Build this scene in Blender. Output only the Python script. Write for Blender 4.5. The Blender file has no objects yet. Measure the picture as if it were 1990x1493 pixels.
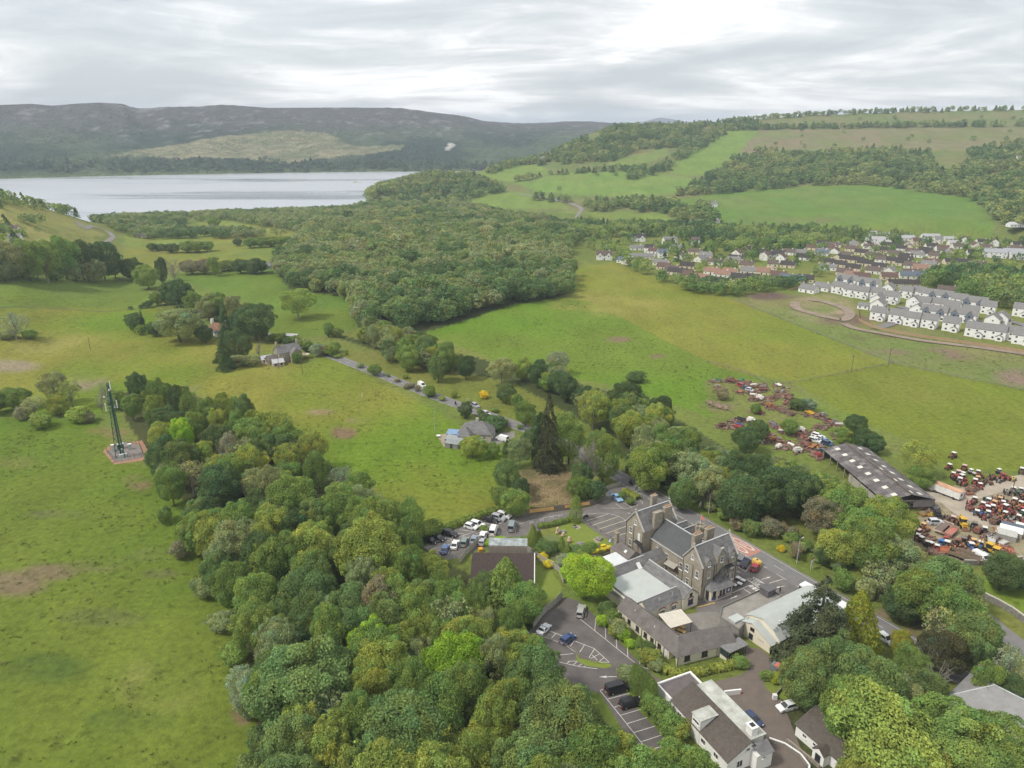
import bpy,bmesh,math,random
import numpy as np
from mathutils import Matrix,Vector
SC=bpy.context.scene
COL=SC.collection
random.seed(7)
RNG=np.random.default_rng(11)
R=math.radians
# --------- camera, sky, sun, exposure
F,PITCH,H=1428.0,R(18.74),105.0
cam=bpy.data.cameras.new('camera');cam.sensor_width=36.0;cam.lens=36.0*F/1990.0
cam.clip_start=1.0;cam.clip_end=60000.0
camo=bpy.data.objects.new('camera',cam);COL.objects.link(camo)
camo.location=(0,0,H);camo.rotation_euler=(R(90)-PITCH,0,0)
SC.camera=camo
SUN_EL,SUN_AZ=R(52),R(250)
world=bpy.data.worlds.new('World');SC.world=world;world.use_nodes=True
def make_world():
 nt=world.node_tree;nt.nodes.clear();N=nt.nodes.new;K=nt.links.new
 out=N('ShaderNodeOutputWorld');bg=N('ShaderNodeBackground');bg.inputs[1].default_value=0.1
 sky=N('ShaderNodeTexSky');sky.sky_type='NISHITA';sky.sun_disc=False
 sky.sun_elevation=SUN_EL;sky.sun_rotation=SUN_AZ;sky.altitude=150;sky.dust_density=2.0
 tc=N('ShaderNodeTexCoord');sep=N('ShaderNodeSeparateXYZ');K(tc.outputs['Generated'],sep.inputs[0])
 # a flat cloud deck seen in perspective: direction / height
 zz=N('ShaderNodeMath');zz.operation='MAXIMUM';K(sep.outputs[2],zz.inputs[0]);zz.inputs[1].default_value=0.0
 za=N('ShaderNodeMath');za.operation='ADD';K(zz.outputs[0],za.inputs[0]);za.inputs[1].default_value=0.15
 dx=N('ShaderNodeMath');dx.operation='DIVIDE';K(sep.outputs[0],dx.inputs[0]);K(za.outputs[0],dx.inputs[1])
 dy=N('ShaderNodeMath');dy.operation='DIVIDE';K(sep.outputs[1],dy.inputs[0]);K(za.outputs[0],dy.inputs[1])
 cb=N('ShaderNodeCombineXYZ');K(dx.outputs[0],cb.inputs[0]);K(dy.outputs[0],cb.inputs[1]);cb.inputs[2].default_value=3.7
 def noise(scale,detail,rough,dist=0.0,sx=1.0,off=0.0):
  mp=N('ShaderNodeMapping');mp.inputs['Scale'].default_value=(sx,1,1);mp.inputs['Location'].default_value=(off,off*.7,0)
  K(cb.outputs[0],mp.inputs[0])
  n=N('ShaderNodeTexNoise');n.inputs['Scale'].default_value=scale;n.inputs['Detail'].default_value=detail
  n.inputs['Roughness'].default_value=rough;n.inputs['Distortion'].default_value=dist
  K(mp.outputs[0],n.inputs['Vector']);return n
 def ramp(src,stops):
  r=N('ShaderNodeValToRGB');e=r.color_ramp.elements
  e[0].position,e[0].color=stops[0][0],(*stops[0][1],1);e[1].position,e[1].color=stops[-1][0],(*stops[-1][1],1)
  for p_,c_ in stops[1:-1]:
   k=e.new(p_);k.color=(*c_,1)
  K(src,r.inputs[0]);return r
 n1=noise(0.70,10,0.58,0.7,0.75,6.3);n2=noise(2.0,9,0.62,0.8,0.7,9.1)
 ad=N('ShaderNodeMath');ad.operation='MULTIPLY_ADD';K(n2.outputs[0],ad.inputs[0]);ad.inputs[1].default_value=0.45
 K(n1.outputs[0],ad.inputs[2])
 S=SKY_GAIN
 cl=ramp(ad.outputs[0],[(0.585,(1.02*S,1.01*S,0.985*S)),(0.64,(0.90*S,0.895*S,0.885*S)),(0.685,(0.77*S,0.77*S,0.77*S)),(0.735,(0.65*S,0.67*S,0.675*S)),(0.85,(0.52*S,0.55*S,0.57*S))])
 ml=N('ShaderNodeMix');ml.data_type='RGBA';ml.blend_type='MULTIPLY';ml.inputs[0].default_value=1.0
 K(cl.outputs[0],ml.inputs[6]);ml.inputs[7].default_value=(10,10,10,1)
 # a little clear blue shows through
 n3=noise(0.22,4,0.5,0.0,1.0,31.0)
 cov=ramp(n3.outputs[0],[(0.30,(0.86,)*3),(0.5,(1,)*3)])
 mx=N('ShaderNodeMix');mx.data_type='RGBA'
 K(cov.outputs[0],mx.inputs[0]);K(sky.outputs[0],mx.inputs[6]);K(ml.outputs[2],mx.inputs[7])
 K(mx.outputs[2],bg.inputs[0]);K(bg.outputs[0],out.inputs[0])
SKY_GAIN=0.62
make_world()
sun=bpy.data.lights.new('sun','SUN');sun.energy=1.5;sun.angle=R(10);sun.color=(1,0.95,0.87)
suno=bpy.data.objects.new('sun',sun);COL.objects.link(suno)
_sd=Vector((math.sin(SUN_AZ)*math.cos(SUN_EL),math.cos(SUN_AZ)*math.cos(SUN_EL),math.sin(SUN_EL)))
suno.rotation_euler=(-_sd).to_track_quat('-Z','Y').to_euler()
SC.view_settings.view_transform='Standard';SC.view_settings.look='None'
SC.view_settings.exposure=1.1;SC.view_settings.gamma=1.0;SC.view_settings.use_curve_mapping=False
cy=SC.cycles
cy.max_bounces=5;cy.diffuse_bounces=3;cy.glossy_bounces=2;cy.transmission_bounces=3;cy.transparent_max_bounces=4;cy.volume_bounces=0
cy.use_denoising=True
try:
 cy.denoiser='OPENIMAGEDENOISE';cy.denoising_input_passes='RGB_ALBEDO_NORMAL'
except Exception:
 pass
cy.use_adaptive_sampling=True;cy.adaptive_threshold=0.02
SC.render.film_transparent=False
# --------- picture <-> place
cP,sP=math.cos(PITCH),math.sin(PITCH)
def ray(px,py):
 x=(px-995)/F;v=(746.5-py)/F
 return x,cP+v*sP,-sP+v*cP
def g(px,py,z=0.0):
 dx,dy,dz=ray(px,py);t=(z-H)/dz
 return dx*t,dy*t
def proj(x,y,z):
 fw=y*cP-(z-H)*sP;up=y*sP+(z-H)*cP
 return 995+F*x/fw,746.5-F*up/fw
def azd(px,py,D):
 dx,dy,dz=ray(px,py);h=math.hypot(dx,dy)
 return math.atan2(dx,dy),H+D*dz/h
 # --------- materials
_M={}
def _rgb(c):return (*c,1) if len(c)==3 else c
def M(name,col,rough=0.85,var=0.12,scale=1.5,metal=0.0,col2=None,bump=0.0,objcol=False,spec=0.3,stretch=None,coord='pos'):
 """procedural paint / stone / slate: base colour broken up by noise, optional second colour and relief"""
 if name in _M:return _M[name]
 m=bpy.data.materials.new(name);m.use_nodes=True;nt=m.node_tree;N=nt.nodes.new;K=nt.links.new
 b=nt.nodes['Principled BSDF'];b.inputs['Roughness'].default_value=rough;b.inputs['Metallic'].default_value=metal
 b.inputs['Specular IOR Level'].default_value=spec
 if coord=='pos':gp=N('ShaderNodeNewGeometry').outputs['Position']
 else:gp=N('ShaderNodeTexCoord').outputs['Object']
 if stretch:
  mp=N('ShaderNodeMapping');mp.inputs['Scale'].default_value=stretch;K(gp,mp.inputs[0]);gp=mp.outputs[0]
 n=N('ShaderNodeTexNoise');n.inputs['Scale'].default_value=scale;n.inputs['Detail'].default_value=6;n.inputs['Roughness'].default_value=0.65
 K(gp,n.inputs['Vector'])
 r=N('ShaderNodeValToRGB');e=r.color_ramp.elements;e[0].position=0.3;e[1].position=0.7
 if col2 is None:
  lo=tuple(max(0,c*(1-var*1.6)) for c in col[:3]);hi=tuple(min(1,c*(1+var*1.6)) for c in col[:3])
 else:lo,hi=col,col2
 e[0].color=_rgb(lo);e[1].color=_rgb(hi);K(n.outputs[0],r.inputs[0]);src=r.outputs[0]
 if objcol:
  oi=N('ShaderNodeObjectInfo');mx=N('ShaderNodeMix');mx.data_type='RGBA';mx.blend_type='MULTIPLY';mx.inputs[0].default_value=1
  K(src,mx.inputs[6]);K(oi.outputs['Color'],mx.inputs[7]);src=mx.outputs[2]
 K(src,b.inputs['Base Color'])
 if bump:
  bp=N('ShaderNodeBump');bp.inputs['Strength'].default_value=bump;bp.inputs['Distance'].default_value=0.2
  n2=N('ShaderNodeTexNoise');n2.inputs['Scale'].default_value=scale*4;n2.inputs['Detail'].default_value=4;K(gp,n2.inputs['Vector'])
  K(n2.outputs[0],bp.inputs['Height']);K(bp.outputs[0],b.inputs['Normal'])
 _M[name]=m;return m
 # --------- objects
def tag(o,label=None,cat=None,group=None,kind=None):
 if label:o['label']=label
 if cat:o['category']=cat
 if group:o['group']=group
 if kind:o['kind']=kind
 return o
def empty(name,loc=(0,0,0),rz=0.0,label=None,cat=None,group=None):
 o=bpy.data.objects.new(name,None);COL.objects.link(o);o.location=loc;o.rotation_euler=(0,0,rz)
 o.empty_display_size=0.5
 return tag(o,label,cat,group)
def link(name,mesh,parent=None,loc=(0,0,0),rz=0.0,col=None,scale=None):
 o=bpy.data.objects.new(name,mesh);COL.objects.link(o)
 if parent is not None:o.parent=parent
 o.location=loc;o.rotation_euler=(0,0,rz)
 if scale is not None:o.scale=scale
 if col is not None:o.color=(*col,1)
 return o
class MB:
 """collects boxes, prisms, tubes; mesh() makes ONE mesh"""
 def __init__(s):s.v=[];s.f=[]
 def add(s,vs,fs):
  k=len(s.v);s.v+=[tuple(p) for p in vs];s.f+=[tuple(i+k for i in f) for f in fs];return s
 def box(s,x0,x1,y0,y1,z0,z1,M4=None):
  vs=[(x,y,z) for z in (z0,z1) for x,y in ((x0,y0),(x1,y0),(x1,y1),(x0,y1))]
  if M4 is not None:vs=[M4@Vector(p) for p in vs]
  return s.add(vs,[(3,2,1,0),(4,5,6,7),(0,1,5,4),(1,2,6,5),(2,3,7,6),(3,0,4,7)])
 def prism(s,poly,z0,z1,M4=None):
  n=len(poly);vs=[(x,y,z0) for x,y in poly]+[(x,y,z1) for x,y in poly]
  if M4 is not None:vs=[M4@Vector(p) for p in vs]
  return s.add(vs,[tuple(range(n))[::-1],tuple(range(n,2*n))]+[(i,(i+1)%n,n+(i+1)%n,n+i) for i in range(n)])
 def tube(s,p0,p1,r0,r1=None,n=6,cap=True):
  r1=r0 if r1 is None else r1;p0=Vector(p0);p1=Vector(p1);d=p1-p0
  if d.length<1e-6:return s
  q=d.to_track_quat('Z','Y');vs=[]
  for p,r in ((p0,r0),(p1,r1)):
   for i in range(n):
    a=2*math.pi*i/n;vs.append(p+q@Vector((math.cos(a)*r,math.sin(a)*r,0)))
  fs=[(i,(i+1)%n,n+(i+1)%n,n+i) for i in range(n)]
  if cap:fs+=[tuple(range(n))[::-1],tuple(range(n,2*n))]
  return s.add(vs,fs)
 def slab(s,pts,t):
  """a sheet through pts, t thick along its own normal (downwards)"""
  P=[Vector(p) for p in pts];nrm=(P[1]-P[0]).cross(P[2]-P[0]).normalized()
  if nrm.z<0:P.reverse();nrm=-nrm
  n=len(P);vs=P+[p-nrm*t for p in P]
  return s.add(vs,[tuple(range(n)),tuple(range(n,2*n))[::-1]]+[((i+1)%n,i,n+i,n+(i+1)%n) for i in range(n)])
 def mesh(s,name,mat=None,smooth=False):
  me=bpy.data.meshes.new(name);me.from_pydata(s.v,[],s.f);me.update()
  if mat is not None:me.materials.append(mat)
  if smooth:me.polygons.foreach_set('use_smooth',[True]*len(me.polygons))
  return me
 def build(s,name,mat,parent=None,loc=(0,0,0),rz=0.0,smooth=False,col=None):
  return link(name,s.mesh(name,mat,smooth),parent,loc,rz,col)
def copy_tree(o,parent=None):
 c=o.copy();COL.objects.link(c)
 if parent is not None:c.parent=parent
 for ch in o.children:copy_tree(ch,c)
 return c
 # --------- the lie of the land
WATER=-20.0
def _line(pts):
 a=[]
 for px,py,D in pts:
  if py is None or isinstance(py,str):
   az,_=azd(px,420,1000);a.append((az,D,float(py)))
  else:
   az,z=azd(px,py,D);a.append((az,D,z))
 a.sort();return np.array(a)
def zl(px,z,D):return (px,str(z),D)
L_VAL=[[zl(-500,0,1),zl(2500,0,1)],[zl(-500,0,420),zl(0,0,430),zl(120,0,470),zl(260,0,600),zl(2500,0,600)],[zl(-500,62,900),(-150,369,900),(0,383,900),(60,398,930),(110,411,960),zl(200,3,1000),zl(290,-9,1050),zl(2500,-10,1050)],[zl(-500,-20.5,1262),zl(120,-20.5,1270),zl(260,-20.5,1340),zl(600,-20.5,1350),zl(730,-20.5,1390),zl(900,-19,1500),zl(2500,-19,1500)],[zl(-500,-40,1450),zl(600,-40,1470),zl(900,-40,1900),zl(2500,-40,1900)]]
L_HILL=[[zl(698,-60,1390),(708,388,1425),(800,400,1415),(860,404,1370),(950,412,1270),(1050,420,1190),(1150,430,1100),(1350,438,1000),(1600,438,990),(1900,440,975),(2500,450,930)],[zl(698,-60,1400),(712,383,1440),(800,380,1480),(860,372,1480),(950,374,1430),(1050,380,1370),(1150,389,1270),(1250,387,1240),(1350,378,1320),(1450,367,1390),(1600,359,1430),(1720,363,1400),(1900,388,1250),(2000,396,1210),(2500,405,1150)],[zl(698,-60,1410),(715,379,1450),(800,369,1520),(860,352,1580),(950,345,1600),(1000,339,1620),(1060,323,1680),(1130,307,1720),(1190,300,1740),(1260,297,1760),(1330,303,1750),(1460,302,1750),(1560,294,1790),(1700,300,1780),(1800,303,1750),(2000,305,1700),(2500,305,1650)],[zl(698,-60,1420),(718,376,1460),(772,362,1560),(822,345,1650),(920,335,1700),(1000,316,1800),(1060,299,1900),(1130,266,2000),(1190,247,2050),(1260,244,2100),(1330,243,2150),(1400,238,2200),(1460,232,2250),(1560,224,2300),(1700,219,2330),(1800,216,2350),(1990,213,2350),(2500,210,2350)],[zl(690,-60,3100),zl(2500,-60,3300)]]
L_FAR=[[zl(-700,-60,2700),zl(2700,-60,2700)],[zl(-700,-20.5,2740),zl(2700,-20.5,2800)],[(-700,318,2900),(0,318,2900),(400,314,2900),(800,316,2900),(1000,305,3050),(1500,300,3100),(2700,300,3100)],[(-700,270,3500),(0,262,3500),(300,268,3480),(550,252,3500),(800,262,3500),(1000,268,3650),(1500,262,3700),(2700,270,3500)],[(-700,215,4000),(-300,208,4100),(0,203,4100),(60,201,4100),(100,205,4100),(150,201,4100),(190,199,4100),(235,201,4100),(268,211,4150),(320,208,4100),(385,207,4200),(430,203,4150),(470,205,4200),(520,209,4200),(600,209,4200),(690,208,4200),(745,209,4200),(780,210,4250),(830,216,4300),(880,222,4300),(905,226,4400),(940,235,4500),(1000,239,4600),(1060,239,4700),(1090,236,4800),(1150,236,4800),(1200,240,4900),(1500,245,5000),(2700,250,5000)],[zl(-700,-60,6500),zl(2700,-60,6800)]]
L_PEAK=[[zl(-700,-60,8500),zl(2700,-60,8500)],[zl(-700,-50,10500),(960,250,10500),(1010,242,10500),(1050,237,10500),(1075,237,10500),(1100,243,10500),(1180,247,11000),(1225,240,11000),(1255,234,11000),(1282,227,11000),(1300,229,11000),(1330,235,11000),(1370,242,11000),(1450,250,11000),zl(2700,-50,11000)],[zl(-700,-60,13500),zl(2700,-60,13500)]]
LAYERS=[[_line(l) for l in L] for L in (L_VAL,L_HILL,L_FAR,L_PEAK)]
def _lat(ix,iy):
 h=np.sin(ix*127.1+iy*311.7)*43758.5453
 return h-np.floor(h)
def vnoise(x,y):
 x=np.asarray(x,float);y=np.asarray(y,float)
 ix=np.floor(x);iy=np.floor(y);fx=x-ix;fy=y-iy
 fx=fx*fx*(3-2*fx);fy=fy*fy*(3-2*fy)
 a=_lat(ix,iy);b=_lat(ix+1,iy);c=_lat(ix,iy+1);d=_lat(ix+1,iy+1)
 return (a*(1-fx)+b*fx)*(1-fy)+(c*(1-fx)+d*fx)*fy
def fbm(x,y,o=4):
 s=0;a=0.5
 for i in range(o):
  s=s+a*vnoise(x*2**i+17*i,y*2**i-9*i);a*=0.5
 return s/(1-0.5**o)
def layer_z(L,az,D):
 DD=np.stack([np.interp(az,l[:,0],l[:,1]) for l in L]);ZZ=np.stack([np.interp(az,l[:,0],l[:,2]) for l in L])
 z=np.full(az.shape,-80.0)
 for k in range(len(L)-1):
  t=(D-DD[k])/np.maximum(DD[k+1]-DD[k],1e-3);m=(t>=0)&(t<=1)
  z=np.where(m,ZZ[k]+(ZZ[k+1]-ZZ[k])*t,z)
 return z
def zt(x,y,which=False):
 x=np.atleast_1d(np.asarray(x,float));y=np.atleast_1d(np.asarray(y,float))
 az=np.arctan2(x,y);D=np.hypot(x,y)
 zs=np.stack([layer_z(L,az,D) for L in LAYERS])
 # relief of the far side of the loch and of the moor
 rl=fbm(x/260,y/420,4)-0.5;r2=fbm(x/75,y/120,3)-0.5
 gul=fbm(x/420+5,y/900,3);
 up=np.clip((zs[2]-WATER)/60,0,1);dn=np.clip((zs[2]+60)/30,0,1)
 cr=np.clip((4050-D)/500,0.08,1)
 zs[2]+=up*dn*cr*(rl*60+r2*14-np.abs(gul-0.5)*50+8)
 u1=np.clip((zs[1]-5)/60,0,1);c1=np.clip((2000-D)/300,0,1)
 zs[1]+=u1*c1*(fbm(x/160,y/160,3)-0.5)*14
 z=zs.max(0)
 if which:return np.maximum(z,-30.0),zs.argmax(0)
 return np.maximum(z,-30.0)
def zg(x,y):return float(zt(x,y)[0])
_DD=np.concatenate([np.arange(60,1200,2.0),np.arange(1200,5200,5.0),np.arange(5200,12000,25.0)])
def gt(px,py):
 """where the line of sight of a picture point meets the land"""
 dx,dy,dz=ray(px,py);h=math.hypot(dx,dy)
 zr=H+_DD*dz/h;zz=zt(dx/h*_DD,dy/h*_DD)
 i=np.argmax(zr<=zz) if np.any(zr<=zz) else len(_DD)-1
 D=_DD[i]
 if i:
  a,b=zr[i-1]-zz[i-1],zr[i]-zz[i]
  if a>0>=b:D=_DD[i-1]+(D-_DD[i-1])*a/(a-b)
 x,y=dx/h*D,dy/h*D
 return x,y,zg(x,y)
def in_poly(X,Y,poly):
 X=np.asarray(X,float);Y=np.asarray(Y,float);ins=np.zeros(X.shape,bool);n=len(poly)
 for i in range(n):
  x1,y1=poly[i];x2,y2=poly[(i+1)%n]
  if y1==y2:continue
  c=((y1>Y)!=(y2>Y))&(X<(x2-x1)*(Y-y1)/(y2-y1)+x1);ins^=c
 return ins
def wpoly(pts,z=None):
 return [(gt(*p)[:2] if z is None else g(*p,z)) for p in pts]
 # --------- land cover: what grows where (fields, moor, woodland floor, bare earth)
G_BR,G_MID,G_YEL,G_PALE=(0.118,0.188,0.018),(0.122,0.165,0.024),(0.192,0.192,0.034),(0.132,0.188,0.038)
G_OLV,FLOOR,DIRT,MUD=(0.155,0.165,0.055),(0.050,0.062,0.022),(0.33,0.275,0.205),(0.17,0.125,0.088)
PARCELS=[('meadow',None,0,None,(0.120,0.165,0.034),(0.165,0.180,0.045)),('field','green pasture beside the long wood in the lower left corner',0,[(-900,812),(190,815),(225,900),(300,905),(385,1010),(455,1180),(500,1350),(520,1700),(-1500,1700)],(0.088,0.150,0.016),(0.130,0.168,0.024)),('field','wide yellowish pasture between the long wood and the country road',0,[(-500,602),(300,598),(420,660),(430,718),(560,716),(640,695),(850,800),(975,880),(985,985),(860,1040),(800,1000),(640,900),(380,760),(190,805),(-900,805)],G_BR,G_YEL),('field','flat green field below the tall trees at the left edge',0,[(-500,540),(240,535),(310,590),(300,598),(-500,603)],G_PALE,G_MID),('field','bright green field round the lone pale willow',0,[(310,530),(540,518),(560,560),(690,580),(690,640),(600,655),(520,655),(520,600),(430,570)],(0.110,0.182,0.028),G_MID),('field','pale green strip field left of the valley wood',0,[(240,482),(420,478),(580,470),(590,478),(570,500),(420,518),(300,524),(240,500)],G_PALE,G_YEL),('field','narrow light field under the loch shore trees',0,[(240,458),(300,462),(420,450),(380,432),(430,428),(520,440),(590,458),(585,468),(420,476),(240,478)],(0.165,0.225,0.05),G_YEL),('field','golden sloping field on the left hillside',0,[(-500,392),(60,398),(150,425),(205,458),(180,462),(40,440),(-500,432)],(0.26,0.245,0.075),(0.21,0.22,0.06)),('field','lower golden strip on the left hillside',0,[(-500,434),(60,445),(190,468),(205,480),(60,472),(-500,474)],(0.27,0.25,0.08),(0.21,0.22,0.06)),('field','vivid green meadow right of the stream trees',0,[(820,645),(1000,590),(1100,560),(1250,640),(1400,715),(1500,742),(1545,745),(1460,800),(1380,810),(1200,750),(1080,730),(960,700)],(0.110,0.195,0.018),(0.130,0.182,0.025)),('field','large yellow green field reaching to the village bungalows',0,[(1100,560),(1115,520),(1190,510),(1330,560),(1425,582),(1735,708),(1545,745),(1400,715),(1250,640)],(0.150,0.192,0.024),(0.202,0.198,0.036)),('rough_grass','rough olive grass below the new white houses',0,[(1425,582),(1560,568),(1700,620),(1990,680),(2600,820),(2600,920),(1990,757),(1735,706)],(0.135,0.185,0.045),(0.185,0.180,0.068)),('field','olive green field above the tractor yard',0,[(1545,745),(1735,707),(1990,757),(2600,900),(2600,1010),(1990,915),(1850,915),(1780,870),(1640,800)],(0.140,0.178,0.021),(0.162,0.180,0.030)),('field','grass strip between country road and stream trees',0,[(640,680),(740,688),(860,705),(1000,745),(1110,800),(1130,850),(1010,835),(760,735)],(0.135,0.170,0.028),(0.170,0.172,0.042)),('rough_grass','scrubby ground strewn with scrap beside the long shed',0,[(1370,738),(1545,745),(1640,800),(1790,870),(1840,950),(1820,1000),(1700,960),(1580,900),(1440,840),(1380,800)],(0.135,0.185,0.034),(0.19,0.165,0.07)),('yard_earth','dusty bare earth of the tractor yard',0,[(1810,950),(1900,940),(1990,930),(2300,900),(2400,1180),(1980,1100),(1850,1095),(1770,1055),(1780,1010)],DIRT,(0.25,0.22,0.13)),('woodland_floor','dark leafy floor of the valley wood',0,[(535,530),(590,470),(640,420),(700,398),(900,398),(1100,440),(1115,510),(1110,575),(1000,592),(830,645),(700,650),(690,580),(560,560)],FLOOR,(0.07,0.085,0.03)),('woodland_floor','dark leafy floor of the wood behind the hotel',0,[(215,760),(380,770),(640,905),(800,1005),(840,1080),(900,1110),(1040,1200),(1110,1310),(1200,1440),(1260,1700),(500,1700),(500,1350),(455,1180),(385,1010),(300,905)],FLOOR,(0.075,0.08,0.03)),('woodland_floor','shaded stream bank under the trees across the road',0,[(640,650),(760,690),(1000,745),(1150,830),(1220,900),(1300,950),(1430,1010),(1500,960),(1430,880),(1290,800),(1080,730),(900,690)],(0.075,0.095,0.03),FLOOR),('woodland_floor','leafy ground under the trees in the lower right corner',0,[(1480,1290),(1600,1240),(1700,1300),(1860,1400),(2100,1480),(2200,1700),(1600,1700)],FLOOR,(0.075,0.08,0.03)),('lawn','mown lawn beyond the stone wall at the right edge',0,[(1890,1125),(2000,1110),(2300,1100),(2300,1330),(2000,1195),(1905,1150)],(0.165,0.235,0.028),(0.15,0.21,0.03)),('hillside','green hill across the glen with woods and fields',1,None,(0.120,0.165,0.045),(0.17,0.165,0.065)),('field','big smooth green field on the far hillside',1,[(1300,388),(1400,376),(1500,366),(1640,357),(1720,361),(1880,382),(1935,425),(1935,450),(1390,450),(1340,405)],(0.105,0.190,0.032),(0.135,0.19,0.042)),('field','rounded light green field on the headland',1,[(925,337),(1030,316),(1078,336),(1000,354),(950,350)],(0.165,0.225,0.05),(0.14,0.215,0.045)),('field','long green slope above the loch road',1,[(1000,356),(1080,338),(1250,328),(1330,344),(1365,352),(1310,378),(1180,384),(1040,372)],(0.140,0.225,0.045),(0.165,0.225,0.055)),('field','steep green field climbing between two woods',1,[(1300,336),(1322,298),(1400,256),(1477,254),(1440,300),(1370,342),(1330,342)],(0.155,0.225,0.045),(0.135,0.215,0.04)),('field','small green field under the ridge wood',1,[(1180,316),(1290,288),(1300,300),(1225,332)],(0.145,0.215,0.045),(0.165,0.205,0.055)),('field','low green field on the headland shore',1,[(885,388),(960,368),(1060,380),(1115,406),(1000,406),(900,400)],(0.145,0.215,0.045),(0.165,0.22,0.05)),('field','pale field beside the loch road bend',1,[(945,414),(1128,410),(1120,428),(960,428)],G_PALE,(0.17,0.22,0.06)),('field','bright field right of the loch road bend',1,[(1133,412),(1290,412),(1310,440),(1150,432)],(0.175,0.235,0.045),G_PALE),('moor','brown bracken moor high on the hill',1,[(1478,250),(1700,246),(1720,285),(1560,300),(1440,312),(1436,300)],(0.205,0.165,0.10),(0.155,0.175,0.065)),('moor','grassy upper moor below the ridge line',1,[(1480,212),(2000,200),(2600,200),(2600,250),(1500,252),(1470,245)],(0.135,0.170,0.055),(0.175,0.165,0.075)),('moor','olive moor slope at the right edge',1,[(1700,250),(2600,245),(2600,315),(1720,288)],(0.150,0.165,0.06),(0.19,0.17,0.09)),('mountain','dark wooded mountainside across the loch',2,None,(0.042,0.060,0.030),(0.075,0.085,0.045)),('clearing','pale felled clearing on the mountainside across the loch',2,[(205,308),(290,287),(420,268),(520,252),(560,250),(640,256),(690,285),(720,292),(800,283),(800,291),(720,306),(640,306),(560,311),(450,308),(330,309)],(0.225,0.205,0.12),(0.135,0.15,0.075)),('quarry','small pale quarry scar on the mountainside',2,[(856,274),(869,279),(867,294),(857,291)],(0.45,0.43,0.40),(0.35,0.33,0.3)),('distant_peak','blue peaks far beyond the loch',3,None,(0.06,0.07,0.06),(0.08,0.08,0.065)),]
BLOTCH=[(20,1135,75,26,(0.17,0.135,0.075)),(95,1112,60,17,(0.165,0.135,0.07)),(180,1100,70,12,(0.14,0.135,0.055)),(250,1085,50,10,(0.13,0.135,0.05)),(310,1115,40,10,(0.12,0.13,0.045)),(110,1000,60,10,(0.115,0.135,0.04)),(200,1200,90,20,(0.125,0.15,0.035)),(80,1300,110,30,(0.075,0.115,0.022)),(250,1400,80,25,(0.07,0.11,0.022)),(60,900,90,14,(0.14,0.165,0.035)),(668,842,26,14,(0.185,0.125,0.075)),(210,838,42,10,(0.24,0.13,0.09)),(265,938,30,16,(0.22,0.15,0.09)),(435,1205,20,18,(0.22,0.135,0.10)),(470,1385,22,26,(0.20,0.125,0.09)),(290,1080,40,14,(0.17,0.155,0.08)),(20,712,60,12,(0.24,0.20,0.13)),(165,742,45,18,(0.24,0.20,0.13)),(620,800,30,6,(0.24,0.19,0.10)),(700,818,30,6,(0.24,0.19,0.10)),(375,752,25,8,(0.22,0.18,0.11)),(1200,660,26,6,(0.19,0.13,0.09)),(1280,692,18,5,(0.19,0.12,0.09)),(1390,790,40,12,(0.2,0.15,0.10)),(1790,690,110,14,(0.20,0.145,0.10)),(1990,732,60,20,(0.22,0.16,0.12)),(1700,655,60,8,(0.13,0.125,0.05)),(1500,576,55,8,(0.13,0.088,0.075)),(1600,600,60,26,(0.34,0.26,0.19)),(1640,622,55,12,(0.16,0.11,0.085)),(1600,600,30,10,(0.14,0.19,0.04)),(310,1330,90,60,(0.185,0.20,0.05)),(90,670,110,22,(0.225,0.215,0.055)),(500,690,120,40,(0.215,0.215,0.045)),(1180,590,120,26,(0.22,0.215,0.05)),(1560,262,70,5,(0.17,0.09,0.075)),(1620,262,40,6,(0.15,0.085,0.07)),(1740,275,30,5,(0.09,0.125,0.05)),(1240,320,30,8,(0.22,0.165,0.11)),(1340,262,24,8,(0.2,0.15,0.10)),(1080,935,75,42,(0.30,0.215,0.13)),(1500,430,160,6,(0.155,0.145,0.07)),(1640,1118,40,12,(0.22,0.155,0.10)),(1690,1150,50,13,(0.22,0.15,0.105)),(1740,1190,40,14,(0.21,0.15,0.10)),(1790,1228,34,16,(0.21,0.15,0.10)),]
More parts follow.
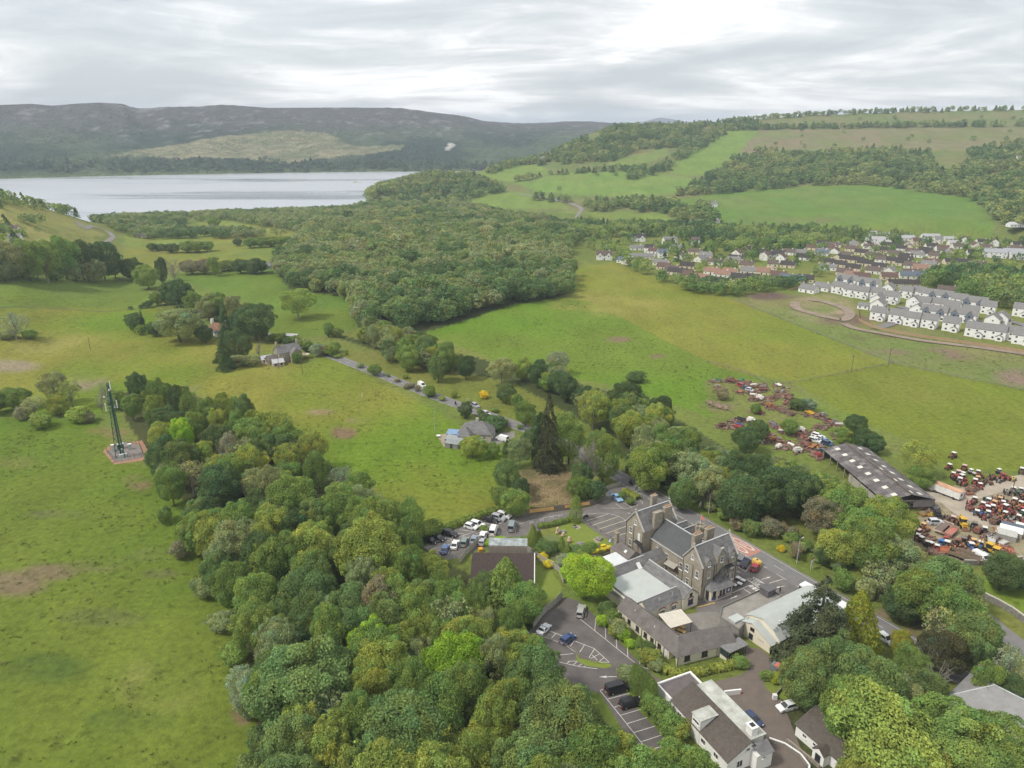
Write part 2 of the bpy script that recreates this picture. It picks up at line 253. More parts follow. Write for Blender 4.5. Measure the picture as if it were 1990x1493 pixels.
def build_land():
 dep=np.concatenate([np.arange(64,5.2,-0.145)])
 D=np.concatenate([(H)/np.tan(np.radians(dep)),np.geomspace(1165,2500,95)[0:],np.geomspace(2520,5000,85),np.geomspace(5200,14000,22)])
 az=np.radians(np.concatenate([np.arange(-60,-40,1.0),np.arange(-40,40.01,0.19),np.arange(41,60,1.0)]))
 A,DDm=np.meshgrid(az,D);X=(np.sin(A)*DDm).ravel();Y=(np.cos(A)*DDm).ravel()
 Z,lay=zt(X,Y,True)
 fw=Y*cP-(Z-H)*sP;fw=np.maximum(fw,1.0)
 PX=995+F*X/fw;PY=746.5-F*(Y*sP+(Z-H)*cP)/fw
 rnd=fbm(X/60,Y/60,4);rnd2=fbm(X/14+40,Y/14,3)
 jx=(fbm(X/22,Y/22,2)-0.5)*9;jy=(fbm(X/22+90,Y/22,2)-0.5)*3
 pid=np.zeros(X.shape,int);kx_=(fbm(X/240,Y/420,4)-.5)*90;ky_=(fbm(X/200+50,Y/380,4)-.5)*26
 for k,(nm,lb,ly,poly,c1,c2) in enumerate(PARCELS):
  if poly is None:pid[lay==ly]=k
  else:
   fl=0.25 if nm=='field' else 1.0
   if ly==2:fl=0;
   pid[in_poly(PX+jx*fl+(kx_ if ly==2 else 0),PY+jy*fl+(ky_ if ly==2 else 0),poly)&((lay==ly))]=k
 C1=np.array([p[4] for p in PARCELS]);C2=np.array([p[5] for p in PARCELS])
 t=np.clip((rnd-0.5)*2.6+0.5+(rnd2-0.5)*0.5,0,1)[:,None]
 col=C1[pid]*(1-t)+C2[pid]*t
 for bx,by,rx,ry,c in BLOTCH:
  m=np.clip(1.35-((PX+jx-bx)/rx)**2-((PY+jy-by)/ry)**2,0,1)*np.clip((rnd2-0.3)*3.2,0.12,1)
  m=m*(lay<=1)*(np.abs(fw-np.median(fw[(np.abs(PX-bx)<rx)&(np.abs(PY-by)<ry)] if np.any((np.abs(PX-bx)<rx)&(np.abs(PY-by)<ry)) else fw))<400)
  col=col*(1-m[:,None])+np.array(c)*m[:,None]
  # across the loch: plantations, birch slopes, heather tops
 mt=np.array([p[0]=='mountain' for p in PARCELS])[pid]
 hz=np.clip((Z+(rnd-0.5)*90-95)/70,0,1)[:,None]
 pl=(np.clip((fbm(X/340+7,Y/520,3)-0.46)*9,0,1))[:,None]
 fc=np.array((0.022,0.042,0.024))*(1-pl)+np.array((0.060,0.085,0.042))*pl
 fc=fc*(0.75+0.5*rnd2[:,None]);ht=np.array((0.070,0.066,0.060))*(0.6+0.8*rnd[:,None])
 rock=(np.clip((fbm(X/45,Y/70,3)-0.66)*10,0,1)*np.clip((Z-60)/60,0,1))[:,None]
 mc=(fc*(1-hz)+ht*hz)*(1-0.7*rock)+np.array((0.20,0.19,0.18))*0.7*rock
 shore=np.clip(1-(Z-WATER)/22,0,1)[:,None];mc=mc*(1-shore)+np.array((0.095,0.125,0.05))*shore
 col[mt]=mc[mt]
 na,nd=len(az),len(D)
 idx=np.arange(na*nd).reshape(nd,na)
 Q=np.stack([idx[:-1,:-1],idx[:-1,1:],idx[1:,1:],idx[1:,:-1]],-1).reshape(-1,4)
 keep=(Z[Q].max(1)>WATER-6);Q=Q[keep];fp=pid[Q[:,2]]
 m=ground_material()
 verts=np.stack([X,Y,Z],1)
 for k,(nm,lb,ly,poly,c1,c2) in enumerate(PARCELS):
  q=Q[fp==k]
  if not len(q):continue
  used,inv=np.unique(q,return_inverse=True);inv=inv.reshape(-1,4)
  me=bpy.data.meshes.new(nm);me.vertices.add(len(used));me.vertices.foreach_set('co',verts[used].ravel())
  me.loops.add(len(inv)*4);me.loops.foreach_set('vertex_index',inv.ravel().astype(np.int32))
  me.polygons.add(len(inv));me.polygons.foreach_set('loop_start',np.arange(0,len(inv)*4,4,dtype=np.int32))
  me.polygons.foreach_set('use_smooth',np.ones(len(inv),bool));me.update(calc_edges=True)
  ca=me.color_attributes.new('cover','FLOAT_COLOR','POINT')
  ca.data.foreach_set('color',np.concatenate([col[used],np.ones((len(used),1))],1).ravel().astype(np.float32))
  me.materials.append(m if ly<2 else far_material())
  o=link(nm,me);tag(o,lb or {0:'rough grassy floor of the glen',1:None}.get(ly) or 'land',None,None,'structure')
def ground_material():
 if 'grass' in _M:return _M['grass']
 m=bpy.data.materials.new('grass');m.use_nodes=True;nt=m.node_tree;N=nt.nodes.new;K=nt.links.new
 b=nt.nodes['Principled BSDF'];b.inputs['Roughness'].default_value=0.95;b.inputs['Specular IOR Level'].default_value=0.1
 at=N('ShaderNodeAttribute');at.attribute_name='cover';gp=N('ShaderNodeNewGeometry')
 def nz(s,d,st=None):
  n=N('ShaderNodeTexNoise');n.inputs['Scale'].default_value=s;n.inputs['Detail'].default_value=d;n.inputs['Roughness'].default_value=0.7
  if st:
   mp=N('ShaderNodeMapping');mp.inputs['Scale'].default_value=st;mp.inputs['Rotation'].default_value=(0,0,0.5);K(gp.outputs['Position'],mp.inputs[0]);K(mp.outputs[0],n.inputs['Vector'])
  else:K(gp.outputs['Position'],n.inputs['Vector'])
  return n
 def mr(src,a,b_,c,d):
  r=N('ShaderNodeMapRange');r.inputs[1].default_value=a;r.inputs[2].default_value=b_;r.inputs[3].default_value=c;r.inputs[4].default_value=d
  K(src,r.inputs[0]);return r.outputs[0]
 f1=mr(nz(0.55,8).outputs[0],0.3,0.7,0.70,1.30);f2=mr(nz(0.05,5,(1,0.35,1)).outputs[0],0.3,0.7,0.84,1.16)
 f3=mr(nz(0.22,4).outputs[0],0.56,0.70,1.0,0.62)
 mu=N('ShaderNodeMath');mu.operation='MULTIPLY';K(f1,mu.inputs[0]);K(f2,mu.inputs[1])
 m3=N('ShaderNodeMath');m3.operation='MULTIPLY';K(mu.outputs[0],m3.inputs[0]);K(f3,m3.inputs[1])
 vm=N('ShaderNodeVectorMath');vm.operation='SCALE';K(at.outputs['Color'],vm.inputs[0]);K(m3.outputs[0],vm.inputs['Scale'])
 K(vm.outputs[0],b.inputs['Base Color'])
 bp=N('ShaderNodeBump');bp.inputs['Strength'].default_value=0.7;bp.inputs['Distance'].default_value=0.5
 K(nz(0.9,6).outputs[0],bp.inputs['Height']);K(bp.outputs[0],b.inputs['Normal'])
 _M['grass']=m;return m
def far_material():
 if 'mountain_cover' in _M:return _M['mountain_cover']
 m=bpy.data.materials.new('mountain_cover');m.use_nodes=True;nt=m.node_tree;N=nt.nodes.new;K=nt.links.new
 b=nt.nodes['Principled BSDF'];b.inputs['Roughness'].default_value=1.0;b.inputs['Specular IOR Level'].default_value=0.05
 at=N('ShaderNodeAttribute');at.attribute_name='cover';gp=N('ShaderNodeNewGeometry')
 v=N('ShaderNodeTexVoronoi');v.inputs['Scale'].default_value=0.085;K(gp.outputs['Position'],v.inputs['Vector'])
 n=N('ShaderNodeTexNoise');n.inputs['Scale'].default_value=0.03;n.inputs['Detail'].default_value=8;n.inputs['Roughness'].default_value=0.75;K(gp.outputs['Position'],n.inputs['Vector'])
 r=N('ShaderNodeMapRange');r.inputs[1].default_value=0.3;r.inputs[2].default_value=0.7;r.inputs[3].default_value=0.35;r.inputs[4].default_value=1.65;K(n.outputs[0],r.inputs[0])
 vm=N('ShaderNodeVectorMath');vm.operation='SCALE';K(at.outputs['Color'],vm.inputs[0]);K(r.outputs[0],vm.inputs['Scale']);K(vm.outputs[0],b.inputs['Base Color'])
 bp=N('ShaderNodeBump');bp.inputs['Strength'].default_value=1.0;bp.inputs['Distance'].default_value=7.0;bp.invert=True
 K(v.outputs['Distance'],bp.inputs['Height']);K(bp.outputs[0],b.inputs['Normal'])
 _M['mountain_cover']=m;return m
build_land()
def build_loch():
 mb=MB();mb.add([(-4200,900,WATER),(2600,900,WATER),(2600,4200,WATER),(-4200,4200,WATER)],[(0,1,2,3)])
 m=bpy.data.materials.new('loch_water');m.use_nodes=True;nt=m.node_tree;nt.nodes.clear();N=nt.nodes.new;K=nt.links.new
 out=N('ShaderNodeOutputMaterial');d=N('ShaderNodeBsdfDiffuse');d.inputs[0].default_value=(0.10,0.12,0.13,1);gl=N('ShaderNodeBsdfGlossy');gl.inputs[0].default_value=(0.93,0.94,0.96,1);mx=N('ShaderNodeMixShader')
 gp=N('ShaderNodeNewGeometry');mp=N('ShaderNodeMapping');mp.inputs['Scale'].default_value=(0.22,1,1);K(gp.outputs['Position'],mp.inputs[0])
 pn=N('ShaderNodeTexNoise');pn.inputs['Scale'].default_value=0.0042;pn.inputs['Detail'].default_value=5;pn.inputs['Roughness'].default_value=0.6;K(mp.outputs[0],pn.inputs['Vector'])
 def mr(a,b_,c,e):
  r=N('ShaderNodeMapRange');r.inputs[1].default_value=a;r.inputs[2].default_value=b_;r.inputs[3].default_value=c;r.inputs[4].default_value=e;K(pn.outputs[0],r.inputs[0]);return r.outputs[0]
 K(mr(0.48,0.66,0.34,0.20),gl.inputs['Roughness']);K(mr(0.50,0.68,0.86,0.55),mx.inputs[0])
 wn=N('ShaderNodeTexNoise');wn.inputs['Scale'].default_value=0.05;wn.inputs['Detail'].default_value=7;wn.inputs['Roughness'].default_value=0.75;K(mp.outputs[0],wn.inputs['Vector'])
 bp=N('ShaderNodeBump');bp.inputs['Distance'].default_value=0.8;K(wn.outputs[0],bp.inputs['Height']);K(mr(0.45,0.66,0.10,0.55),bp.inputs['Strength'])
 K(bp.outputs[0],gl.inputs['Normal']);K(d.outputs[0],mx.inputs[1]);K(gl.outputs[0],mx.inputs[2]);K(mx.outputs[0],out.inputs[0])
 tag(mb.build('loch',m),'still grey loch below the mountains',None,None,'structure')
build_loch()
# --------- hotel frame: x along the road towards us, y towards the road
HO=(44.75,149.2);HU=(0.531,-0.8475);HW=(0.8475,0.531);HROT=math.atan2(HU[1],HU[0])
def loc2w(u,w):return HO[0]+HU[0]*u+HW[0]*w,HO[1]+HU[1]*u+HW[1]*w
def w2loc(x,y):x-=HO[0];y-=HO[1];return x*HU[0]+y*HU[1],x*HW[0]+y*HW[1]
def zoomer(x0,y0,s):return lambda X,Y:(x0+X/s,y0+Y/s)
Z0=zoomer(1100,900,3.98);ZB=zoomer(800,900,4.975);ZC=zoomer(1000,1150,3.98);ZD=zoomer(1000,960,9.95);ZE=zoomer(1380,1020,9.95);ZF=zoomer(1120,940,12.44)
# --------- roads and paving
ASPH=M('old_asphalt',(0.118,0.107,0.100),0.9,0.10,0.28,col2=(0.185,0.170,0.158),bump=0.15)
ASPH_D=M('dark_asphalt',(0.095,0.083,0.080),0.9,0.10,0.3,col2=(0.145,0.130,0.122),bump=0.15)
ROADM=M('road_asphalt',(0.155,0.150,0.150),0.85,0.08,0.5,col2=(0.20,0.193,0.19),bump=0.1,stretch=(1,1,1))
CONC=M('worn_concrete',(0.25,0.23,0.205),0.9,0.1,0.5,col2=(0.17,0.16,0.145),bump=0.1)
EARTHD=M('brown_drive',(0.175,0.138,0.112),0.95,0.1,0.5,col2=(0.128,0.108,0.094),bump=0.2)
WPAINT=M('road_paint',(0.42,0.40,0.375),0.7,0.10,1.6,col2=(0.68,0.66,0.62))
YPAINT=M('yellow_line_paint',(0.66,0.60,0.42),0.7,0.10,3.0)
REDP=M('red_road_surface',(0.42,0.20,0.155),0.85,0.08,1.0)
LAWN=M('mown_lawn',(0.125,0.195,0.025),0.95,0.2,0.8,col2=(0.195,0.215,0.045),bump=0.3)
GRAVEL=M('gravel',(0.33,0.28,0.22),0.95,0.2,4.0,bump=0.4)
def sheet(name,pts,z,mat,label=None,world=False):
 P=pts if world else [g(*p) for p in pts]
 bm=bmesh.new();vs=[bm.verts.new((x,y,z)) for x,y in P];f=bm.faces.new(vs)
 if f.normal.z<0:f.normal_flip()
 bmesh.ops.triangulate(bm,faces=bm.faces[:]);me=bpy.data.meshes.new(name);bm.to_mesh(me);bm.free()
 for p in me.polygons:pass
 me.materials.append(mat);o=link(name,me)
 return tag(o,label,None,None,'structure')
def smooth_line(P,n=6):
 out=[]
 for i in range(len(P)-1):
  p0=P[max(i-1,0)];p1=P[i];p2=P[i+1];p3=P[min(i+2,len(P)-1)]
  for k in range(n):
   t=k/n;out.append(tuple(0.5*((2*p1[j])+(-p0[j]+p2[j])*t+(2*p0[j]-5*p1[j]+4*p2[j]-p3[j])*t*t+(-p0[j]+3*p1[j]-3*p2[j]+p3[j])*t**3) for j in (0,1)))
 return out+[tuple(P[-1])]
def offset(L,d):
 out=[]
 for i in range(len(L)):
  a=L[max(i-1,0)];b=L[min(i+1,len(L)-1)];dx,dy=b[0]-a[0],b[1]-a[1];h=math.hypot(dx,dy) or 1
  out.append((L[i][0]+dy/h*d,L[i][1]-dx/h*d))
 return out
def strip_mesh(L,d0,d1,dz,skip=None):
 A=offset(L,d0);B=offset(L,d1);mb=MB();n=len(L)
 za=zt([p[0] for p in A],[p[1] for p in A]);zb=zt([p[0] for p in B],[p[1] for p in B])
 zz=np.maximum(za,zb)+dz;zA,zB=(za+dz,zb+dz) if dz>.3 else (zz,zz)
 V=[(A[i][0],A[i][1],zA[i]) for i in range(n)]+[(B[i][0],B[i][1],zB[i]) for i in range(n)]
 mb.add(V,[(i,n+i,n+i+1,i+1) if d1>d0 else (i,i+1,n+i+1,n+i) for i in range(n-1) if skip is None or not skip(i)])
 return mb
_main=[g(300,568),g(440,628),g(560,662),g(640,691),g(740,729),g(840,769),g(930,801),g(1010,830),g(1110,868)]+[loc2w(-72,27.2),loc2w(-60,27.0),loc2w(-42,27.4),loc2w(-17,27.4),loc2w(7,27.1),loc2w(26,27.3),loc2w(40,26.6),loc2w(52,25.6),loc2w(75,24.5)]
MAIN=smooth_line(_main,8)
road=strip_mesh(MAIN,-3.0,3.0,0.03).build('road',ROADM);tag(road,'grey country road running past the stone hotel',None,None,'structure')
def resample(L,step):
 out=[L[0]];acc=0
 for i in range(len(L)-1):
  a,b=L[i],L[i+1];d=math.dist(a,b);t=step-acc
  while t<=d:
   out.append((a[0]+(b[0]-a[0])*t/d,a[1]+(b[1]-a[1])*t/d));t+=step
  acc=d-(t-step)
 return out
MAIN1=resample(MAIN,3.0)
for k in range(2,len(MAIN1)-3,3):
 strip_mesh(MAIN1[k:k+2],-0.07,0.07,0.036).build('painted_line',WPAINT,road)
strip_mesh(MAIN1,-2.72,-2.58,0.036).build('edge_line',WPAINT,road)
strip_mesh(MAIN1,2.58,2.72,0.036,skip=lambda i:i%2==0 and i>60).build('edge_line',WPAINT,road)
kb=strip_mesh(MAIN1,-3.35,-3.0,0.12);kb.build('kerb',CONC,road)
_fr=[0.0]
def far_road(name,pts,w,label,mat=ROADM):
 L=smooth_line([gt(*p)[:2] for p in pts],5)
 _fr[0]+=0.006;tag(strip_mesh(L,-w/2,w/2,(0.05 if max(math.hypot(*q) for q in L)<420 else 0.35)+_fr[0]).build(name,mat),label,None,None,'structure')
far_road('road',[(140,420),(152,432),(180,440),(205,449),(219,459),(212,468),(200,474)],5.5,'pale lochside road curving down the left hillside',CONC)
far_road('road',[(1010,378),(1050,383),(1095,392),(1120,400),(1130,407),(1125,416),(1122,424),(1140,430)],6.5,'grey loch road bending below the headland fields',CONC)
far_road('road',[(1700,640),(1745,625),(1770,606),(1745,596)],6,'new tarmac road between the white houses',ROADM)
far_road('road',[(2010,640),(1965,626),(1925,632),(1890,622)],6,'second new road at the end of the white estate',ROADM)
far_road('dirt_track',[(1545,588),(1548,600),(1585,612),(1622,620),(1640,622),(1652,612),(1640,600),(1605,588),(1572,583)],6,'brown dirt loop on the building site',M('site_earth',(0.25,0.195,0.15),0.95,0.15,0.2))
far_road('dirt_track',[(1640,630),(1665,640),(1720,650),(1800,664),(1900,676),(2010,692)],5,'dirt track below the white house gardens',M('site_earth',(0.30,0.215,0.15)))
far_road('farm_track',[(1690,1000),(1790,965),(1850,972),(1900,955),(2010,930)],7,'dusty track into the tractor yard',M('yard_dust',(0.36,0.31,0.245),0.95,0.1,0.3))
far_road('farm_track',[(1846,966),(1866,988),(1900,1007),(1960,1019),(2040,1030)],8,'wide dusty lane between the tractor rows',M('yard_dust',(0.36,0.31,0.245)))
far_road('lane',[(1870,1165),(1905,1195),(1950,1232),(1990,1262),(2050,1310)],5.0,'narrow grey lane behind the roadside trees',ROADM)
S1=sheet('car_park',[(818,1070),(850,1044),(905,1020),(960,1003),(1005,996),(1040,999),(1145,986),(1166,976),(1172,955),(1196,942),(1222,950),(1270,980)]+[],0.012,ASPH) if False else None
def lw(*P):return [loc2w(*p) for p in P]
W=lambda L:[g(*p) for p in L]
apron=W([(822,1064),(850,1043),(905,1020),(960,1003),(1005,996),(1040,998),(1145,986),(1166,975),(1171,955),(1196,941)])+lw((-60,24.1),(-40,24.4),(-15,24.5),(9,24.1),(18,24.2),(16,11),(6,-1.5),(3,-4),(0.5,-2),(-28,-1))+W([(1190,1056),(1126,1011),(1104,1014),(1040,1034),(1000,1050),(940,1062),(893,1085),(870,1088),(848,1078)])
CPN=sheet('car_park',apron,0.012,ASPH,'upper car park wrapping round the stone hotel',True)
CPS=sheet('car_park',[(1086,1158),(1125,1168),(1165,1205),(1205,1250),(1243,1288),(1268,1310),(1275,1320),(1216,1346),(1240,1380),(1308,1450),(1240,1464),(1165,1347),(1110,1335),(1035,1290),(1025,1232),(1050,1198)],0.016,ASPH_D,'lower dark car park in front of the cream wing')
DRV=sheet('drive',[(1266,1309),(1300,1331),(1380,1327),(1438,1313),(1455,1300),(1448,1275),(1440,1255),(1480,1262),(1512,1290),(1505,1330),(1535,1400),(1565,1480),(1575,1540),(1420,1540),(1400,1400),(1340,1346),(1268,1340)],0.020,EARTHD,'brown drive curving to the white cottages')
COURT=sheet('courtyard',lw((1.6,-8.5),(3.2,-3.6),(5.2,-0.2),(7.4,0.5),(9.4,-4),(12.0,-5.5),(9.5,-16.5),(2.0,-16.5)),0.024,CONC,'pale courtyard between hotel and cream wing',True)
LAWN1=sheet('lawn',[(1092,1022),(1127,1014),(1192,1056),(1178,1072),(1120,1062),(1075,1038)],0.028,LAWN,'mown garden lawn beside the submarine')
sheet('lawn',[(1040,1098),(1062,1098),(1092,1140),(1088,1156),(1050,1180),(1036,1168)],0.028,LAWN,'small back lawn of the tiled roof house')
sheet('garden_bed',[(905,1062),(960,1050),(1040,1040),(1080,1040),(1120,1068),(1160,1085),(1150,1110),(1075,1100),(960,1072),(915,1085)],0.008,M('weedy_garden',(0.15,0.185,0.05),0.95,0.2,0.6,col2=(0.11,0.13,0.05),bump=0.4),'weedy garden bank behind the tiled roof house')
for nm,pts in (('paved_square',[(1113,1024),(1121,1020),(1130,1025),(1121,1030)]),('gravel_bed',[(1152,1048),(1160,1045),(1168,1052),(1160,1056)])):
 sheet(nm,pts,0.034,GRAVEL,'little stone square set in the garden lawn' if nm=='paved_square' else 'gravel patch at the lawn corner by the rocks')
sheet('gravel_yard',[(848,845),(880,842),(905,850),(892,872),(862,868)],0.008,GRAVEL,'gravel back yard of the grey bungalow')
sheet('drive',[(925,850),(965,842),(1000,838),(1000,850),(960,866)],0.008,CONC,'short concrete drive of the grey bungalow')
def mark(par,a,b,w=0.12,mat=None,z=0.028,name='painted_line'):
 (x0,y0),(x1,y1)=g(*a),g(*b);dx,dy=x1-x0,y1-y0;h=math.hypot(dx,dy);nx,ny=-dy/h*w/2,dx/h*w/2
 mb=MB();mb.add([(x0-nx,y0-ny,z),(x1-nx,y1-ny,z),(x1+nx,y1+ny,z),(x0+nx,y0+ny,z)],[(0,1,2,3)])
 mb.build(name,mat or WPAINT,par)
def arrow(par,a,b,z=0.028):
 (x0,y0),(x1,y1)=g(*a),g(*b);d=Vector((x1-x0,y1-y0));L=d.length;d/=L;n=Vector((-d.y,d.x));O=Vector((x0,y0))
 P=[(0,.09),(L*.62,.09),(L*.55,.32),(L,0),(L*.55,-.32),(L*.62,-.09),(0,-.09)]
 mb=MB();mb.add([(*(O+d*u+n*v),z) for u,v in P],[(0,6,5,1),(1,5,4,3,2)]);mb.build('painted_arrow',WPAINT,par)
mk=lambda par,zf,L,**k:[mark(par,zf(*a),zf(*b),**k) for a,b in L]
mk(CPN,ZB,[((140,820),(560,682)),((560,682),(1005,535)),((300,712),(388,737)),((440,676),(520,690)),((465,645),(600,664)),((690,575),(800,601)),((860,545),(945,562)),((930,515),(1000,528)),((205,790),(262,772)),((180,840),(240,818)),((615,686),(697,659)),((235,856),(520,760)),((520,760),(830,655)),((1010,600),(1145,557)),((350,885),(372,835)),((452,838),(482,785)),((545,800),(580,745)),((840,692),(846,664)),((1000,676),(1012,620)),((925,682),(940,620)),((235,856),(290,905)),((1145,557),(1350,515)),((1350,515),(1460,500))])
mk(CPN,ZF,[((225,912),(770,735)),((380,1018),(1020,798)),((530,1110),(1190,890)),((690,1218),(1200,1035)),((840,1322),(1200,1195))],mat=YPAINT,w=0.14)
mk(CPN,ZF,[((130,752),(600,712)),((600,712),(800,730)),((800,730),(1030,790)),((1030,790),(1190,890)),((1060,255),(1490,520)),((1100,440),(1330,570)),((950,485),(1130,600)),((590,590),(1110,598)),((1110,600),(1250,600)),((1250,600),(1500,520)),((1510,380),(1600,450)),((1600,450),(1590,500))])
mk(CPN,ZE,[((780,765),(690,905)),((540,815),(680,900)),((1070,1155),(1475,1030)),((515,895),(575,925)),((435,1318),(740,1180)),((630,1230),(800,1340)),((690,1045),(940,1215)),((830,1010),(1060,1150))],w=0.2)
mk(CPN,ZE,[((1040,765),(1170,840)),((1170,840),(1250,888)),((1295,915),(1470,1030)),((1470,1030),(1700,1170)),((500,440),(800,620))],w=0.22)
for a,b in (((745,1192),(835,1180)),((815,1240),(900,1222)),((875,1280),(965,1265))):mark(CPN,ZE(*a),ZE(*b),w=0.75,name='painted_block')
arrow(CPN,ZE(995,1060),ZE(1180,1005));arrow(CPN,ZE(1440,1185),ZE(1260,1222));arrow(CPN,ZE(395,1430),ZE(535,1370));arrow(CPN,ZF(1230,712),ZF(1310,722))
mark(CPN,Z0(1012,1117),Z0(1152,1082),w=0.25,mat=M('yellow_kerb_paint',(0.62,0.42,0.10)),z=0.06,name='yellow_kerb')
mk(CPS,ZC,[((510,215),(720,383)),((720,383),(930,550)),((545,215),(555,160)),((620,302),(628,205)),((705,372),(703,280)),((790,437),(785,345)),((876,507),(872,420)),((962,485),(968,560)),((1022,535),(1030,598)),((965,577),(1040,600)),((215,345),(380,405)),((380,405),(470,467)),((275,305),(392,352)),((280,367),(318,325)),((452,377),(615,440)),((615,440),(732,547)),((430,425),(462,380)),((503,470),(542,410)),((575,512),(617,445)),((585,520),(660,480)),((650,545),(690,512)),((600,490),(640,530)),((640,545),(732,547)),((345,490),(455,480)),((345,545),(500,580)),((500,580),(640,597)),((410,540),(480,537)),((400,560),(425,540)),((450,570),(485,540)),((490,578),(520,560)),((535,585),(550,575)),((660,765),(830,975)),((830,975),(1000,1192)),((660,765),(692,753)),((720,832),(885,788)),((770,896),(832,872)),((820,957),(977,910)),((870,1022),(1027,973)),((925,1090),(1087,1040)),((980,1162),(1150,1105)),((1080,1215),(1192,1183))],w=0.13)
arrow(CPS,ZC(790,658),ZC(652,660));arrow(CPS,ZC(240,1090),ZC(200,1060)) if False else None
def ground_text(txt,ctr,size,right,par,mat,name='painted_words',z=0.03,sx=1.0,sy=1.0):
 cu=bpy.data.curves.new('letters','FONT');cu.body=txt;cu.size=size;cu.align_x='CENTER';cu.align_y='CENTER';cu.fill_mode='FRONT';cu.resolution_u=2
 o=bpy.data.objects.new('letters',cu);COL.objects.link(o);bpy.context.view_layer.update()
 me=bpy.data.meshes.new_from_object(o.evaluated_get(bpy.context.evaluated_depsgraph_get()));bpy.data.objects.remove(o);me.name=name
 me.materials.clear();me.materials.append(mat)
 k=link(name,me,par,(*ctr,z),math.atan2(right[1],right[0]));k.scale=(sx,sy,1);return k
kc=w2loc(*g(*ZE(850,1095)));_r=(HU[0],HU[1])
ground_text('KEEP',g(*ZE(905,1075)),1.3,HU,CPN,WPAINT,sx=1.0,sy=1.3);ground_text('CLEAR',g(*ZE(830,1105)),1.25,HU,CPN,WPAINT,sx=1.0,sy=1.3)
rp=MB();a0=w2loc(*g(*ZE(560,262)));
ru=w2loc(*g(*ZE(650,365)))[0]
rp.add([(*loc2w(ru-5.2,24.9),0.039),(*loc2w(ru+5.2,24.9),0.039),(*loc2w(ru+5.2,29.75),0.039),(*loc2w(ru-5.2,29.75),0.039)],[(0,1,2,3)]);rp.build('red_speed_panel',REDP,road)
for wv in (26.1,28.6):
 rg=MB();n=36;ri=[(math.cos(t*2*math.pi/n),math.sin(t*2*math.pi/n)) for t in range(n)]
 rg.add([(*loc2w(ru+c*4.0,wv+s*1.0),0.043) for c,s in ri]+[(*loc2w(ru+c*3.2,wv+s*0.72),0.043) for c,s in ri],[(i,(i+1)%n,n+(i+1)%n,n+i) for i in range(n)])
 rg.build('painted_roundel',WPAINT,road)
 ground_text('30',loc2w(ru,wv),1.2,(HW[0],HW[1]) if wv<27 else (-HW[0],-HW[1]),road,WPAINT,'painted_numerals',0.043,0.75,3.2)
ground_text('MC',g(*ZC(1015,545)),0.9,(0.75,-0.66),CPS,WPAINT,'painted_letters') if False else None
# --------- foliage
def leaf_material(name,use_random=False,translu=0.34):
 m=bpy.data.materials.new(name);m.use_nodes=True;nt=m.node_tree;nt.nodes.clear();N=nt.nodes.new;K=nt.links.new
 out=N('ShaderNodeOutputMaterial');d=N('ShaderNodeBsdfDiffuse');t=N('ShaderNodeBsdfTranslucent');mx=N('ShaderNodeMixShader');mx.inputs[0].default_value=translu
 at=N('ShaderNodeAttribute');at.attribute_name='leaf';oi=N('ShaderNodeObjectInfo')
 mu=N('ShaderNodeMix');mu.data_type='RGBA';mu.blend_type='MULTIPLY';mu.inputs[0].default_value=1.0;K(at.outputs['Color'],mu.inputs[6])
 if use_random:
  r=N('ShaderNodeValToRGB');e=r.color_ramp.elements;r.color_ramp.interpolation='LINEAR'
  st=use_random;e[0].position,e[0].color=0.0,(*st[0],1);e[1].position,e[1].color=1.0,(*st[-1],1)
  for i,c in enumerate(st[1:-1],1):k=e.new(i/(len(st)-1));k.color=(*c,1)
  tn=N('ShaderNodeAttribute');tn.attribute_type='INSTANCER';tn.attribute_name='tone';K(tn.outputs['Fac'],r.inputs[0]);K(r.outputs[0],mu.inputs[7])
 else:K(oi.outputs['Color'],mu.inputs[7])
 K(mu.outputs[2],d.inputs[0]);K(mu.outputs[2],t.inputs[0]);K(d.outputs[0],mx.inputs[1]);K(t.outputs[0],mx.inputs[2]);K(mx.outputs[0],out.inputs[0])
 return m
LEAF=leaf_material('leaves')
BARK=M('bark',(0.10,0.082,0.062),0.95,0.25,3.0,bump=0.4)
BARKG=M('grey_bark',(0.26,0.235,0.20),0.95,0.2,3.0)
def leaf_mesh(name,P,Nn,size,colr,mat,rng,aspect=0.62):
 """one small four-cornered blade per point, turned to its own normal"""
 n=len(P);Nn=Nn/np.maximum(np.linalg.norm(Nn,axis=1,keepdims=True),1e-6)
 a=rng.normal(size=(n,3));T=a-Nn*(a*Nn).sum(1,keepdims=True);T/=np.maximum(np.linalg.norm(T,axis=1,keepdims=True),1e-6);B=np.cross(Nn,T)
 s=(size*rng.uniform(0.65,1.35,n))[:,None]
 V=np.stack([P-T*s,P-B*s*aspect+Nn*s*0.12,P+T*s,P+B*s*aspect+Nn*s*0.12],1).reshape(-1,3)
 me=bpy.data.meshes.new(name);me.vertices.add(n*4);me.vertices.foreach_set('co',V.ravel().astype(np.float32))
 me.loops.add(n*4);me.loops.foreach_set('vertex_index',np.arange(n*4,dtype=np.int32));me.polygons.add(n);me.polygons.foreach_set('loop_start',np.arange(0,n*4,4,dtype=np.int32));me.update(calc_edges=True)
 ca=me.color_attributes.new('leaf','FLOAT_COLOR','POINT');c4=np.concatenate([np.repeat(colr,4,0),np.ones((n*4,1))],1);ca.data.foreach_set('color',c4.ravel().astype(np.float32))
 me.materials.append(mat);return me
def sph(rng,n):
 v=rng.normal(size=(n,3));return v/np.linalg.norm(v,axis=1,keepdims=True)
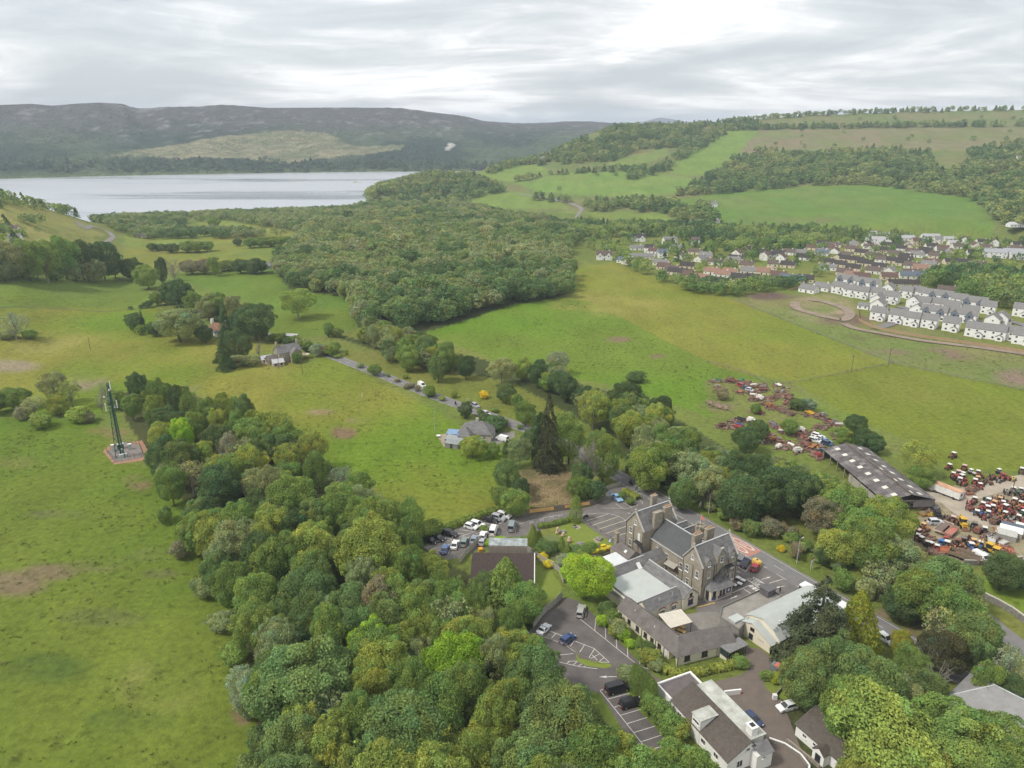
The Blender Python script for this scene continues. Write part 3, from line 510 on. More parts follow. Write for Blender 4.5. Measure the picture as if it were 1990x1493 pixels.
def crown_pts(rng,n,nl,rl,zb=0.12,flat=1.0,top=0.0,loose=0.10,droop=0.0,asym=0.12):
 """points and normals over a heap of leafy lobes filling a unit-wide, unit-high crown"""
 C=[];Rr=[];zc=(1+zb)/2;hz=(1-zb)/2
 for i in range(nl):
  for _ in range(60):
   d=sph(rng,1)[0];d[2]=d[2]*0.9+0.22;d/=np.linalg.norm(d)
   r=rl*rng.uniform(0.6,1.45);u=rng.uniform(0.55,1.0)**0.5
   k=1-top*max(0,d[2])
   c=np.array([d[0]*(0.5-r)*u*k,d[1]*(0.5-r)*u*k,zc+d[2]*(hz-r*hz/0.5*0.9)*u])
   if all(np.linalg.norm((c-q)*(1,1,0.8))>0.62*max(r,s) for q,s in zip(C,Rr)):break
  C.append(c);Rr.append(r)
 C.append(np.array([0,0,zc]));Rr.append(0.24)
 for i in range(nl//2):
  d=sph(rng,1)[0];d[2]=abs(d[2])*0.9+0.05;d/=np.linalg.norm(d);r=rl*rng.uniform(0.38,0.62)
  C.append(np.array([d[0]*0.5,d[1]*0.5,zc+d[2]*hz])*np.array([0.9,0.9,0.95]));Rr.append(r)
 C=np.array(C);Rr=np.array(Rr);C[:,:2]+=rng.normal(size=2)*asym*0.15
 zsc=hz/0.5*flat
 w=Rr**2;k=rng.choice(len(C),int(n*1.9),p=w/w.sum())
 d=sph(rng,len(k));out=C[k]-(0,0,zc*0.92);out/=np.maximum(np.linalg.norm(out,axis=1,keepdims=True),1e-3)
 d=d+out*0.55+np.array([0,0,0.25]);d/=np.linalg.norm(d,axis=1,keepdims=True)
 rad=Rr[k]*(1-loose*rng.exponential(1.0,len(k))).clip(0.35,1.12)*(1+0.06*rng.normal(size=len(k)))
 P=C[k]+d*rad[:,None]*np.array([1,1,zsc])
 if droop:P[:,2]-=droop*rng.exponential(0.5,len(k))*np.hypot(P[:,0],P[:,1])
 keep=np.ones(len(k),bool)
 for j in range(len(C)):
  q=(P-C[j])/np.array([1,1,zsc]);keep&=(np.linalg.norm(q,axis=1)>Rr[j]*0.72)|(k==j)
 keep&=P[:,2]>0.01
 P=P[keep][:n];d=d[keep][:n];k=k[keep][:n]
 lob=np.clip(1+0.13*rng.normal(size=len(C)),0.7,1.3);hue=0.07*rng.normal(size=len(C))
 return P,d,k,lob,hue,C,Rr
def leaf_cols(rng,k,lob,hue,spread=0.16):
 n=len(k);b=lob[k]*np.clip(1+spread*rng.normal(size=n),0.5,1.6);h=hue[k]+0.05*rng.normal(size=n)
 return np.stack([b*(1+h*1.3),b*(1+h*0.3),b*(1-h*0.6)],1).clip(0.2,2)
def broad_crown(name,seed,n,nl,rl,leaf,mat=None,**kw):
 rng=np.random.default_rng(seed);sp=kw.pop('nrand',0.75)
 P,d,k,lob,hue,C,Rr=crown_pts(rng,n,nl,rl,**kw)
 me=leaf_mesh(name,P,d+sp*rng.normal(size=d.shape)+np.array([0,0,0.25]),leaf,leaf_cols(rng,k,lob,hue),mat or LEAF,rng)
 return me,C
def trunk_mesh(seed,C,lean=0.02,r=0.03,top=0.62,limbs=7,mat=None,bare=0):
 rng=np.random.default_rng(seed);mb=MB();p=Vector((0,0,-0.01));q=Vector((rng.normal()*lean,rng.normal()*lean,top*0.5));t=Vector((rng.normal()*lean,rng.normal()*lean,top))
 mb.tube(p,q,r,r*0.72,6,False);mb.tube(q,t,r*0.72,r*0.35,6,False)
 idx=rng.permutation(len(C))[:limbs]
 for i in idx:
  e=Vector(C[i]);s=p.lerp(t,rng.uniform(0.3,0.85));mid=s.lerp(e,0.5)+Vector((0,0,0.03));mb.tube(s,mid,r*0.38,r*0.22,5,False);mb.tube(mid,e,r*0.22,r*0.06,5,False)
  for _ in range(bare):
   e2=e+Vector(rng.normal(size=3)*0.09)+Vector((0,0,0.05));mb.tube(mid.lerp(e,0.5),e2,r*0.09,r*0.03,3,False)
 return mb.mesh('trunk',mat or BARK)
def cone_crown(name,seed,n,leaf,tiers=14,rag=0.18,pw=0.9,zb=0.05,droop=0.25,tip=0.02,mat=None):
 """conifer: whorls of drooping boughs, wide at the foot"""
 rng=np.random.default_rng(seed);P=[];D=[];K_=[]
 nb=tiers*9
 zs=zb+(1-zb)*(np.arange(nb)+rng.uniform(-0.6,0.6,nb))/nb;zs=np.clip(zs,zb,0.995)
 az=rng.uniform(0,2*np.pi,nb);L=0.5*((1-zs)/(1-zb))**pw*rng.uniform(1-rag*1.6,1.06,nb)+tip
 w=L**1.5;cnt=np.maximum(8,(n*w/w.sum())).astype(int)
 for b in range(nb):
  m=cnt[b];u=rng.uniform(0.25,1,m)**0.7;r=L[b]*u
  a=az[b]+rng.normal(size=m)*0.30/(0.6+u);z=zs[b]+0.03*np.sin(u*3)-droop*L[b]*u**2+rng.normal(size=m)*0.012
  P.append(np.stack([np.cos(a)*r,np.sin(a)*r,z],1));D.append(np.stack([np.cos(a)*.55,np.sin(a)*.55,np.full(m,0.75)],1));K_.append(np.full(m,b))
 P=np.concatenate(P);D=np.concatenate(D);k=np.concatenate(K_);P[:,2]=P[:,2].clip(0.005,1)
 lob=np.clip(1+0.14*rng.normal(size=nb),0.6,1.4);hue=0.06*rng.normal(size=nb)
 return leaf_mesh(name,P,D+0.55*rng.normal(size=D.shape),leaf,leaf_cols(rng,k,lob,hue),mat or LEAF,rng),np.array([[0,0,0.8]])
def column_crown(name,seed,n,leaf,pw=0.35,base=0.8,mat=None,bulge=0.3):
 rng=np.random.default_rng(seed);z=rng.uniform(0,1,n);a=rng.uniform(0,2*np.pi,n)
 prof=np.minimum(1,(1-z+0.02)**pw*1.05)*np.minimum(1,base+(1-base)*z/0.25)
 bump=1+0.13*np.sin(a*5+z*9+seed)*np.sin(z*21+a*2)+0.05*rng.normal(size=n)
 r=0.5*prof*bump*(1-0.12*rng.exponential(1,n)).clip(0.4,1.1)
 P=np.stack([np.cos(a)*r,np.sin(a)*r,z],1);D=np.stack([np.cos(a),np.sin(a),np.full(n,0.5)],1)
 k=(np.floor(a*3)+np.floor(z*14)*20).astype(int);K2=600;lob=np.clip(1+0.13*rng.normal(size=K2),0.65,1.35);hue=0.05*rng.normal(size=K2)
 return leaf_mesh(name,P,D+0.6*rng.normal(size=D.shape),leaf,leaf_cols(rng,k,lob,hue),mat or LEAF,rng),np.array([[0,0,0.6]])
def twig_mesh(seed,nb=26,up=0.9,spread=0.5,mat=None,r=0.012):
 """bare branches"""
 rng=np.random.default_rng(seed);mb=MB()
 mb.tube((0,0,-0.01),(0.01,0.0,0.55),r*2.2,r,6,False)
 for _ in range(nb):
  z0=rng.uniform(0.12,0.6);a=rng.uniform(0,6.283);L=rng.uniform(0.25,spread);s=Vector((0.01,0,z0));e=s+Vector((math.cos(a)*L,math.sin(a)*L,rng.uniform(0.15,0.5)*up));e.z=min(e.z,1.0)
  mb.tube(s,e,r*0.8,r*0.3,4,False)
  for _k in range(4):
   f=s.lerp(e,rng.uniform(0.4,0.95));t=f+Vector(rng.normal(size=3)*0.11)+Vector((0,0,0.07));mb.tube(f,t,r*0.35,r*0.15,3,False)
 return mb.mesh('branches',mat or BARKG)
PROTO={}
def add_proto(sp,crown,C,tr=None):PROTO.setdefault(sp,[]).append((crown,tr))
def make_protos():
 for s in range(4):
  c,C=broad_crown('crown',100+s,22000,32,0.16,0.0126,zb=0.10);add_proto('syc',c,C,trunk_mesh(s,C))
 for s in range(4):
  c,C=broad_crown('crown',200+s,18000,26,0.175,0.0134,zb=0.06,loose=0.16);add_proto('oak',c,C,trunk_mesh(s+9,C))
 for s in range(4):
  c,C=broad_crown('crown',300+s,12000,38,0.12,0.0132,zb=0.14,loose=0.22,nrand=1.0);add_proto('ash',c,C,trunk_mesh(s+19,C,limbs=16,mat=BARKG,bare=3,r=0.026))
 for s in range(3):
  c,C=broad_crown('crown',400+s,11000,26,0.145,0.0120,zb=0.06,loose=0.3,droop=0.35,top=0.35,nrand=1.0);add_proto('birch',c,C,trunk_mesh(s+29,C,mat=BARKG,r=0.018))
 for s in range(3):
  c,C=broad_crown('foliage',500+s,4200,16,0.23,0.027,zb=0.0,loose=0.14);add_proto('bush',c,C,trunk_mesh(s+39,C,top=0.4,r=0.02,limbs=5))
 for s in range(2):
  c,C=cone_crown('crown',600+s,12000,0.0145,tiers=16,rag=0.3,pw=0.75,droop=0.3);add_proto('spruce',c,C,trunk_mesh(s,C,top=0.9,limbs=0,lean=0.0,r=0.022))
 c,C=cone_crown('crown',640,22000,0.0110,tiers=13,rag=0.5,pw=0.78,droop=0.24,zb=0.04);add_proto('cedar',c,C,trunk_mesh(3,C,top=0.9,limbs=0,lean=0.0,r=0.03))
 c,C=column_crown('crown',650,6000,0.022,pw=0.55,base=0.8);add_proto('wellingtonia',c,C,trunk_mesh(3,C,top=0.8,limbs=0,r=0.05))
 for s in range(2):
  c,C=column_crown('foliage',660+s,4500,0.022,pw=0.30,base=0.7);add_proto('column',c,C,trunk_mesh(3,C,top=0.4,limbs=0,r=0.03))
 for s in range(2):
  c,C=column_crown('foliage',670+s,7000,0.019,pw=0.75,base=0.8);add_proto('cone',c,C,trunk_mesh(3,C,top=0.4,limbs=0,r=0.03))
 for s in range(3):
  add_proto('bare',twig_mesh(700+s,34,0.8,0.5),None,None)
 c,C=broad_crown('crown',750,1500,26,0.13,0.022,zb=0.2,loose=0.3,nrand=1.0);add_proto('thin',c,C,trunk_mesh(77,C,limbs=22,mat=BARKG,bare=5,r=0.03))
 c,C=broad_crown('crown',751,1700,26,0.13,0.022,zb=0.2,loose=0.3,nrand=1.0);add_proto('thin',c,C,trunk_mesh(78,C,limbs=22,mat=BARKG,bare=5,r=0.03))
make_protos()
KINDS_={'syc':('sycamore_tree','domed sycamore'),'oak':('broadleaf_tree','broadleaf tree'),'ash':('ash_tree','feathery ash tree'),'birch':('birch_tree','birch tree'),'bush':('shrub','leafy shrub'),'spruce':('conifer_tree','pointed conifer'),'cedar':('conifer_tree','broad ragged conifer'),'wellingtonia':('conifer_tree','tall narrow conifer'),'column':('cypress','slim column cypress'),'cone':('cypress','cone shaped cypress'),'bare':('bare_tree','bare branched tree'),'thin':('ash_tree','half bare tree')}
TINT={'black':((0.044,0.046,0.022),'very dark green'),'dark':((0.050,0.070,0.025),'dark green'),'blue':((0.076,0.101,0.032),'bluish green'),'mid':((0.090,0.118,0.029),'mid green'),'yel':((0.126,0.142,0.031),'yellowish green'),'lime':((0.138,0.190,0.020),'bright lime green'),'olive':((0.128,0.136,0.056),'olive grey'),'brown':((0.128,0.108,0.060),'brownish'),'purple':((0.048,0.034,0.038),'dark purple'),'gold':((0.135,0.135,0.018),'golden'),'grey':((0.19,0.175,0.145),'pale grey'),'pale':((0.13,0.145,0.082),'pale silvery'),'orange':((0.27,0.20,0.015),'orange yellow flowering')}
TREES=[]
GREEN_GAIN=2.7
def plant(x,y,w,h,sp,tint,note=None,group=None):
 z=zg(x,y)-0.05;name,noun=KINDS_[sp]
 i=random.randrange(len(PROTO[sp]));crown,trunk=PROTO[sp][i]
 e=empty(name,(x,y,z),random.uniform(0,6.283))
 c=TINT[tint][0];v=random.uniform(0.86,1.16);hsh=random.uniform(-0.10,0.10)
 col=tuple(min(0.9,max(0.01,q*v*GREEN_GAIN)) for q in (c[0]*0.94*(1+hsh),c[1]*(1+hsh*0.2),c[2]*1.06))
 o=link(crown.name.split('.')[0] if sp!='bare' else 'branches',crown,e,col=col);f=random.uniform(0.82,1.15) if sp in ('syc','oak','ash','birch','bush') else 1.0;o.scale=(w*f,w/f,h)
 if trunk is not None:t=link('trunk',trunk,e);t.scale=(w*0.9,w*0.9,h)
 TREES.append(dict(x=x,y=y,w=w,h=h,sp=sp,tint=tint,e=e,noun=noun,note=note,group=group))
 return e
def top_at(px,py,h):
 x,y=g(px,py,h)
 for _ in range(3):
  z=zg(x,y);x,y=g(px,py,z+h)
 return x,y
def T(px,py,w,h,sp,tint,note=None):x,y=top_at(px,py,h);return plant(x,y,w,h,sp,tint,note)
def TB(px,py,w,h,sp,tint,note=None):x,y,z=gt(px,py);return plant(x,y,w,h,sp,tint,note)
def fill(S,n,spacing,mix,hr=(11,16),wr=(8,12),seed=0,wide=1.0,xy=None,name=None):
 """plant trees whose foot, top and sides all fall inside a piece of woodland"""
 rng=random.Random(seed);xs=[p[0] for p in S];ys=[p[1] for p in S];made=0
 for _ in range(n*60):
  px,py=rng.uniform(min(xs),max(xs)),rng.uniform(min(ys),max(ys))
  h=rng.uniform(*hr);w=rng.uniform(*wr);x,y=top_at(px,py,h);z=zg(x,y);b=proj(x,y,z);s=F*w*0.42/max(1,(y*cP-(z-H)*sP))
  m=proj(x,y,z+h*0.55)
  pts=np.array([(px,py),(b[0],b[1]+1),(m[0]-s,m[1]),(m[0]+s,m[1])])
  if not in_poly(pts[:,0],pts[:,1],S).all():continue
  if any((t['x']-x)**2+(t['y']-y)**2<(spacing*0.5*(t['w']+w)/2)**2 for t in TREES):continue
  sp,tint=rng.choices([m_[0] for m_ in mix],[m_[1] for m_ in mix])[0]
  plant(x,y,w*(0.75 if sp=='birch' else 1),h,sp,tint);made+=1
  if made>=n:break
 return made
def TS(px,pt,pb,w,sp,tint,note=None):
 x,y,z=gt(px,pb);h=2.0
 while h<40 and proj(x,y,z+h)[1]>pt:h+=0.5
 return plant(x,y,w,h,sp,tint,note)
 # --------- the trees one can tell apart
for a in [(262,722,9,13,'oak','dark'),(300,738,10,14,'oak','mid'),(345,748,9,13,'oak','dark'),(250,765,8,11,'syc','mid'),(470,768,9,16,'oak','blue'),(430,765,9,13,'oak','yel'),(345,812,10,15,'syc','lime','vivid crowned'),(388,868,5.5,9,'oak','lime','small vivid'),(440,838,9,13,'birch','brown'),(540,808,12,14,'ash','yel'),(603,838,10,14,'ash','yel'),(612,880,8,12,'oak','dark'),(480,865,12,15,'oak','yel'),(325,900,9,14,'syc','mid'),(420,900,13,16,'syc','dark'),(500,905,10,14,'ash','olive'),(565,925,14,16,'oak','mid'),(655,955,12,15,'oak','mid'),(662,905,8,10,'thin','pale'),(720,945,9,11,'birch','olive'),(795,962,8,14,'birch','mid'),(455,1008,14,16,'ash','olive','big pale'),(400,965,8,13,'oak','dark'),(520,980,12,15,'oak','yel'),(600,1025,12,15,'oak','yel'),(715,1012,17,18,'oak','yel','broad'),(785,1060,10,14,'oak','mid'),(625,1078,11,15,'spruce','blue'),(592,1098,13,16,'syc','blue'),(670,1142,12,15,'syc','blue'),(735,1128,12,15,'ash','brown','brown topped'),(722,1205,11,14,'oak','lime'),(580,1268,19,18,'syc','blue','very big'),(860,1100,7,14,'birch','mid'),(890,1145,8,14,'birch','mid'),(850,1160,8,13,'birch','mid'),(925,1200,9,13,'oak','mid'),(885,1235,13,15,'oak','lime','wide'),(960,1235,8,14,'ash','olive'),(1045,1270,13,16,'syc','blue'),(1095,1345,15,17,'syc','blue'),(640,1395,10,15,'ash','yel'),(560,1400,11,14,'syc','blue'),(785,1365,16,17,'syc','blue'),(870,1300,7,13,'thin','olive','tall'),(960,1350,10,15,'ash','yel'),(720,1290,9,14,'oak','yel'),(1160,1420,12,15,'syc','mid'),(1030,1420,12,15,'syc','blue'),(900,1410,12,15,'birch','yel'),(1010,1395,6,10,'oak','purple'),(490,1165,10,13,'oak','mid'),(530,1205,10,13,'ash','olive'),(470,1300,8,10,'ash','pale','thin pale'),(800,1280,9,15,'birch','mid'),(980,1320,8,14,'oak','yel'),(690,1470,13,15,'ash','yel'),(850,1465,12,15,'oak','yel'),(560,1475,12,14,'syc','blue'),(1240,1470,12,14,'syc','mid'),(1330,1455,12,13,'syc','mid'),(800,1150,11,14,'oak','yel'),(828,1160,9,13,'birch','mid'),(778,1125,10,14,'oak','mid'),(840,1195,9,12,'oak','mid'),(790,1200,9,13,'ash','yel'),(448,1092,10,13,'oak','mid'),(425,1050,9,13,'ash','olive'),(395,775,10,14,'oak','mid'),(420,792,9,13,'oak','yel'),(372,800,9,13,'syc','mid'),(455,800,9,13,'oak','mid'),(500,800,9,13,'ash','yel'),(1270,1465,8,11,'ash','yel'),]:T(*a)
MIXW=[(('syc','blue'),4),(('syc','mid'),3),(('oak','mid'),4),(('oak','yel'),4),(('ash','olive'),2.2),(('ash','yel'),3),(('birch','mid'),2.5),(('oak','dark'),2.5),(('thin','olive'),1),(('birch','olive'),1)]
S_A=[(240,720),(370,752),(500,772),(560,805),(620,838),(680,900),(745,935),(815,975),(835,1040),(850,1090),(910,1110),(960,1165),(1040,1215),(1060,1260),(1100,1325),(1180,1385),(1240,1450),(1300,1560),(1300,1900),(430,1900),(480,1480),(495,1380),(445,1290),(440,1200),(405,1130),(340,1050),(300,960),(265,850)]
fill(S_A,150,0.66,MIXW,(10,16),(8,13),5)
# understorey along the field edge of the wood
for a in [(318,985,5,5,'bush','mid'),(350,1050,6,5,'bush','brown'),(395,1120,6,6,'bush','olive'),(430,1190,6,5,'bush','olive'),(452,1250,6,5,'bush','mid'),(478,1340,6,6,'bush','olive'),(505,1420,6,5,'bush','blue'),(480,1480,7,6,'bush','blue')]:T(*a)
# across the road: stream-side wood
MIXR=[(('oak','dark'),4),(('oak','mid'),4),(('syc','blue'),2.5),(('ash','olive'),3),(('oak','yel'),2),(('birch','olive'),2),(('thin','olive'),1)]
for a in [(1155,757,11,14,'ash','yel'),(1220,742,11,13,'syc','dark'),(1285,768,8,12,'oak','dark'),(1050,700,8,11,'oak','dark'),(905,690,8,10,'oak','dark'),(850,690,8,11,'oak','blue'),(975,695,10,11,'ash','olive'),(790,672,9,11,'oak','mid'),(1085,682,9,10,'ash','pale'),(983,745,7.5,7.5,'oak','dark','lone round'),(1005,765,5,6,'oak','mid'),(1022,778,7,9,'oak','mid'),(1263,870,11,13,'oak','yel'),(1300,855,11,13,'oak','mid'),(1350,880,11,13,'ash','olive'),(1385,905,9,12,'ash','olive'),(1450,880,12,14,'syc','dark'),(1330,930,7,9,'oak','blue'),(1450,925,12,13,'oak','dark'),(1520,910,13,14,'syc','dark'),(1565,915,11,13,'oak','dark'),(1605,965,10,12,'ash','brown'),(1650,940,12,14,'syc','mid'),(1730,968,13,13,'oak','yel'),(1690,985,12,13,'oak','mid'),(1632,1030,10,9,'oak','yel','pale round'),(1615,1052,6,6,'oak','dark'),(1705,1015,12,13,'syc','mid'),(1750,1045,11,11,'ash','olive'),(1720,1090,8,9,'thin','olive'),(1850,1085,12,13,'syc','blue'),(1800,1110,11,12,'oak','mid'),(1870,1150,10,12,'oak','mid'),(1760,1140,8,8,'oak','dark'),(1905,1195,10,11,'syc','blue'),(1840,1180,7,10,'thin','olive'),(1435,1005,4.5,4,'bush','brown','twiggy brown'),(1500,1010,7,5,'bush','brown','large dry brown'),(1548,1055,4,4.5,'bush','brown','upright dry brown'),(1460,1010,5,5,'bush','blue'),(1480,1015,5,4,'bush','mid'),(1519,1061,2.6,1.6,'bush','orange'),(1640,1110,6,5,'bush','mid'),(1690,1125,6,5,'bush','olive'),(1410,985,5,4,'bush','mid'),(1380,975,4,3,'bush','olive'),(1935,1290,6,8,'oak','mid'),(1965,1310,6,7,'oak','dark'),(1975,1255,6,9,'thin','pale'),(1960,1075,9,9,'oak','dark'),(1975,1090,11,7,'bush','dark')]:T(a[0],a[1],a[2]*(1.22 if a[4]!='bush' else 1),a[3]*(1.15 if a[4]!='bush' else 1),*a[4:])
fill([(690,600),(760,620),(850,655),(930,685),(1010,690),(1110,705),(1150,750),(1200,742),(1300,785),(1330,850),(1260,890),(1215,870),(1180,830),(1110,790),(1010,745),(960,725),(860,728),(760,708),(690,655)],75,0.66,MIXR,(8,14),(8,13),8)
fill([(1205,790),(1330,825),(1420,880),(1475,935),(1495,1005),(1440,1012),(1380,985),(1300,955),(1225,915)],34,0.68,MIXR,(9,14),(8,12),9)
fill([(1380,855),(1480,880),(1590,905),(1650,945),(1725,1000),(1790,1060),(1720,1090),(1650,1045),(1580,1000),(1500,965),(1440,915)],40,0.68,MIXR,(9,14),(8,13),10)
fill([(1690,1050),(1760,1040),(1810,1090),(1860,1090),(1905,1150),(1925,1230),(1995,1330),(1990,1380),(1930,1318),(1870,1240),(1800,1170),(1720,1105)],30,0.66,MIXR,(7,11),(6,10),11)
_rg=random.Random(14)
for i in range(38):
 f=i/37;TB(1255+420*f+_rg.uniform(-9,9),934+212*f-_rg.uniform(2,24)-16*math.sin(f*3.1),_rg.uniform(2.5,5.5),_rg.uniform(1.3,3.4),'bush',_rg.choice(['mid','olive','olive','yel','brown','dark']))
 # lower right corner
for a in [(1608,1122,21,21,'cedar','black','huge ragged'),(1678,1148,12,16,'cone','gold','golden green'),(1600,1255,11,14,'syc','blue'),(1575,1270,11,13,'syc','blue'),(1640,1235,10,14,'syc','blue'),(1700,1272,13,15,'syc','blue'),(1745,1305,10,12,'ash','olive'),(1660,1330,11,13,'syc','mid'),(1842,1225,10,11,'oak','black'),(1775,1255,8,9,'oak','mid'),(1758,1225,5,7,'oak','gold'),(1800,1300,8,8,'oak','blue'),(1825,1290,7,9,'bare','grey','pale dead'),(1745,1378,20,15,'oak','yel','very wide'),(1850,1360,13,13,'syc','mid'),(1890,1415,15,14,'syc','mid'),(1960,1400,12,13,'syc','mid'),(1800,1445,11,12,'ash','yel'),(1780,1375,8,10,'ash','olive'),(1940,1480,13,13,'syc','mid'),(1585,1310,9,9,'syc','blue'),(1720,1340,9,11,'ash','olive'),(1690,1480,10,10,'oak','yel'),(1985,1455,10,12,'syc','mid')]:T(*a)
# around the hotel
for a in [(1140,1078,12.5,12,'oak','lime','big fresh lime'),(983,1083,12.5,14,'cone','mid','large dense'),(1018,1135,11,10,'oak','mid'),(948,1112,9,9,'oak','blue'),(918,1135,8,12,'birch','mid'),(885,1120,8,13,'birch','mid'),(860,1128,8,13,'oak','mid'),(905,1165,8,12,'birch','mid'),(945,1175,8,12,'birch','olive'),(985,1180,8,11,'oak','mid'),(1068,766,12,27,'spruce','black','tall dark'),(1050,800,7,16,'oak','dark'),(1108,805,12,18,'oak','mid'),(1175,835,12,18,'oak','mid'),(1150,852,7,17,'bare','grey','tall dead'),(1136,856,7,16,'bare','grey'),(1143,862,6,15,'bare','grey'),(1130,895,8,10,'oak','dark'),(1127,925,8,8,'oak','mid'),(1160,935,6,7,'bush','dark'),(1120,965,4.2,8,'column','mid','dark dense'),(985,890,9,12,'oak','blue'),(1000,950,9,9,'oak','mid'),(975,945,7,7,'oak','mid'),(1010,930,6,8,'oak','dark'),(918,848,10,8,'oak','yel'),(960,860,5,6,'oak','mid'),(1010,850,9,11,'ash','olive'),(1035,830,9,12,'oak','dark'),(985,855,4,5,'cone','dark'),(1036,1020,4.6,7,'cone','yel','golden topped'),(1048,1030,3.5,5,'cone','yel'),(1092,1042,2.8,4.5,'cone','yel'),(1104,1057,3,3.5,'cone','yel'),(1210,955,3,2.5,'bush','mid'),(1225,968,3,2,'bush','mid'),(1190,1190,4,3.5,'bush','mid')]:T(*a)
for i,(px,py) in enumerate([(1234,1290),(1241,1294),(1248,1298),(1255,1305),(1261,1310),(1268,1317),(1272,1324)]):T(px,py,2.2,6.5,'column','mid','clipped narrow')
for a in [(1180,1170,4,4,'bush','blue'),(1172,1195,3,3,'bush','lime'),(1190,1185,4,4,'bush','mid'),(1204,1205,5,4,'bush','olive'),(1195,1215,3.2,3,'bush','yel'),(1213,1222,3.2,3,'bush','lime','ball clipped'),(1225,1242,2.2,2.2,'bush','lime'),(1243,1237,2.0,4.5,'column','mid'),(1258,1245,3,4,'bush','blue'),(1262,1262,5,3.5,'bush','yel'),(1275,1280,4,2.6,'bush','olive'),(1220,1298,5,3,'bush','olive'),(1268,1350,5,4,'bush','mid'),(1285,1365,5.5,4.5,'bush','mid'),(1305,1390,5.5,5,'bush','mid'),(1320,1405,5,4,'bush','yel'),(1495,1305,3.5,2,'bush','mid'),(1508,1310,3,1.8,'bush','gold'),(1440,1278,4,2.2,'bush','mid'),(1055,1048,5,3.5,'bush','blue'),(1070,1055,5,3,'bush','blue'),(1030,1045,6,2,'bush','mid'),(1000,1050,7,2,'bush','mid'),(965,1048,6,2,'bush','lime'),(1047,1063,4,2,'bush','mid'),(1095,1078,4.5,3.5,'bush','pale'),(1105,1090,4,3,'bush','pale'),(1145,1055,5,3.5,'bush','mid'),(1165,1060,3.5,2.5,'bush','mid'),(1055,1076,3.2,1.6,'bush','orange'),(1066,1090,3.4,1.7,'bush','orange'),(1130,1070,4,2.5,'bush','mid'),(1118,1060,4,2.5,'bush','blue'),(835,1010,7,5,'bush','mid'),(940,1022,3,1.6,'bush','mid')]:T(*a)
# left hedgerow, the cottages' gardens, fields
for a in [(18,752,11,9,'oak','mid'),(60,770,9,8,'thin','olive'),(98,722,11,13,'ash','olive','tall open'),(130,735,8,12,'thin','yel'),(110,765,10,8,'oak','yel'),(150,790,8,6,'bush','yel'),(-20,760,10,9,'oak','mid'),(40,790,6,5,'bush','brown'),(198,728,5,13,'bare','brown','gaunt leafless'),(190,752,5,10,'bare','brown'),(222,760,7,7,'bush','mid'),(170,800,5,4,'bush','brown'),(75,805,8,5,'bush','mid'),(20,604,12,11,'thin','pale'),(55,640,8,4,'bush','mid'),(10,640,9,4,'bush','olive'),(340,598,20,14,'oak','olive','broad grey green'),(258,607,9,8,'oak','dark'),(272,602,4,9,'spruce','dark'),(270,632,6,5,'bush','mid'),(300,625,8,6,'oak','dark'),(395,632,8,7,'oak','dark'),(382,625,7,6,'bush','mid'),(340,541,16,14,'oak','dark','spreading dark'),(372,565,10,11,'oak','mid'),(302,566,7,7,'oak','mid'),(285,585,6,4,'bush','dark'),(253,595,3,2,'bush','dark'),(273,592,3,2.5,'bush','dark'),(252,500,14,13,'oak','dark'),(282,515,14,13,'oak','mid'),(430,580,7,16,'spruce','dark','pointed dark'),(415,568,12,12,'oak','mid'),(400,575,10,11,'oak','olive'),(448,572,10,12,'oak','olive'),(490,586,17,16,'oak','dark','dark domed'),(465,600,9,12,'oak','dark'),(430,643,8,14,'cedar','dark'),(452,642,11,12,'oak','dark'),(425,670,8,8,'spruce','dark'),(460,690,9,5,'bush','olive'),(440,692,8,5,'bush','mid'),(485,690,8,5,'bush','olive'),(500,655,4,10,'bare','brown'),(575,560,17,14,'ash','yel','lone pale'),(637,627,5,6,'oak','mid'),(655,637,5,4,'oak','mid'),(535,648,6,4,'bush','mid'),(560,655,6,5,'bush','dark'),(598,662,6,5,'oak','mid'),(615,668,7,6,'ash','pale'),(628,670,6,5,'oak','brown'),(575,685,5,5,'oak','mid'),(650,665,6,5,'oak','mid'),(728,708,6,5,'oak','mid'),(832,748,6,5,'oak','mid'),(903,782,6,6,'oak','dark'),(795,745,5,2,'bush','brown'),(960,810,9,5,'bush','dark'),(695,565,9,9,'oak','dark','compact dark'),(940,760,4,3,'bush','orange'),(1237,722,9,4.5,'bush','dark','low dark')]:q=(1.35 if a[1]<645 and a[4] not in ('bush','column') else 1.1);T(a[0],a[1],a[2]*q,a[3]*q,*a[4:])
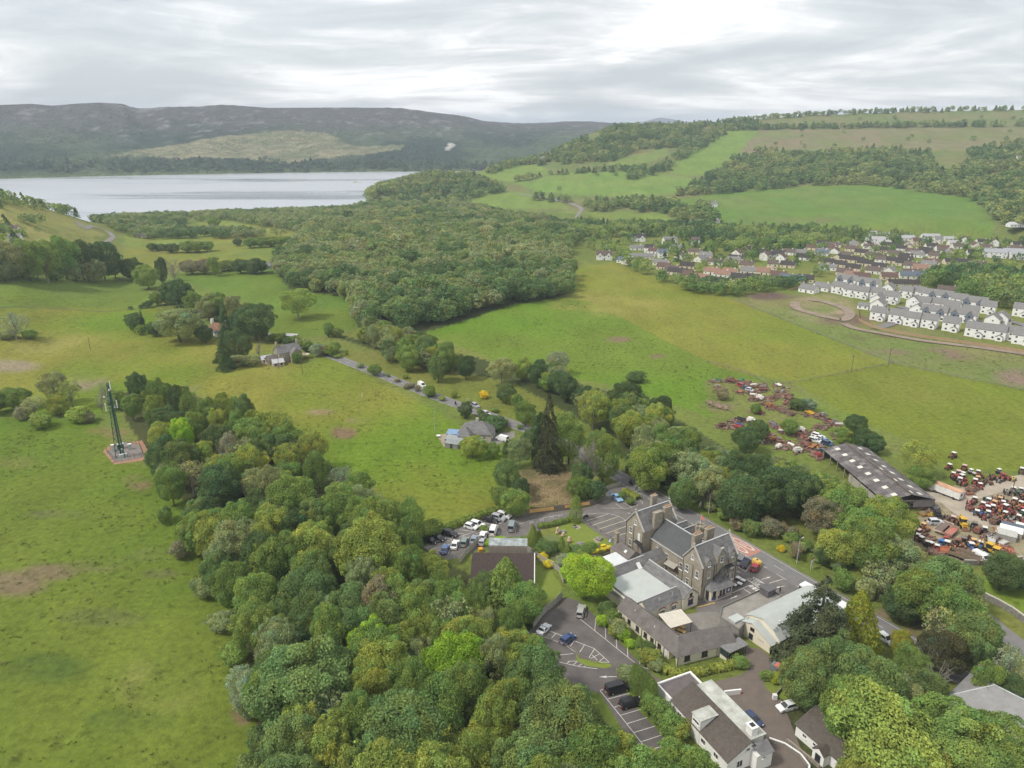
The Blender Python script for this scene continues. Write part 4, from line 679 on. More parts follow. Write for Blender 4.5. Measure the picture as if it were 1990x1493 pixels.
for a in [(25,470,17,17,'oak','olive'),(60,462,16,19,'oak','mid'),(95,465,15,19,'ash','mid'),(130,458,17,20,'oak','mid'),(165,462,16,20,'oak','dark'),(205,466,17,19,'oak','dark'),(-20,472,17,17,'oak','mid'),(45,495,15,13,'oak','mid'),(10,500,14,12,'oak','olive'),(75,495,15,13,'ash','brown'),(185,500,13,11,'bush','olive'),(225,490,13,13,'oak','mid'),(110,515,10,7,'bush','mid'),(150,512,10,8,'bush','olive'),(308,500,8,18,'oak','dark'),(332,497,12,17,'bare','brown','leafless branching'),(370,505,15,10,'oak','brown'),(395,502,14,11,'oak','brown'),(412,497,9,14,'oak','mid'),(440,505,14,8,'bush','mid'),(465,503,13,10,'oak','dark'),(490,502,16,11,'oak','dark'),(505,505,10,9,'oak','mid'),(415,423,14,11,'oak','mid','dark round lochside'),(295,472,10,7,'oak','dark'),(310,474,10,6,'bush','dark'),(333,473,14,8,'oak','dark'),(362,468,16,10,'oak','mid'),(378,468,14,10,'oak','mid'),(400,468,12,9,'oak','mid'),(460,463,9,7,'oak','dark'),(485,462,12,9,'oak','mid'),(505,461,14,9,'oak','mid'),(525,460,14,9,'oak','mid'),(545,460,12,9,'oak','mid'),(560,460,10,9,'oak','mid')]:
 if a[0]<245 and a[1]<520:TS(a[0],a[1],541+(a[0]*7)%9,a[2]*1.35,*a[4:])
 else:T(a[0],a[1],a[2]*1.25,a[3]*1.15,*a[4:])
 # above the long shed and in the yards
for a in [(1667,805,9,8,'oak','dark'),(1640,830,8,7,'oak','mid'),(1688,835,10,8,'oak','dark'),(1700,845,8,7,'oak','dark'),(1790,858,12,12,'ash','yel','pale feathery'),(1795,905,8,8,'oak','mid'),(1553,775,7,5,'oak','dark'),(1570,776,7,5,'oak','pale'),(1537,815,8,6,'oak','mid'),(1475,815,8,9,'oak','dark'),(1455,828,10,10,'oak','dark'),(1405,755,6,5,'bush','brown'),(1470,785,5,4,'bush','mid')]:T(*a)
# hedges and bushes hiding the country road beyond the stone house
_rg=random.Random(4)
for i in range(30):
 f=i/29;px=318+(640-318)*f;py=575+(688-575)*f**0.8
 TB(px+_rg.uniform(-8,8),py+_rg.uniform(3,9),_rg.uniform(4,8),_rg.uniform(3,6.5),_rg.choice(['bush','bush','oak']),_rg.choice(['mid','dark','olive','yel']))
for i in range(16):
 f=i/15;TB(655+350*f+_rg.uniform(-8,8),690+138*f+_rg.choice([-9,6]),_rg.uniform(2,4.5),_rg.uniform(1.5,3),'bush',_rg.choice(['mid','olive','brown','yel']))
 # --------- buildings near the hotel
STONE=M('sandstone',(0.240,0.210,0.164),0.9,0.15,1.0,col2=(0.37,0.33,0.262),bump=0.3)
SLATE=M('grey_slate',(0.10,0.098,0.10),0.7,0.1,0.6,col2=(0.205,0.20,0.195),bump=0.25,stretch=(1,1,3))
SLATEB=M('brown_slate',(0.105,0.092,0.086),0.8,0.1,0.7,col2=(0.17,0.152,0.142),bump=0.25)
RIBROOF=M('dark_ribbed_roof',(0.075,0.078,0.083),0.6,0.12,0.5,col2=(0.105,0.108,0.112))
PALEMET=M('pale_metal_roof',(0.40,0.425,0.405),0.5,0.05,0.4,col2=(0.47,0.495,0.475))
LEAD=M('lead_flashing',(0.48,0.49,0.50),0.6,0.1,2.0)
CREAM=M('cream_render',(0.66,0.60,0.47),0.9,0.05,0.7,col2=(0.73,0.67,0.55))
WHITE=M('white_render',(0.74,0.73,0.70),0.9,0.05,0.7,col2=(0.80,0.79,0.77))
BTILE=M('brown_tiles',(0.050,0.036,0.033),0.85,0.15,2.5,col2=(0.088,0.066,0.060),bump=0.5)
TILE2=M('dark_brown_tiles',(0.080,0.068,0.058),0.85,0.15,1.5,col2=(0.125,0.105,0.09),bump=0.5)
LICHEN=M('lichened_flat_roof',(0.28,0.275,0.24),0.9,0.2,0.45,col2=(0.56,0.58,0.53),bump=0.1)
BITUM=M('weathered_flat_roof',(0.20,0.185,0.165),0.9,0.2,0.4,col2=(0.30,0.28,0.25),bump=0.1,stretch=(1,1,1))
DARKM=M('dark_metal',(0.035,0.035,0.038),0.6,0.1,2.0)
GLASS=M('window_glass',(0.03,0.034,0.04),0.12,0.1,0.5,spec=0.6)
WFRAME=M('white_joinery',(0.72,0.71,0.69),0.6,0.04,3.0)
DFRAME=M('dark_joinery',(0.06,0.055,0.055),0.6,0.05,3.0)
TERRA=M('terracotta',(0.46,0.24,0.12),0.85,0.15,3.0)
PURPLE=M('purple_board',(0.085,0.055,0.19),0.5,0.05,2.0)
BLUEB=M('blue_board',(0.075,0.10,0.25),0.5,0.05,2.0)
SILL=M('stone_sill',(0.45,0.42,0.37),0.9,0.1,2.0)
REDBRICK=M('red_brick',(0.38,0.14,0.10),0.9,0.15,3.0)
TIMBER=M('weathered_timber',(0.27,0.235,0.19),0.9,0.15,1.5,stretch=(1,1,0.2))
YTIMB=M('yellow_timber',(0.56,0.38,0.13),0.8,0.1,1.5)
def sub(mb,u,w):mb.v=[(x-u,y-w,z) for x,y,z in mb.v];return mb
class Bld:
 """a building in the hotel frame: an empty at (u, w) on the ground, parts in hotel coordinates"""
 def __init__(s,name,label,cat,u,w,rz=HROT,world=None,group=None):
  s.u,s.w=u,w;x,y=world if world else loc2w(u,w)
  s.e=empty(name,(x,y,zg(x,y)),rz,label,cat,group)
 def part(s,name,mb,mat,parent=None,smooth=False):
  sub(mb,s.u,s.w);o=mb.build(name,mat,parent or s.e,smooth=smooth)
  return o
 def win(s,c,nrm,w,h,frame=None,name='window',bars=(1,1),sill=True,pane=None,parent=None):
  return window(parent or s.e,(c[0]-s.u,c[1]-s.w,c[2]),nrm,w,h,frame,name,bars,sill,pane)
_WC={}
def window(par,c,nrm,w,h,frame=None,name='window',bars=(1,1),sill=True,pane=None):
 frame=frame or WFRAME;pane=pane or GLASS;key=(round(w,2),round(h,2),bars,sill,frame.name,pane.name)
 if key not in _WC:
  f=MB();t=0.09
  f.box(-w/2,-w/2+t,-0.05,0.08,-h/2,h/2).box(w/2-t,w/2,-0.05,0.08,-h/2,h/2).box(-w/2+t,w/2-t,-0.05,0.08,h/2-t,h/2).box(-w/2+t,w/2-t,-0.05,0.08,-h/2,-h/2+t)
  for i in range(bars[0]):x=-w/2+w*(i+1)/(bars[0]+1) if bars[0]>0 else 0;f.box(x-0.03,x+0.03,-0.05,0.06,-h/2+t,h/2-t)
  for i in range(bars[1]):z=-h/2+h*(i+1)/(bars[1]+1);f.box(-w/2+t,w/2-t,-0.05,0.057,z-0.035,z+0.035)
  if sill:f.box(-w/2-0.1,w/2+0.1,-0.05,0.18,-h/2-0.16,-h/2-0.003)
  p=MB().box(-w/2+t+0.003,w/2-t-0.003,-0.04,0.03,-h/2+t+0.003,h/2-t-0.003)
  _WC[key]=(f.mesh(name,frame),p.mesh('pane',pane))
 fm,pm=_WC[key];rz=math.atan2(nrm[1],nrm[0])-math.pi/2
 o=link(name,fm,par,c,rz);link('pane',pm,o);return o
def gable(x0,x1,y0,y1,eave,ridge,axis='y',over=0.3,t=0.16,hip=(0,0),rx=None):
 """walls and a two-sided roof; ridge along axis; hip pulls the ridge ends in"""
 Wm,Rm=MB(),MB()
 m=rx if rx is not None else ((x0+x1)/2 if axis=='y' else (y0+y1)/2)
 if axis=='y':
  a,b,c,d=(x0,y0),(x1,y0),(x1,y1),(x0,y1);r0,r1=(m,y0+hip[0]),(m,y1-hip[1])
 else:
  a,b,c,d=(x0,y0),(x0,y1),(x1,y1),(x1,y0);r0,r1=(x0+hip[0],m),(x1-hip[1],m)
 P=[(*p,0) for p in (a,b,c,d)]+[(*p,eave) for p in (a,b,c,d)]+[(*r0,ridge),(*r1,ridge)]
 F_=[(0,1,5,4),(1,2,6,5),(2,3,7,6),(3,0,4,7),(4,5,8),(6,7,9),(5,6,9,8),(7,4,8,9)]
 Wm.add(P,F_)
 def ext(p,q,k):return tuple(p[i]+(p[i]-q[i])/max(1e-6,math.dist(p,q))*k for i in range(3))
 A,B_,C_,D_,R0,R1=P[4],P[5],P[6],P[7],P[8],P[9]
 up=lambda p:(p[0],p[1],p[2]+t*1.05)
 def side(e0,e1,q0,q1,h0,h1):
  e0_,e1_=ext(e0,q0 if not h0 else e0[:2]+(ridge,),over) if not h0 else e0,None
  return None
  # slope planes, overhanging the eaves (and the verges of true gables)
 for (e0,e1) in ((A,D_),(B_,C_)):
  q0,q1=R0,R1
  dn0=Vector(e0)-Vector(q0) if not hip[0] else None
  ax=(Vector(e1)-Vector(e0)).normalized();mid=Vector(((q0[0]+q1[0])/2,(q0[1]+q1[1])/2,ridge))
  foot=Vector(e0)+ax*(mid-Vector(e0)).dot(ax);dn=(foot-mid).normalized()
  v0=0 if hip[0] else over*0.7;v1=0 if hip[1] else over*0.7
  E0=Vector(e0)+dn*over-ax*(v0 if not hip[0] else over);E1=Vector(e1)+dn*over+ax*(v1 if not hip[1] else over)
  Q0=Vector(q0)-ax*v0;Q1=Vector(q1)+ax*v1
  Rm.slab([up(E0),up(E1),up(Q1),up(Q0)],t)
 for h,(e0,e1),q in ((hip[0],(A,B_),R0),(hip[1],(C_,D_),R1)):
  if not h:continue
  md=(Vector(e0)+Vector(e1))/2;dn=(md-Vector(q)).normalized();ax=(Vector(e1)-Vector(e0)).normalized()
  Rm.slab([up(Vector(e0)+dn*over-ax*over),up(Vector(e1)+dn*over+ax*over),up(Vector(q))],t)
 return Wm,Rm
def chimney(b,x,y,z0,z1,sx,sy,mat,pots=2,along='y',parent=None):
 mb=MB().box(x-sx/2,x+sx/2,y-sy/2,y+sy/2,z0,z1).box(x-sx/2-.1,x+sx/2+.1,y-sy/2-.1,y+sy/2+.1,z1+.002,z1+.2)
 c=b.part('chimney',mb,mat,parent)
 for i in range(pots):
  f=(i+0.5)/pots-0.5;px,py=(x,y+f*sy*.9) if along=='y' else (x+f*sx*.9,y)
  b.part('chimney_pot',MB().tube((px,py,z1+.2),(px,py,z1+.75),0.15,0.12,8),TERRA,c)
 return c
 # ---- the stone hotel
hb=Bld('hotel','tall Victorian sandstone hotel with steep slate gables and chimneys','hotel',-13,5.8)
def hotel():
 w1,r1=gable(-6.4,0,0,11.8,8.6,12.8,'y');w2,r2=gable(-27.3,-20.5,0,11.6,8.2,12.4,'y');w3,r3=gable(-20.49,-6.41,2.6,11.4,6.0,10.0,'x',over=0.02)
 for n_,m_ in (('wall',w1),('wall',w2),('wall',w3)):hb.part(n_,m_,STONE)
 hb.part('roof',r1,SLATE);hb.part('roof',r2,SLATE)
 rr=hb.part('ribbed_roof',r3,RIBROOF)
 ribs=MB()
 for i in range(27):
  x=-20.2+i*0.51;ribs.slab([(x,2.35,6.0),(x+.09,2.35,6.0),(x+.09,6.9,10.2),(x,6.9,10.2)],0.02)
 hb.part('rib',ribs,RIBROOF,rr)['kind']='stuff'
 fl=MB().box(-20.4,-6.5,6.85,7.15,10.17,10.32);hb.part('ridge_flashing',fl,LEAD)
 hb.part('gutter',MB().tube((-20.4,2.3,5.9),(-6.5,2.3,5.9),0.12,None,6),LEAD)
 for x in (-3.2,-23.9):hb.part('ridge_flashing',MB().box(x-.14,x+.14,-0.3,12.0,(12.8 if x>-10 else 12.4)+.12,(12.8 if x>-10 else 12.4)+.26),LEAD)
 # crow-step copings, finials on the gables
 for x0,x1,e,r,y in ((-6.4,0,8.6,12.8,-0.02),(-27.3,-20.5,8.2,12.4,-0.02),(-6.4,0,8.6,12.8,11.82),(-27.3,-20.5,8.2,12.4,11.62)):
  m=(x0+x1)/2;c=MB()
  for xe in (x0,x1):c.slab([(xe+(xe-m)*.06,y-.22,e+.16),(xe+(xe-m)*.06,y+.22,e+.16),(m,y+.22,r+.48),(m,y-.22,r+.48)],0.2)
  hb.part('gable_coping',c,SILL)
  hb.part('finial',MB().tube((m,y,r+.4),(m,y,r+1.5),.12,.03,6).box(m-.2,m+.2,y-.2,y+.2,r+.75,r+.95),SILL)
  # three small cross gables and the turret on the road side
 for x in (-18.0,-15.2,-9.2):
  w,r=gable(x-1.5,x+1.5,7.2,12.6,6.2,9.0,'y',over=.15);hb.part('dormer_wall',w,STONE);hb.part('dormer_roof',r,SLATE)
  hb.part('ridge_flashing',MB().box(x-.1,x+.1,7.1,12.7,9.1,9.22),LEAD)
 tb=MB().tube((-12.4,11.6,0),(-12.4,11.6,10.2),1.25,1.25,12);hb.part('turret',tb,STONE)
 cren=MB()
 for i in range(8):a=i*math.pi/4;cren.box(-12.4+math.cos(a)*1.1-.25,-12.4+math.cos(a)*1.1+.25,11.6+math.sin(a)*1.1-.25,11.6+math.sin(a)*1.1+.25,10.2,10.85)
 hb.part('battlement',cren,STONE)
 # dormers on the front
 for y,z,s in ((2.0,8.6,.75),(9.9,8.6,.75)):
  w,r=gable(-2.2,0.06,y-s,y+s,z+1.15,z+2.0,'x',over=.12);d=hb.part('dormer',w,STONE);hb.part('dormer_roof',r,SLATE,d);hb.win((0.07,y,z+.55),(1,0),.75,1.05)
 w,r=gable(-3.0,0.25,4.6,7.2,10.4,12.1,'x',over=.15);d=hb.part('dormer',w,STONE);hb.part('dormer_roof',r,SLATE,d)
 hb.win((0.26,5.9,9.4),(1,0),.8,1.5,bars=(0,1))
 hb.part('roof_finial',MB().box(.0,.4,5.5,6.3,12.2,12.5),SILL)
 # windows: front, then both left gables
 for y,z,w_,h_ in ((2.2,6.3,1.0,1.7),(6.2,6.4,1.0,1.8),(10.2,6.4,1.0,1.8),(10.4,3.2,1.1,1.9),(9.2,3.2,.9,1.9)):hb.win((0,y,z),(1,0),w_,h_)
 for x,z,w_,h_ in ((-3.4,10.0,.8,1.2),(-4.9,6.2,1.0,1.8),(-1.6,6.2,1.0,1.8),(-4.4,2.8,1.0,1.7)):hb.win((x,0,z),(0,-1),w_,h_)
 for x,z,w_,h_ in ((-23.7,9.6,.8,1.3),(-25.4,6.6,1.0,1.7),(-25.4,3.0,1.0,1.7)):hb.win((x,0,z),(0,-1),w_,h_)
 hb.part('door',MB().box(-22.6,-21.7,-.06,.02,5.0,7.1),WFRAME)
 for x in (-17.5,-14.4,-9.3):hb.win((x,2.6,3.4),(0,-1),1.1,1.9,bars=(1,1))
 hb.part('door',MB().box(-7.9,-7.0,2.5,2.62,2.6,4.8),WFRAME)
 for y in (2.5,9.4):hb.win((-27.3,y,6.0),(-1,0),1.0,1.8)
 for x in (-18,-15.2,-9.2):hb.win((x,12.6,5.2),(0,1),1.0,1.8)
 # chimney stacks
 chimney(hb,-6.6,4.4,8.0,13.2,1.0,2.6,STONE,4);chimney(hb,-20.7,4.6,8.0,12.6,0.9,2.6,STONE,0);chimney(hb,-20.7,8.0,8.0,13.2,.9,2.6,STONE,4)
 chimney(hb,-8.2,10.4,6.0,12.2,1.0,2.6,STONE,4);chimney(hb,-27.0,9.0,6,13.4,.9,1.8,STONE,2)
 # fire escape: dark stair across the front, downpipes
 st=MB()
 st.box(.05,1.2,6.2,9.6,6.9,7.0);st.slab([(.4,3.2,4.7),(1.2,3.2,4.7),(1.2,6.2,7.0),(.4,6.2,7.0)],.12)
 for y in (6.3,7.9,9.5):st.tube((1.15,y,6.9),(1.15,y,8.0),.04);st.tube((1.1,y,3.4),(1.1,y,6.9),.05)
 st.tube((1.15,6.3,8.0),(1.15,9.5,8.0),.04);st.tube((1.15,3.2,5.7),(1.15,6.3,8.0),.04)
 hb.part('fire_escape',st,DARKM)
 st=MB();st.box(-22.9,-20.7,-1.4,-.05,4.8,4.9);st.slab([(-20.7,-1.3,4.9),(-20.7,-.4,4.9),(-18.3,-.4,2.6),(-18.3,-1.3,2.6)],.12)
 for x in (-22.8,-20.8):st.tube((x,-1.35,0),(x,-1.35,5.9),.05)
 st.tube((-22.8,-1.35,5.9),(-20.8,-1.35,5.9),.04);hb.part('fire_escape',st,DARKM)
 dp=MB()
 for x,y in ((.07,.25),(.07,3.9),(.07,8.6),(.07,11.5)):dp.tube((x,y,3.4 if y<8 else.2),(x,y,8.5),.06)
 for x in (-6.2,-3.0,-20.7,-27.1,-24.2):dp.tube((x,-.07,.2),(x,-.07,8.2),.06)
 hb.part('drainpipe',dp,DARKM)['kind']='stuff'
 # ground floor shop front with a canted end
 base=[(0.01,1.3),(1.6,1.9),(2.2,3.3),(2.5,8.0),(0.01,8.4)]
 hb.part('shop_front',MB().prism(base,0,2.9),CREAM)
 top=[(0.02,1.0,4.9),(0.02,8.5,4.9)];r=MB()
 ov=[(0.02,.8),(1.9,1.5),(2.65,3.1),(3.0,8.5),(.02,8.8)]
 V=[(x,y,2.95) for x,y in ov]+[(0.02,2.4,4.7),(0.02,7.9,4.7),(.9,3.6,4.3)]
 r.add(V,[(0,1,5),(1,2,7,5),(2,3,6,7),(3,4,6),(5,7,6),(4,3,2,1,0)]);hb.part('shop_front_roof',r,SLATE)
 hb.part('door',MB().box(.85,1.1,1.25,1.35,0.1,2.3).prism([(.35,1.37),(1.05,1.63),(1.02,1.70),(.32,1.44)],.1,2.4),DARKM)
 hb.win((1.93,2.6,1.9),(.92,-.39),.75,1.4,frame=DFRAME,bars=(0,1))
 hb.part('blue_board',MB().prism([(1.72,2.05),(2.12,3.0),(2.17,2.98),(1.77,2.03)],.25,1.0),BLUEB)
 for y in (4.3,5.3):hb.win((2.27+(y-3.3)*.064,y,1.9),(1,-.06),.55,1.3,frame=DFRAME,bars=(0,0))
 def board(y0,y1,z0,z1,m,nm):f=lambda y:2.2+(y-3.3)*.0638+.03;hb.part(nm,MB().prism([(f(y0),y0),(f(y1),y1),(f(y1)+.05,y1),(f(y0)+.05,y0)],z0,z1),m)
 board(6.1,7.6,1.15,2.5,PURPLE,'purple_board');board(3.6,5.9,.45,1.05,PURPLE,'purple_board');f=lambda y:2.2+(y-3.3)*.0638+.085
 hb.part('board_emblem',MB().tube((f(6.85)-.01,6.85,1.85),(f(6.85)+.02,6.85,1.85),.38,.38,14),WFRAME)
 lt=MB()
 for i in range(6):y=4.0+i*.27;lt.box(f(y)-.01,f(y)+.01,y,y+.16,.65,.88)
 hb.part('board_lettering',lt,WFRAME)
 board(6.0,7.7,.3,1.0,SILL,'notice_panel')
hotel()
# flag and yellow hoist seen above the turret
fb=Bld('flag','red and white flag flying above the hotel turret','flag',-12.4,11.6)
fb.e.location.z=10.3
fb.part('flagpole',MB().tube((-12.4,11.6,0),(-12.4,11.6,3.4),.05,.03,6),WFRAME)
fm=MB();fm.add([(-12.4+.3*i,11.6+.08*math.sin(i*1.6),z-.1*i) for z in (3.3,2.5) for i in range(5)],[(i,i+1,i+6,i+5) for i in range(4)])
fb.part('cloth',fm,M('flag_cloth',(0.62,0.20,0.13),0.9,0.1,4.0))
# ---- hall behind the hotel
qb=Bld('visitor_hall','hall with large pale metal roof ringed by grey slate pitches','hall',-8,-10.5)
def hall():
 qb.part('metal_roof',MB().box(-14.0,-2.6,-17.2,-5.6,3.35,3.55),PALEMET)
 for nm,a,mw in (('n',(-18.6,-13.4,-16.5,-4.0,3.0,5.0,'y'),CREAM),('e',(-13.4,.9,-6.6,-1.8,3.2,5.2,'x'),CREAM),('s',(-3.6,.35,-17.0,-6.7,3.2,5.1,'y'),CREAM)):
  w,r=gable(*a,over=.25);qb.part('wall',w,mw);qb.part('slate_roof',r,SLATE)
  x0,x1,y0,y1,e,rg,ax=a
  qb.part('ridge_flashing',MB().box((x0+x1)/2-.12,(x0+x1)/2+.12,y0-.2,y1+.2,rg+.12,rg+.24) if ax=='y' else MB().box(x0-.2,x1+.2,(y0+y1)/2-.12,(y0+y1)/2+.12,rg+.12,rg+.24),LEAD)
 qb.part('wall',MB().box(-13.5,-3.5,-18.0,-17.25,0,3.3),CREAM)
 qb.part('outer_roof',MB().slab([(-13.6,-17.2,3.6),(-3.2,-17.2,3.6),(-3.2,-18.6,2.6),(-13.6,-18.6,2.6)],.15),SLATE)
 # cream gable end with bay and red brick arches
 qb.win((.92,-4.2,3.6),(1,0),.8,1.0,frame=DFRAME)
 def arch(y,z,w,x=.92):
  n=9;P=[(math.cos(math.pi*i/(n-1))*w/2,math.sin(math.pi*i/(n-1))*w*.28) for i in range(n)];m=MB()
  for i in range(n-1):(a,b),(c,d)=P[i],P[i+1];k=1.22;m.add([(x,y+a,z+b),(x,y+c,z+d),(x,y+c*k,z+d*k+.14),(x,y+a*k,z+b*k+.14),(x+.08,y+a,z+b),(x+.08,y+c,z+d),(x+.08,y+c*k,z+d*k+.14),(x+.08,y+a*k,z+b*k+.14)],[(4,5,6,7),(0,4,7,3),(1,2,6,5),(3,7,6,2),(0,1,5,4)])
  qb.part('brick_arch',m,REDBRICK)
 arch(-4.2,2.45,1.7);qb.win((.92,-4.2,1.75),(1,0),1.5,1.3,frame=PURPLE,bars=(0,0),pane=GLASS)
 for y in (-9.0,-12.6):arch(y,2.3,1.9,.38);qb.win((.38,y,1.65),(1,0),1.7,1.2,bars=(2,1))
 # linking wings, pale second roof, skylights
 w,r=gable(-18.8,-14.4,-3.9,2.9,3.2,5.0,'y',over=.2);qb.part('wall',w,CREAM);qb.part('slate_roof',r,SLATE)
 w,r=gable(-26.0,-18.9,-6.2,-1.9,2.9,4.6,'x',over=.2,hip=(1.5,0));qb.part('wall',w,STONE);qb.part('slate_roof',r,SLATEB)
 qb.part('skylight',MB().slab([(-21.6,-5.5,3.75),(-20.9,-5.5,3.75),(-20.9,-4.9,4.22),(-21.6,-4.9,4.22)],.12),WFRAME)
 qb.part('metal_roof',MB().box(-23.5,-18.7,-12.5,-6.5,2.9,3.05),M('white_metal_roof',(0.62,0.64,0.65),0.5,0.05,0.5));qb.part('wall',MB().box(-23.4,-18.8,-12.4,-6.6,0,2.88),CREAM)
 qb.part('skylight',MB().slab([(-14.9,-7.3,4.65),(-14.9,-6.2,4.65),(-13.5,-6.2,3.4),(-13.5,-7.3,3.4)],.1),WFRAME)
 v=MB()
 for x,y in ((-9,-3.3),(-5,-3.3),(-2.5,-3.4),(-.3,-9),(-.4,-13)):v.tube((x,y,4.4),(x,y,5.2),.09,.09,6)
 qb.part('roof_vent',v,LEAD)['kind']='stuff'
 chimney(qb,-26.3,-3.9,2.5,6.4,.9,.9,STONE,1)
 qb.part('sign_letters',MB().box(-13.0,-12.2,2.55,2.68,2.2,2.9).box(-12.0,-11.2,2.55,2.68,2.35,3.05).box(-11.0,-10.3,2.55,2.68,2.5,3.2),WFRAME)
 qb.part('porch_roof',MB().slab([(-13.8,2.55,2.9),(-10.2,2.55,3.2),(-10.2,1.0,2.6),(-13.8,1.0,2.3)],.12),M('grey_felt',(0.33,0.31,0.27),0.9))
hall()
# ---- L-shaped cream wing
lb=Bld('cream_wing','L shaped single storey cream building with weathered slate roof','cottage row',9,-17)
def wing():
 w,r=gable(-5.2,11.5,-21.0,-15.9,2.6,4.7,'x',over=.35);lb.part('wall',w,CREAM);lb.part('roof',r,SLATEB)
 # the second leg, turned a little
 q=[(13.9,-21.0),(17.1,-7.6),(12.1,-6.2),(9.0,-17.2)];R0,R1=(11.3,-18.5),(14.6,-6.9)
 W_=MB().prism(q,0,2.6);W_.add([(*q[1],2.6),(*q[2],2.6),(*R1,4.7)],[(0,1,2)]);lb.part('wall',W_,CREAM)
 rf=MB();t=.16;e=lambda p,k:(p[0],p[1],k)
 o0,o1,i1,i0=(14.35,-21.5),(17.55,-7.3),(11.7,-5.8),(8.7,-16.6)
 rf.slab([e(o0,2.55),e(o1,2.55),e((14.7,-6.5),4.86),e(R0,4.86)],t);rf.slab([e(i0,2.55),e(i1,2.55),e((14.7,-6.5),4.86),e(R0,4.86)],t);rf.slab([e(o0,2.55),e((9.8,-21.4),2.5),e(R0,4.86)],t)
 lb.part('roof',rf,SLATEB)
 lb.part('ridge_flashing',MB().slab([(11.2,-18.7,4.92),(11.45,-18.7,4.92),(9.2,-16.4,2.75),(8.95,-16.5,2.75)],.06),LEAD)
 d=(3.2/13.78,13.4/13.78);n=(d[1],-d[0])
 for s,w_ in ((2.4,1.3),(6.6,1.4),(11.3,.7)):lb.win((13.9+d[0]*s,-21+d[1]*s,1.45),n,w_,1.25,frame=DFRAME,bars=(1,0))
 for x in (-4.2,-1.2,1.6,4.2,6.3,8.6):lb.win((x,-21.0,1.45),(0,-1),1.0,1.2,frame=DFRAME,bars=(1,0))
 lb.part('door',MB().box(10.2,11.1,-21.08,-20.9,.05,2.1),WFRAME)
 dp=MB()
 for p in ((13.95,-20.8),(16.1,-11.6),(7.4,-21.1),(10.0,-21.1),(3.0,-21.1)):dp.tube((p[0]+.05,p[1]-.02,0),(p[0]+.05,p[1]-.02,2.5),.06)
 lb.part('drainpipe',dp,DARKM)['kind']='stuff'
 v=MB()
 for x,y in ((-1.0,-19.6),(5.6,-19.8),(14.0,-12.2)):v.tube((x,y,3.2),(x,y,4.2),.1,.1,6)
 lb.part('roof_vent',v,WFRAME)['kind']='stuff'
 sk=MB()
 for s in (3.4,7.8):sk.slab([(13.2+s*.23,-18.2+s,3.75),(13.5+s*.23,-17.2+s,3.7),(14.4+s*.23,-17.5+s,3.05),(14.1+s*.23,-18.5+s,3.1)],.05)
 lb.part('lead_patch',sk,M('patched_slate',(0.24,0.235,0.23),0.7))
 # dark timber porch
 P=[(17.2,-11.2),(18.8,-10.6),(18.9,-5.6),(16.9,-5.9)]
 lb.part('porch_roof',MB().slab([(16.6,-11.4,2.75),(18.9,-10.9,2.35),(19.1,-5.3,2.35),(16.6,-5.6,2.75)],.14),M('porch_slate',(0.2,0.195,0.19),0.8))
 lb.part('porch_wall',MB().prism([(16.7,-11.3),(18.4,-10.9),(18.6,-8.2),(16.9,-8.4)],0,.95),CREAM)
 pp=MB()
 for i in range(9):y=-11.0+i*.66;pp.box(18.45+.03*i-.06,18.45+.03*i+.06,y-.06,y+.06,0,2.35)
 pp.box(16.7,18.6,-11.25,-11.15,.95,2.4);pp.box(18.4,18.5,-10.9,-8.3,.95,1.25)
 lb.part('porch_post',pp,M('black_green_timber',(0.03,0.045,0.04),0.6))['kind']='stuff'
 lb.part('porch_shade_panel',MB().box(16.95,17.05,-11.0,-5.9,.2,2.4),M('painted_porch_shade',(0.02,0.02,0.02),0.8))  # black panel paints the porch's inner shade in front of the cream wall
wing()
cb=Bld('canopy','pale lean-to canopy on posts over the courtyard benches','canopy',5,-12.7)
P_=[(2.0,-15.4,3.3),(3.3,-9.7,3.3),(7.6,-10.3,2.75),(6.6,-16.0,2.75)]
for i in range(9):
 f0,f1=i/9,(i+1)/9-.006;L_=lambda a,b,f:tuple(a[j]+(b[j]-a[j])*f for j in range(3))
 cb.part('roof_sheet',MB().slab([L_(P_[0],P_[1],f0),L_(P_[0],P_[1],f1),L_(P_[3],P_[2],f1),L_(P_[3],P_[2],f0)],.06),M('fibre_sheet',(0.56,0.52,0.44),0.6,0.06,1.0))
for x,y,h in ((2.3,-15.2,3.2),(3.4,-10,3.2),(7.4,-10.5,2.7),(6.6,-15.7,2.7)):cb.part('post',MB().tube((x,y,0),(x,y,h),.07,.07,6),DARKM)
for k,(x,y) in enumerate([(3.6,-14.2),(4.8,-13.9),(6.2,-14.6),(6.6,-12.6),(5.4,-11.6)]):
 pb=Bld('picnic_bench',['yellow timber picnic bench nearest the canopy corner post','yellow picnic bench second along under the canopy','yellow picnic bench at the outer edge of the canopy','yellow picnic bench facing the open courtyard','yellow picnic bench closest to the red arches'][k],'bench',x,y,HROT+.35,group='picnic benches under the canopy')
 pb.part('table_top',MB().box(x-.9,x+.9,y-.36,y+.36,.7,.76),YTIMB)
 for s in (-1,1):pb.part('seat',MB().box(x-.9,x+.9,y+s*.75-.13,y+s*.75+.13,.42,.47),YTIMB)
 for s in (-.7,.7):pb.part('leg',MB().slab([(x+s-.04,y-.85,0),(x+s+.04,y-.85,0),(x+s+.04,y+.3,.7),(x+s-.04,y+.3,.7)],.08).slab([(x+s-.13,y+.85,0),(x+s-.05,y+.85,0),(x+s-.05,y-.3,.7),(x+s-.13,y-.3,.7)],.08),YTIMB)
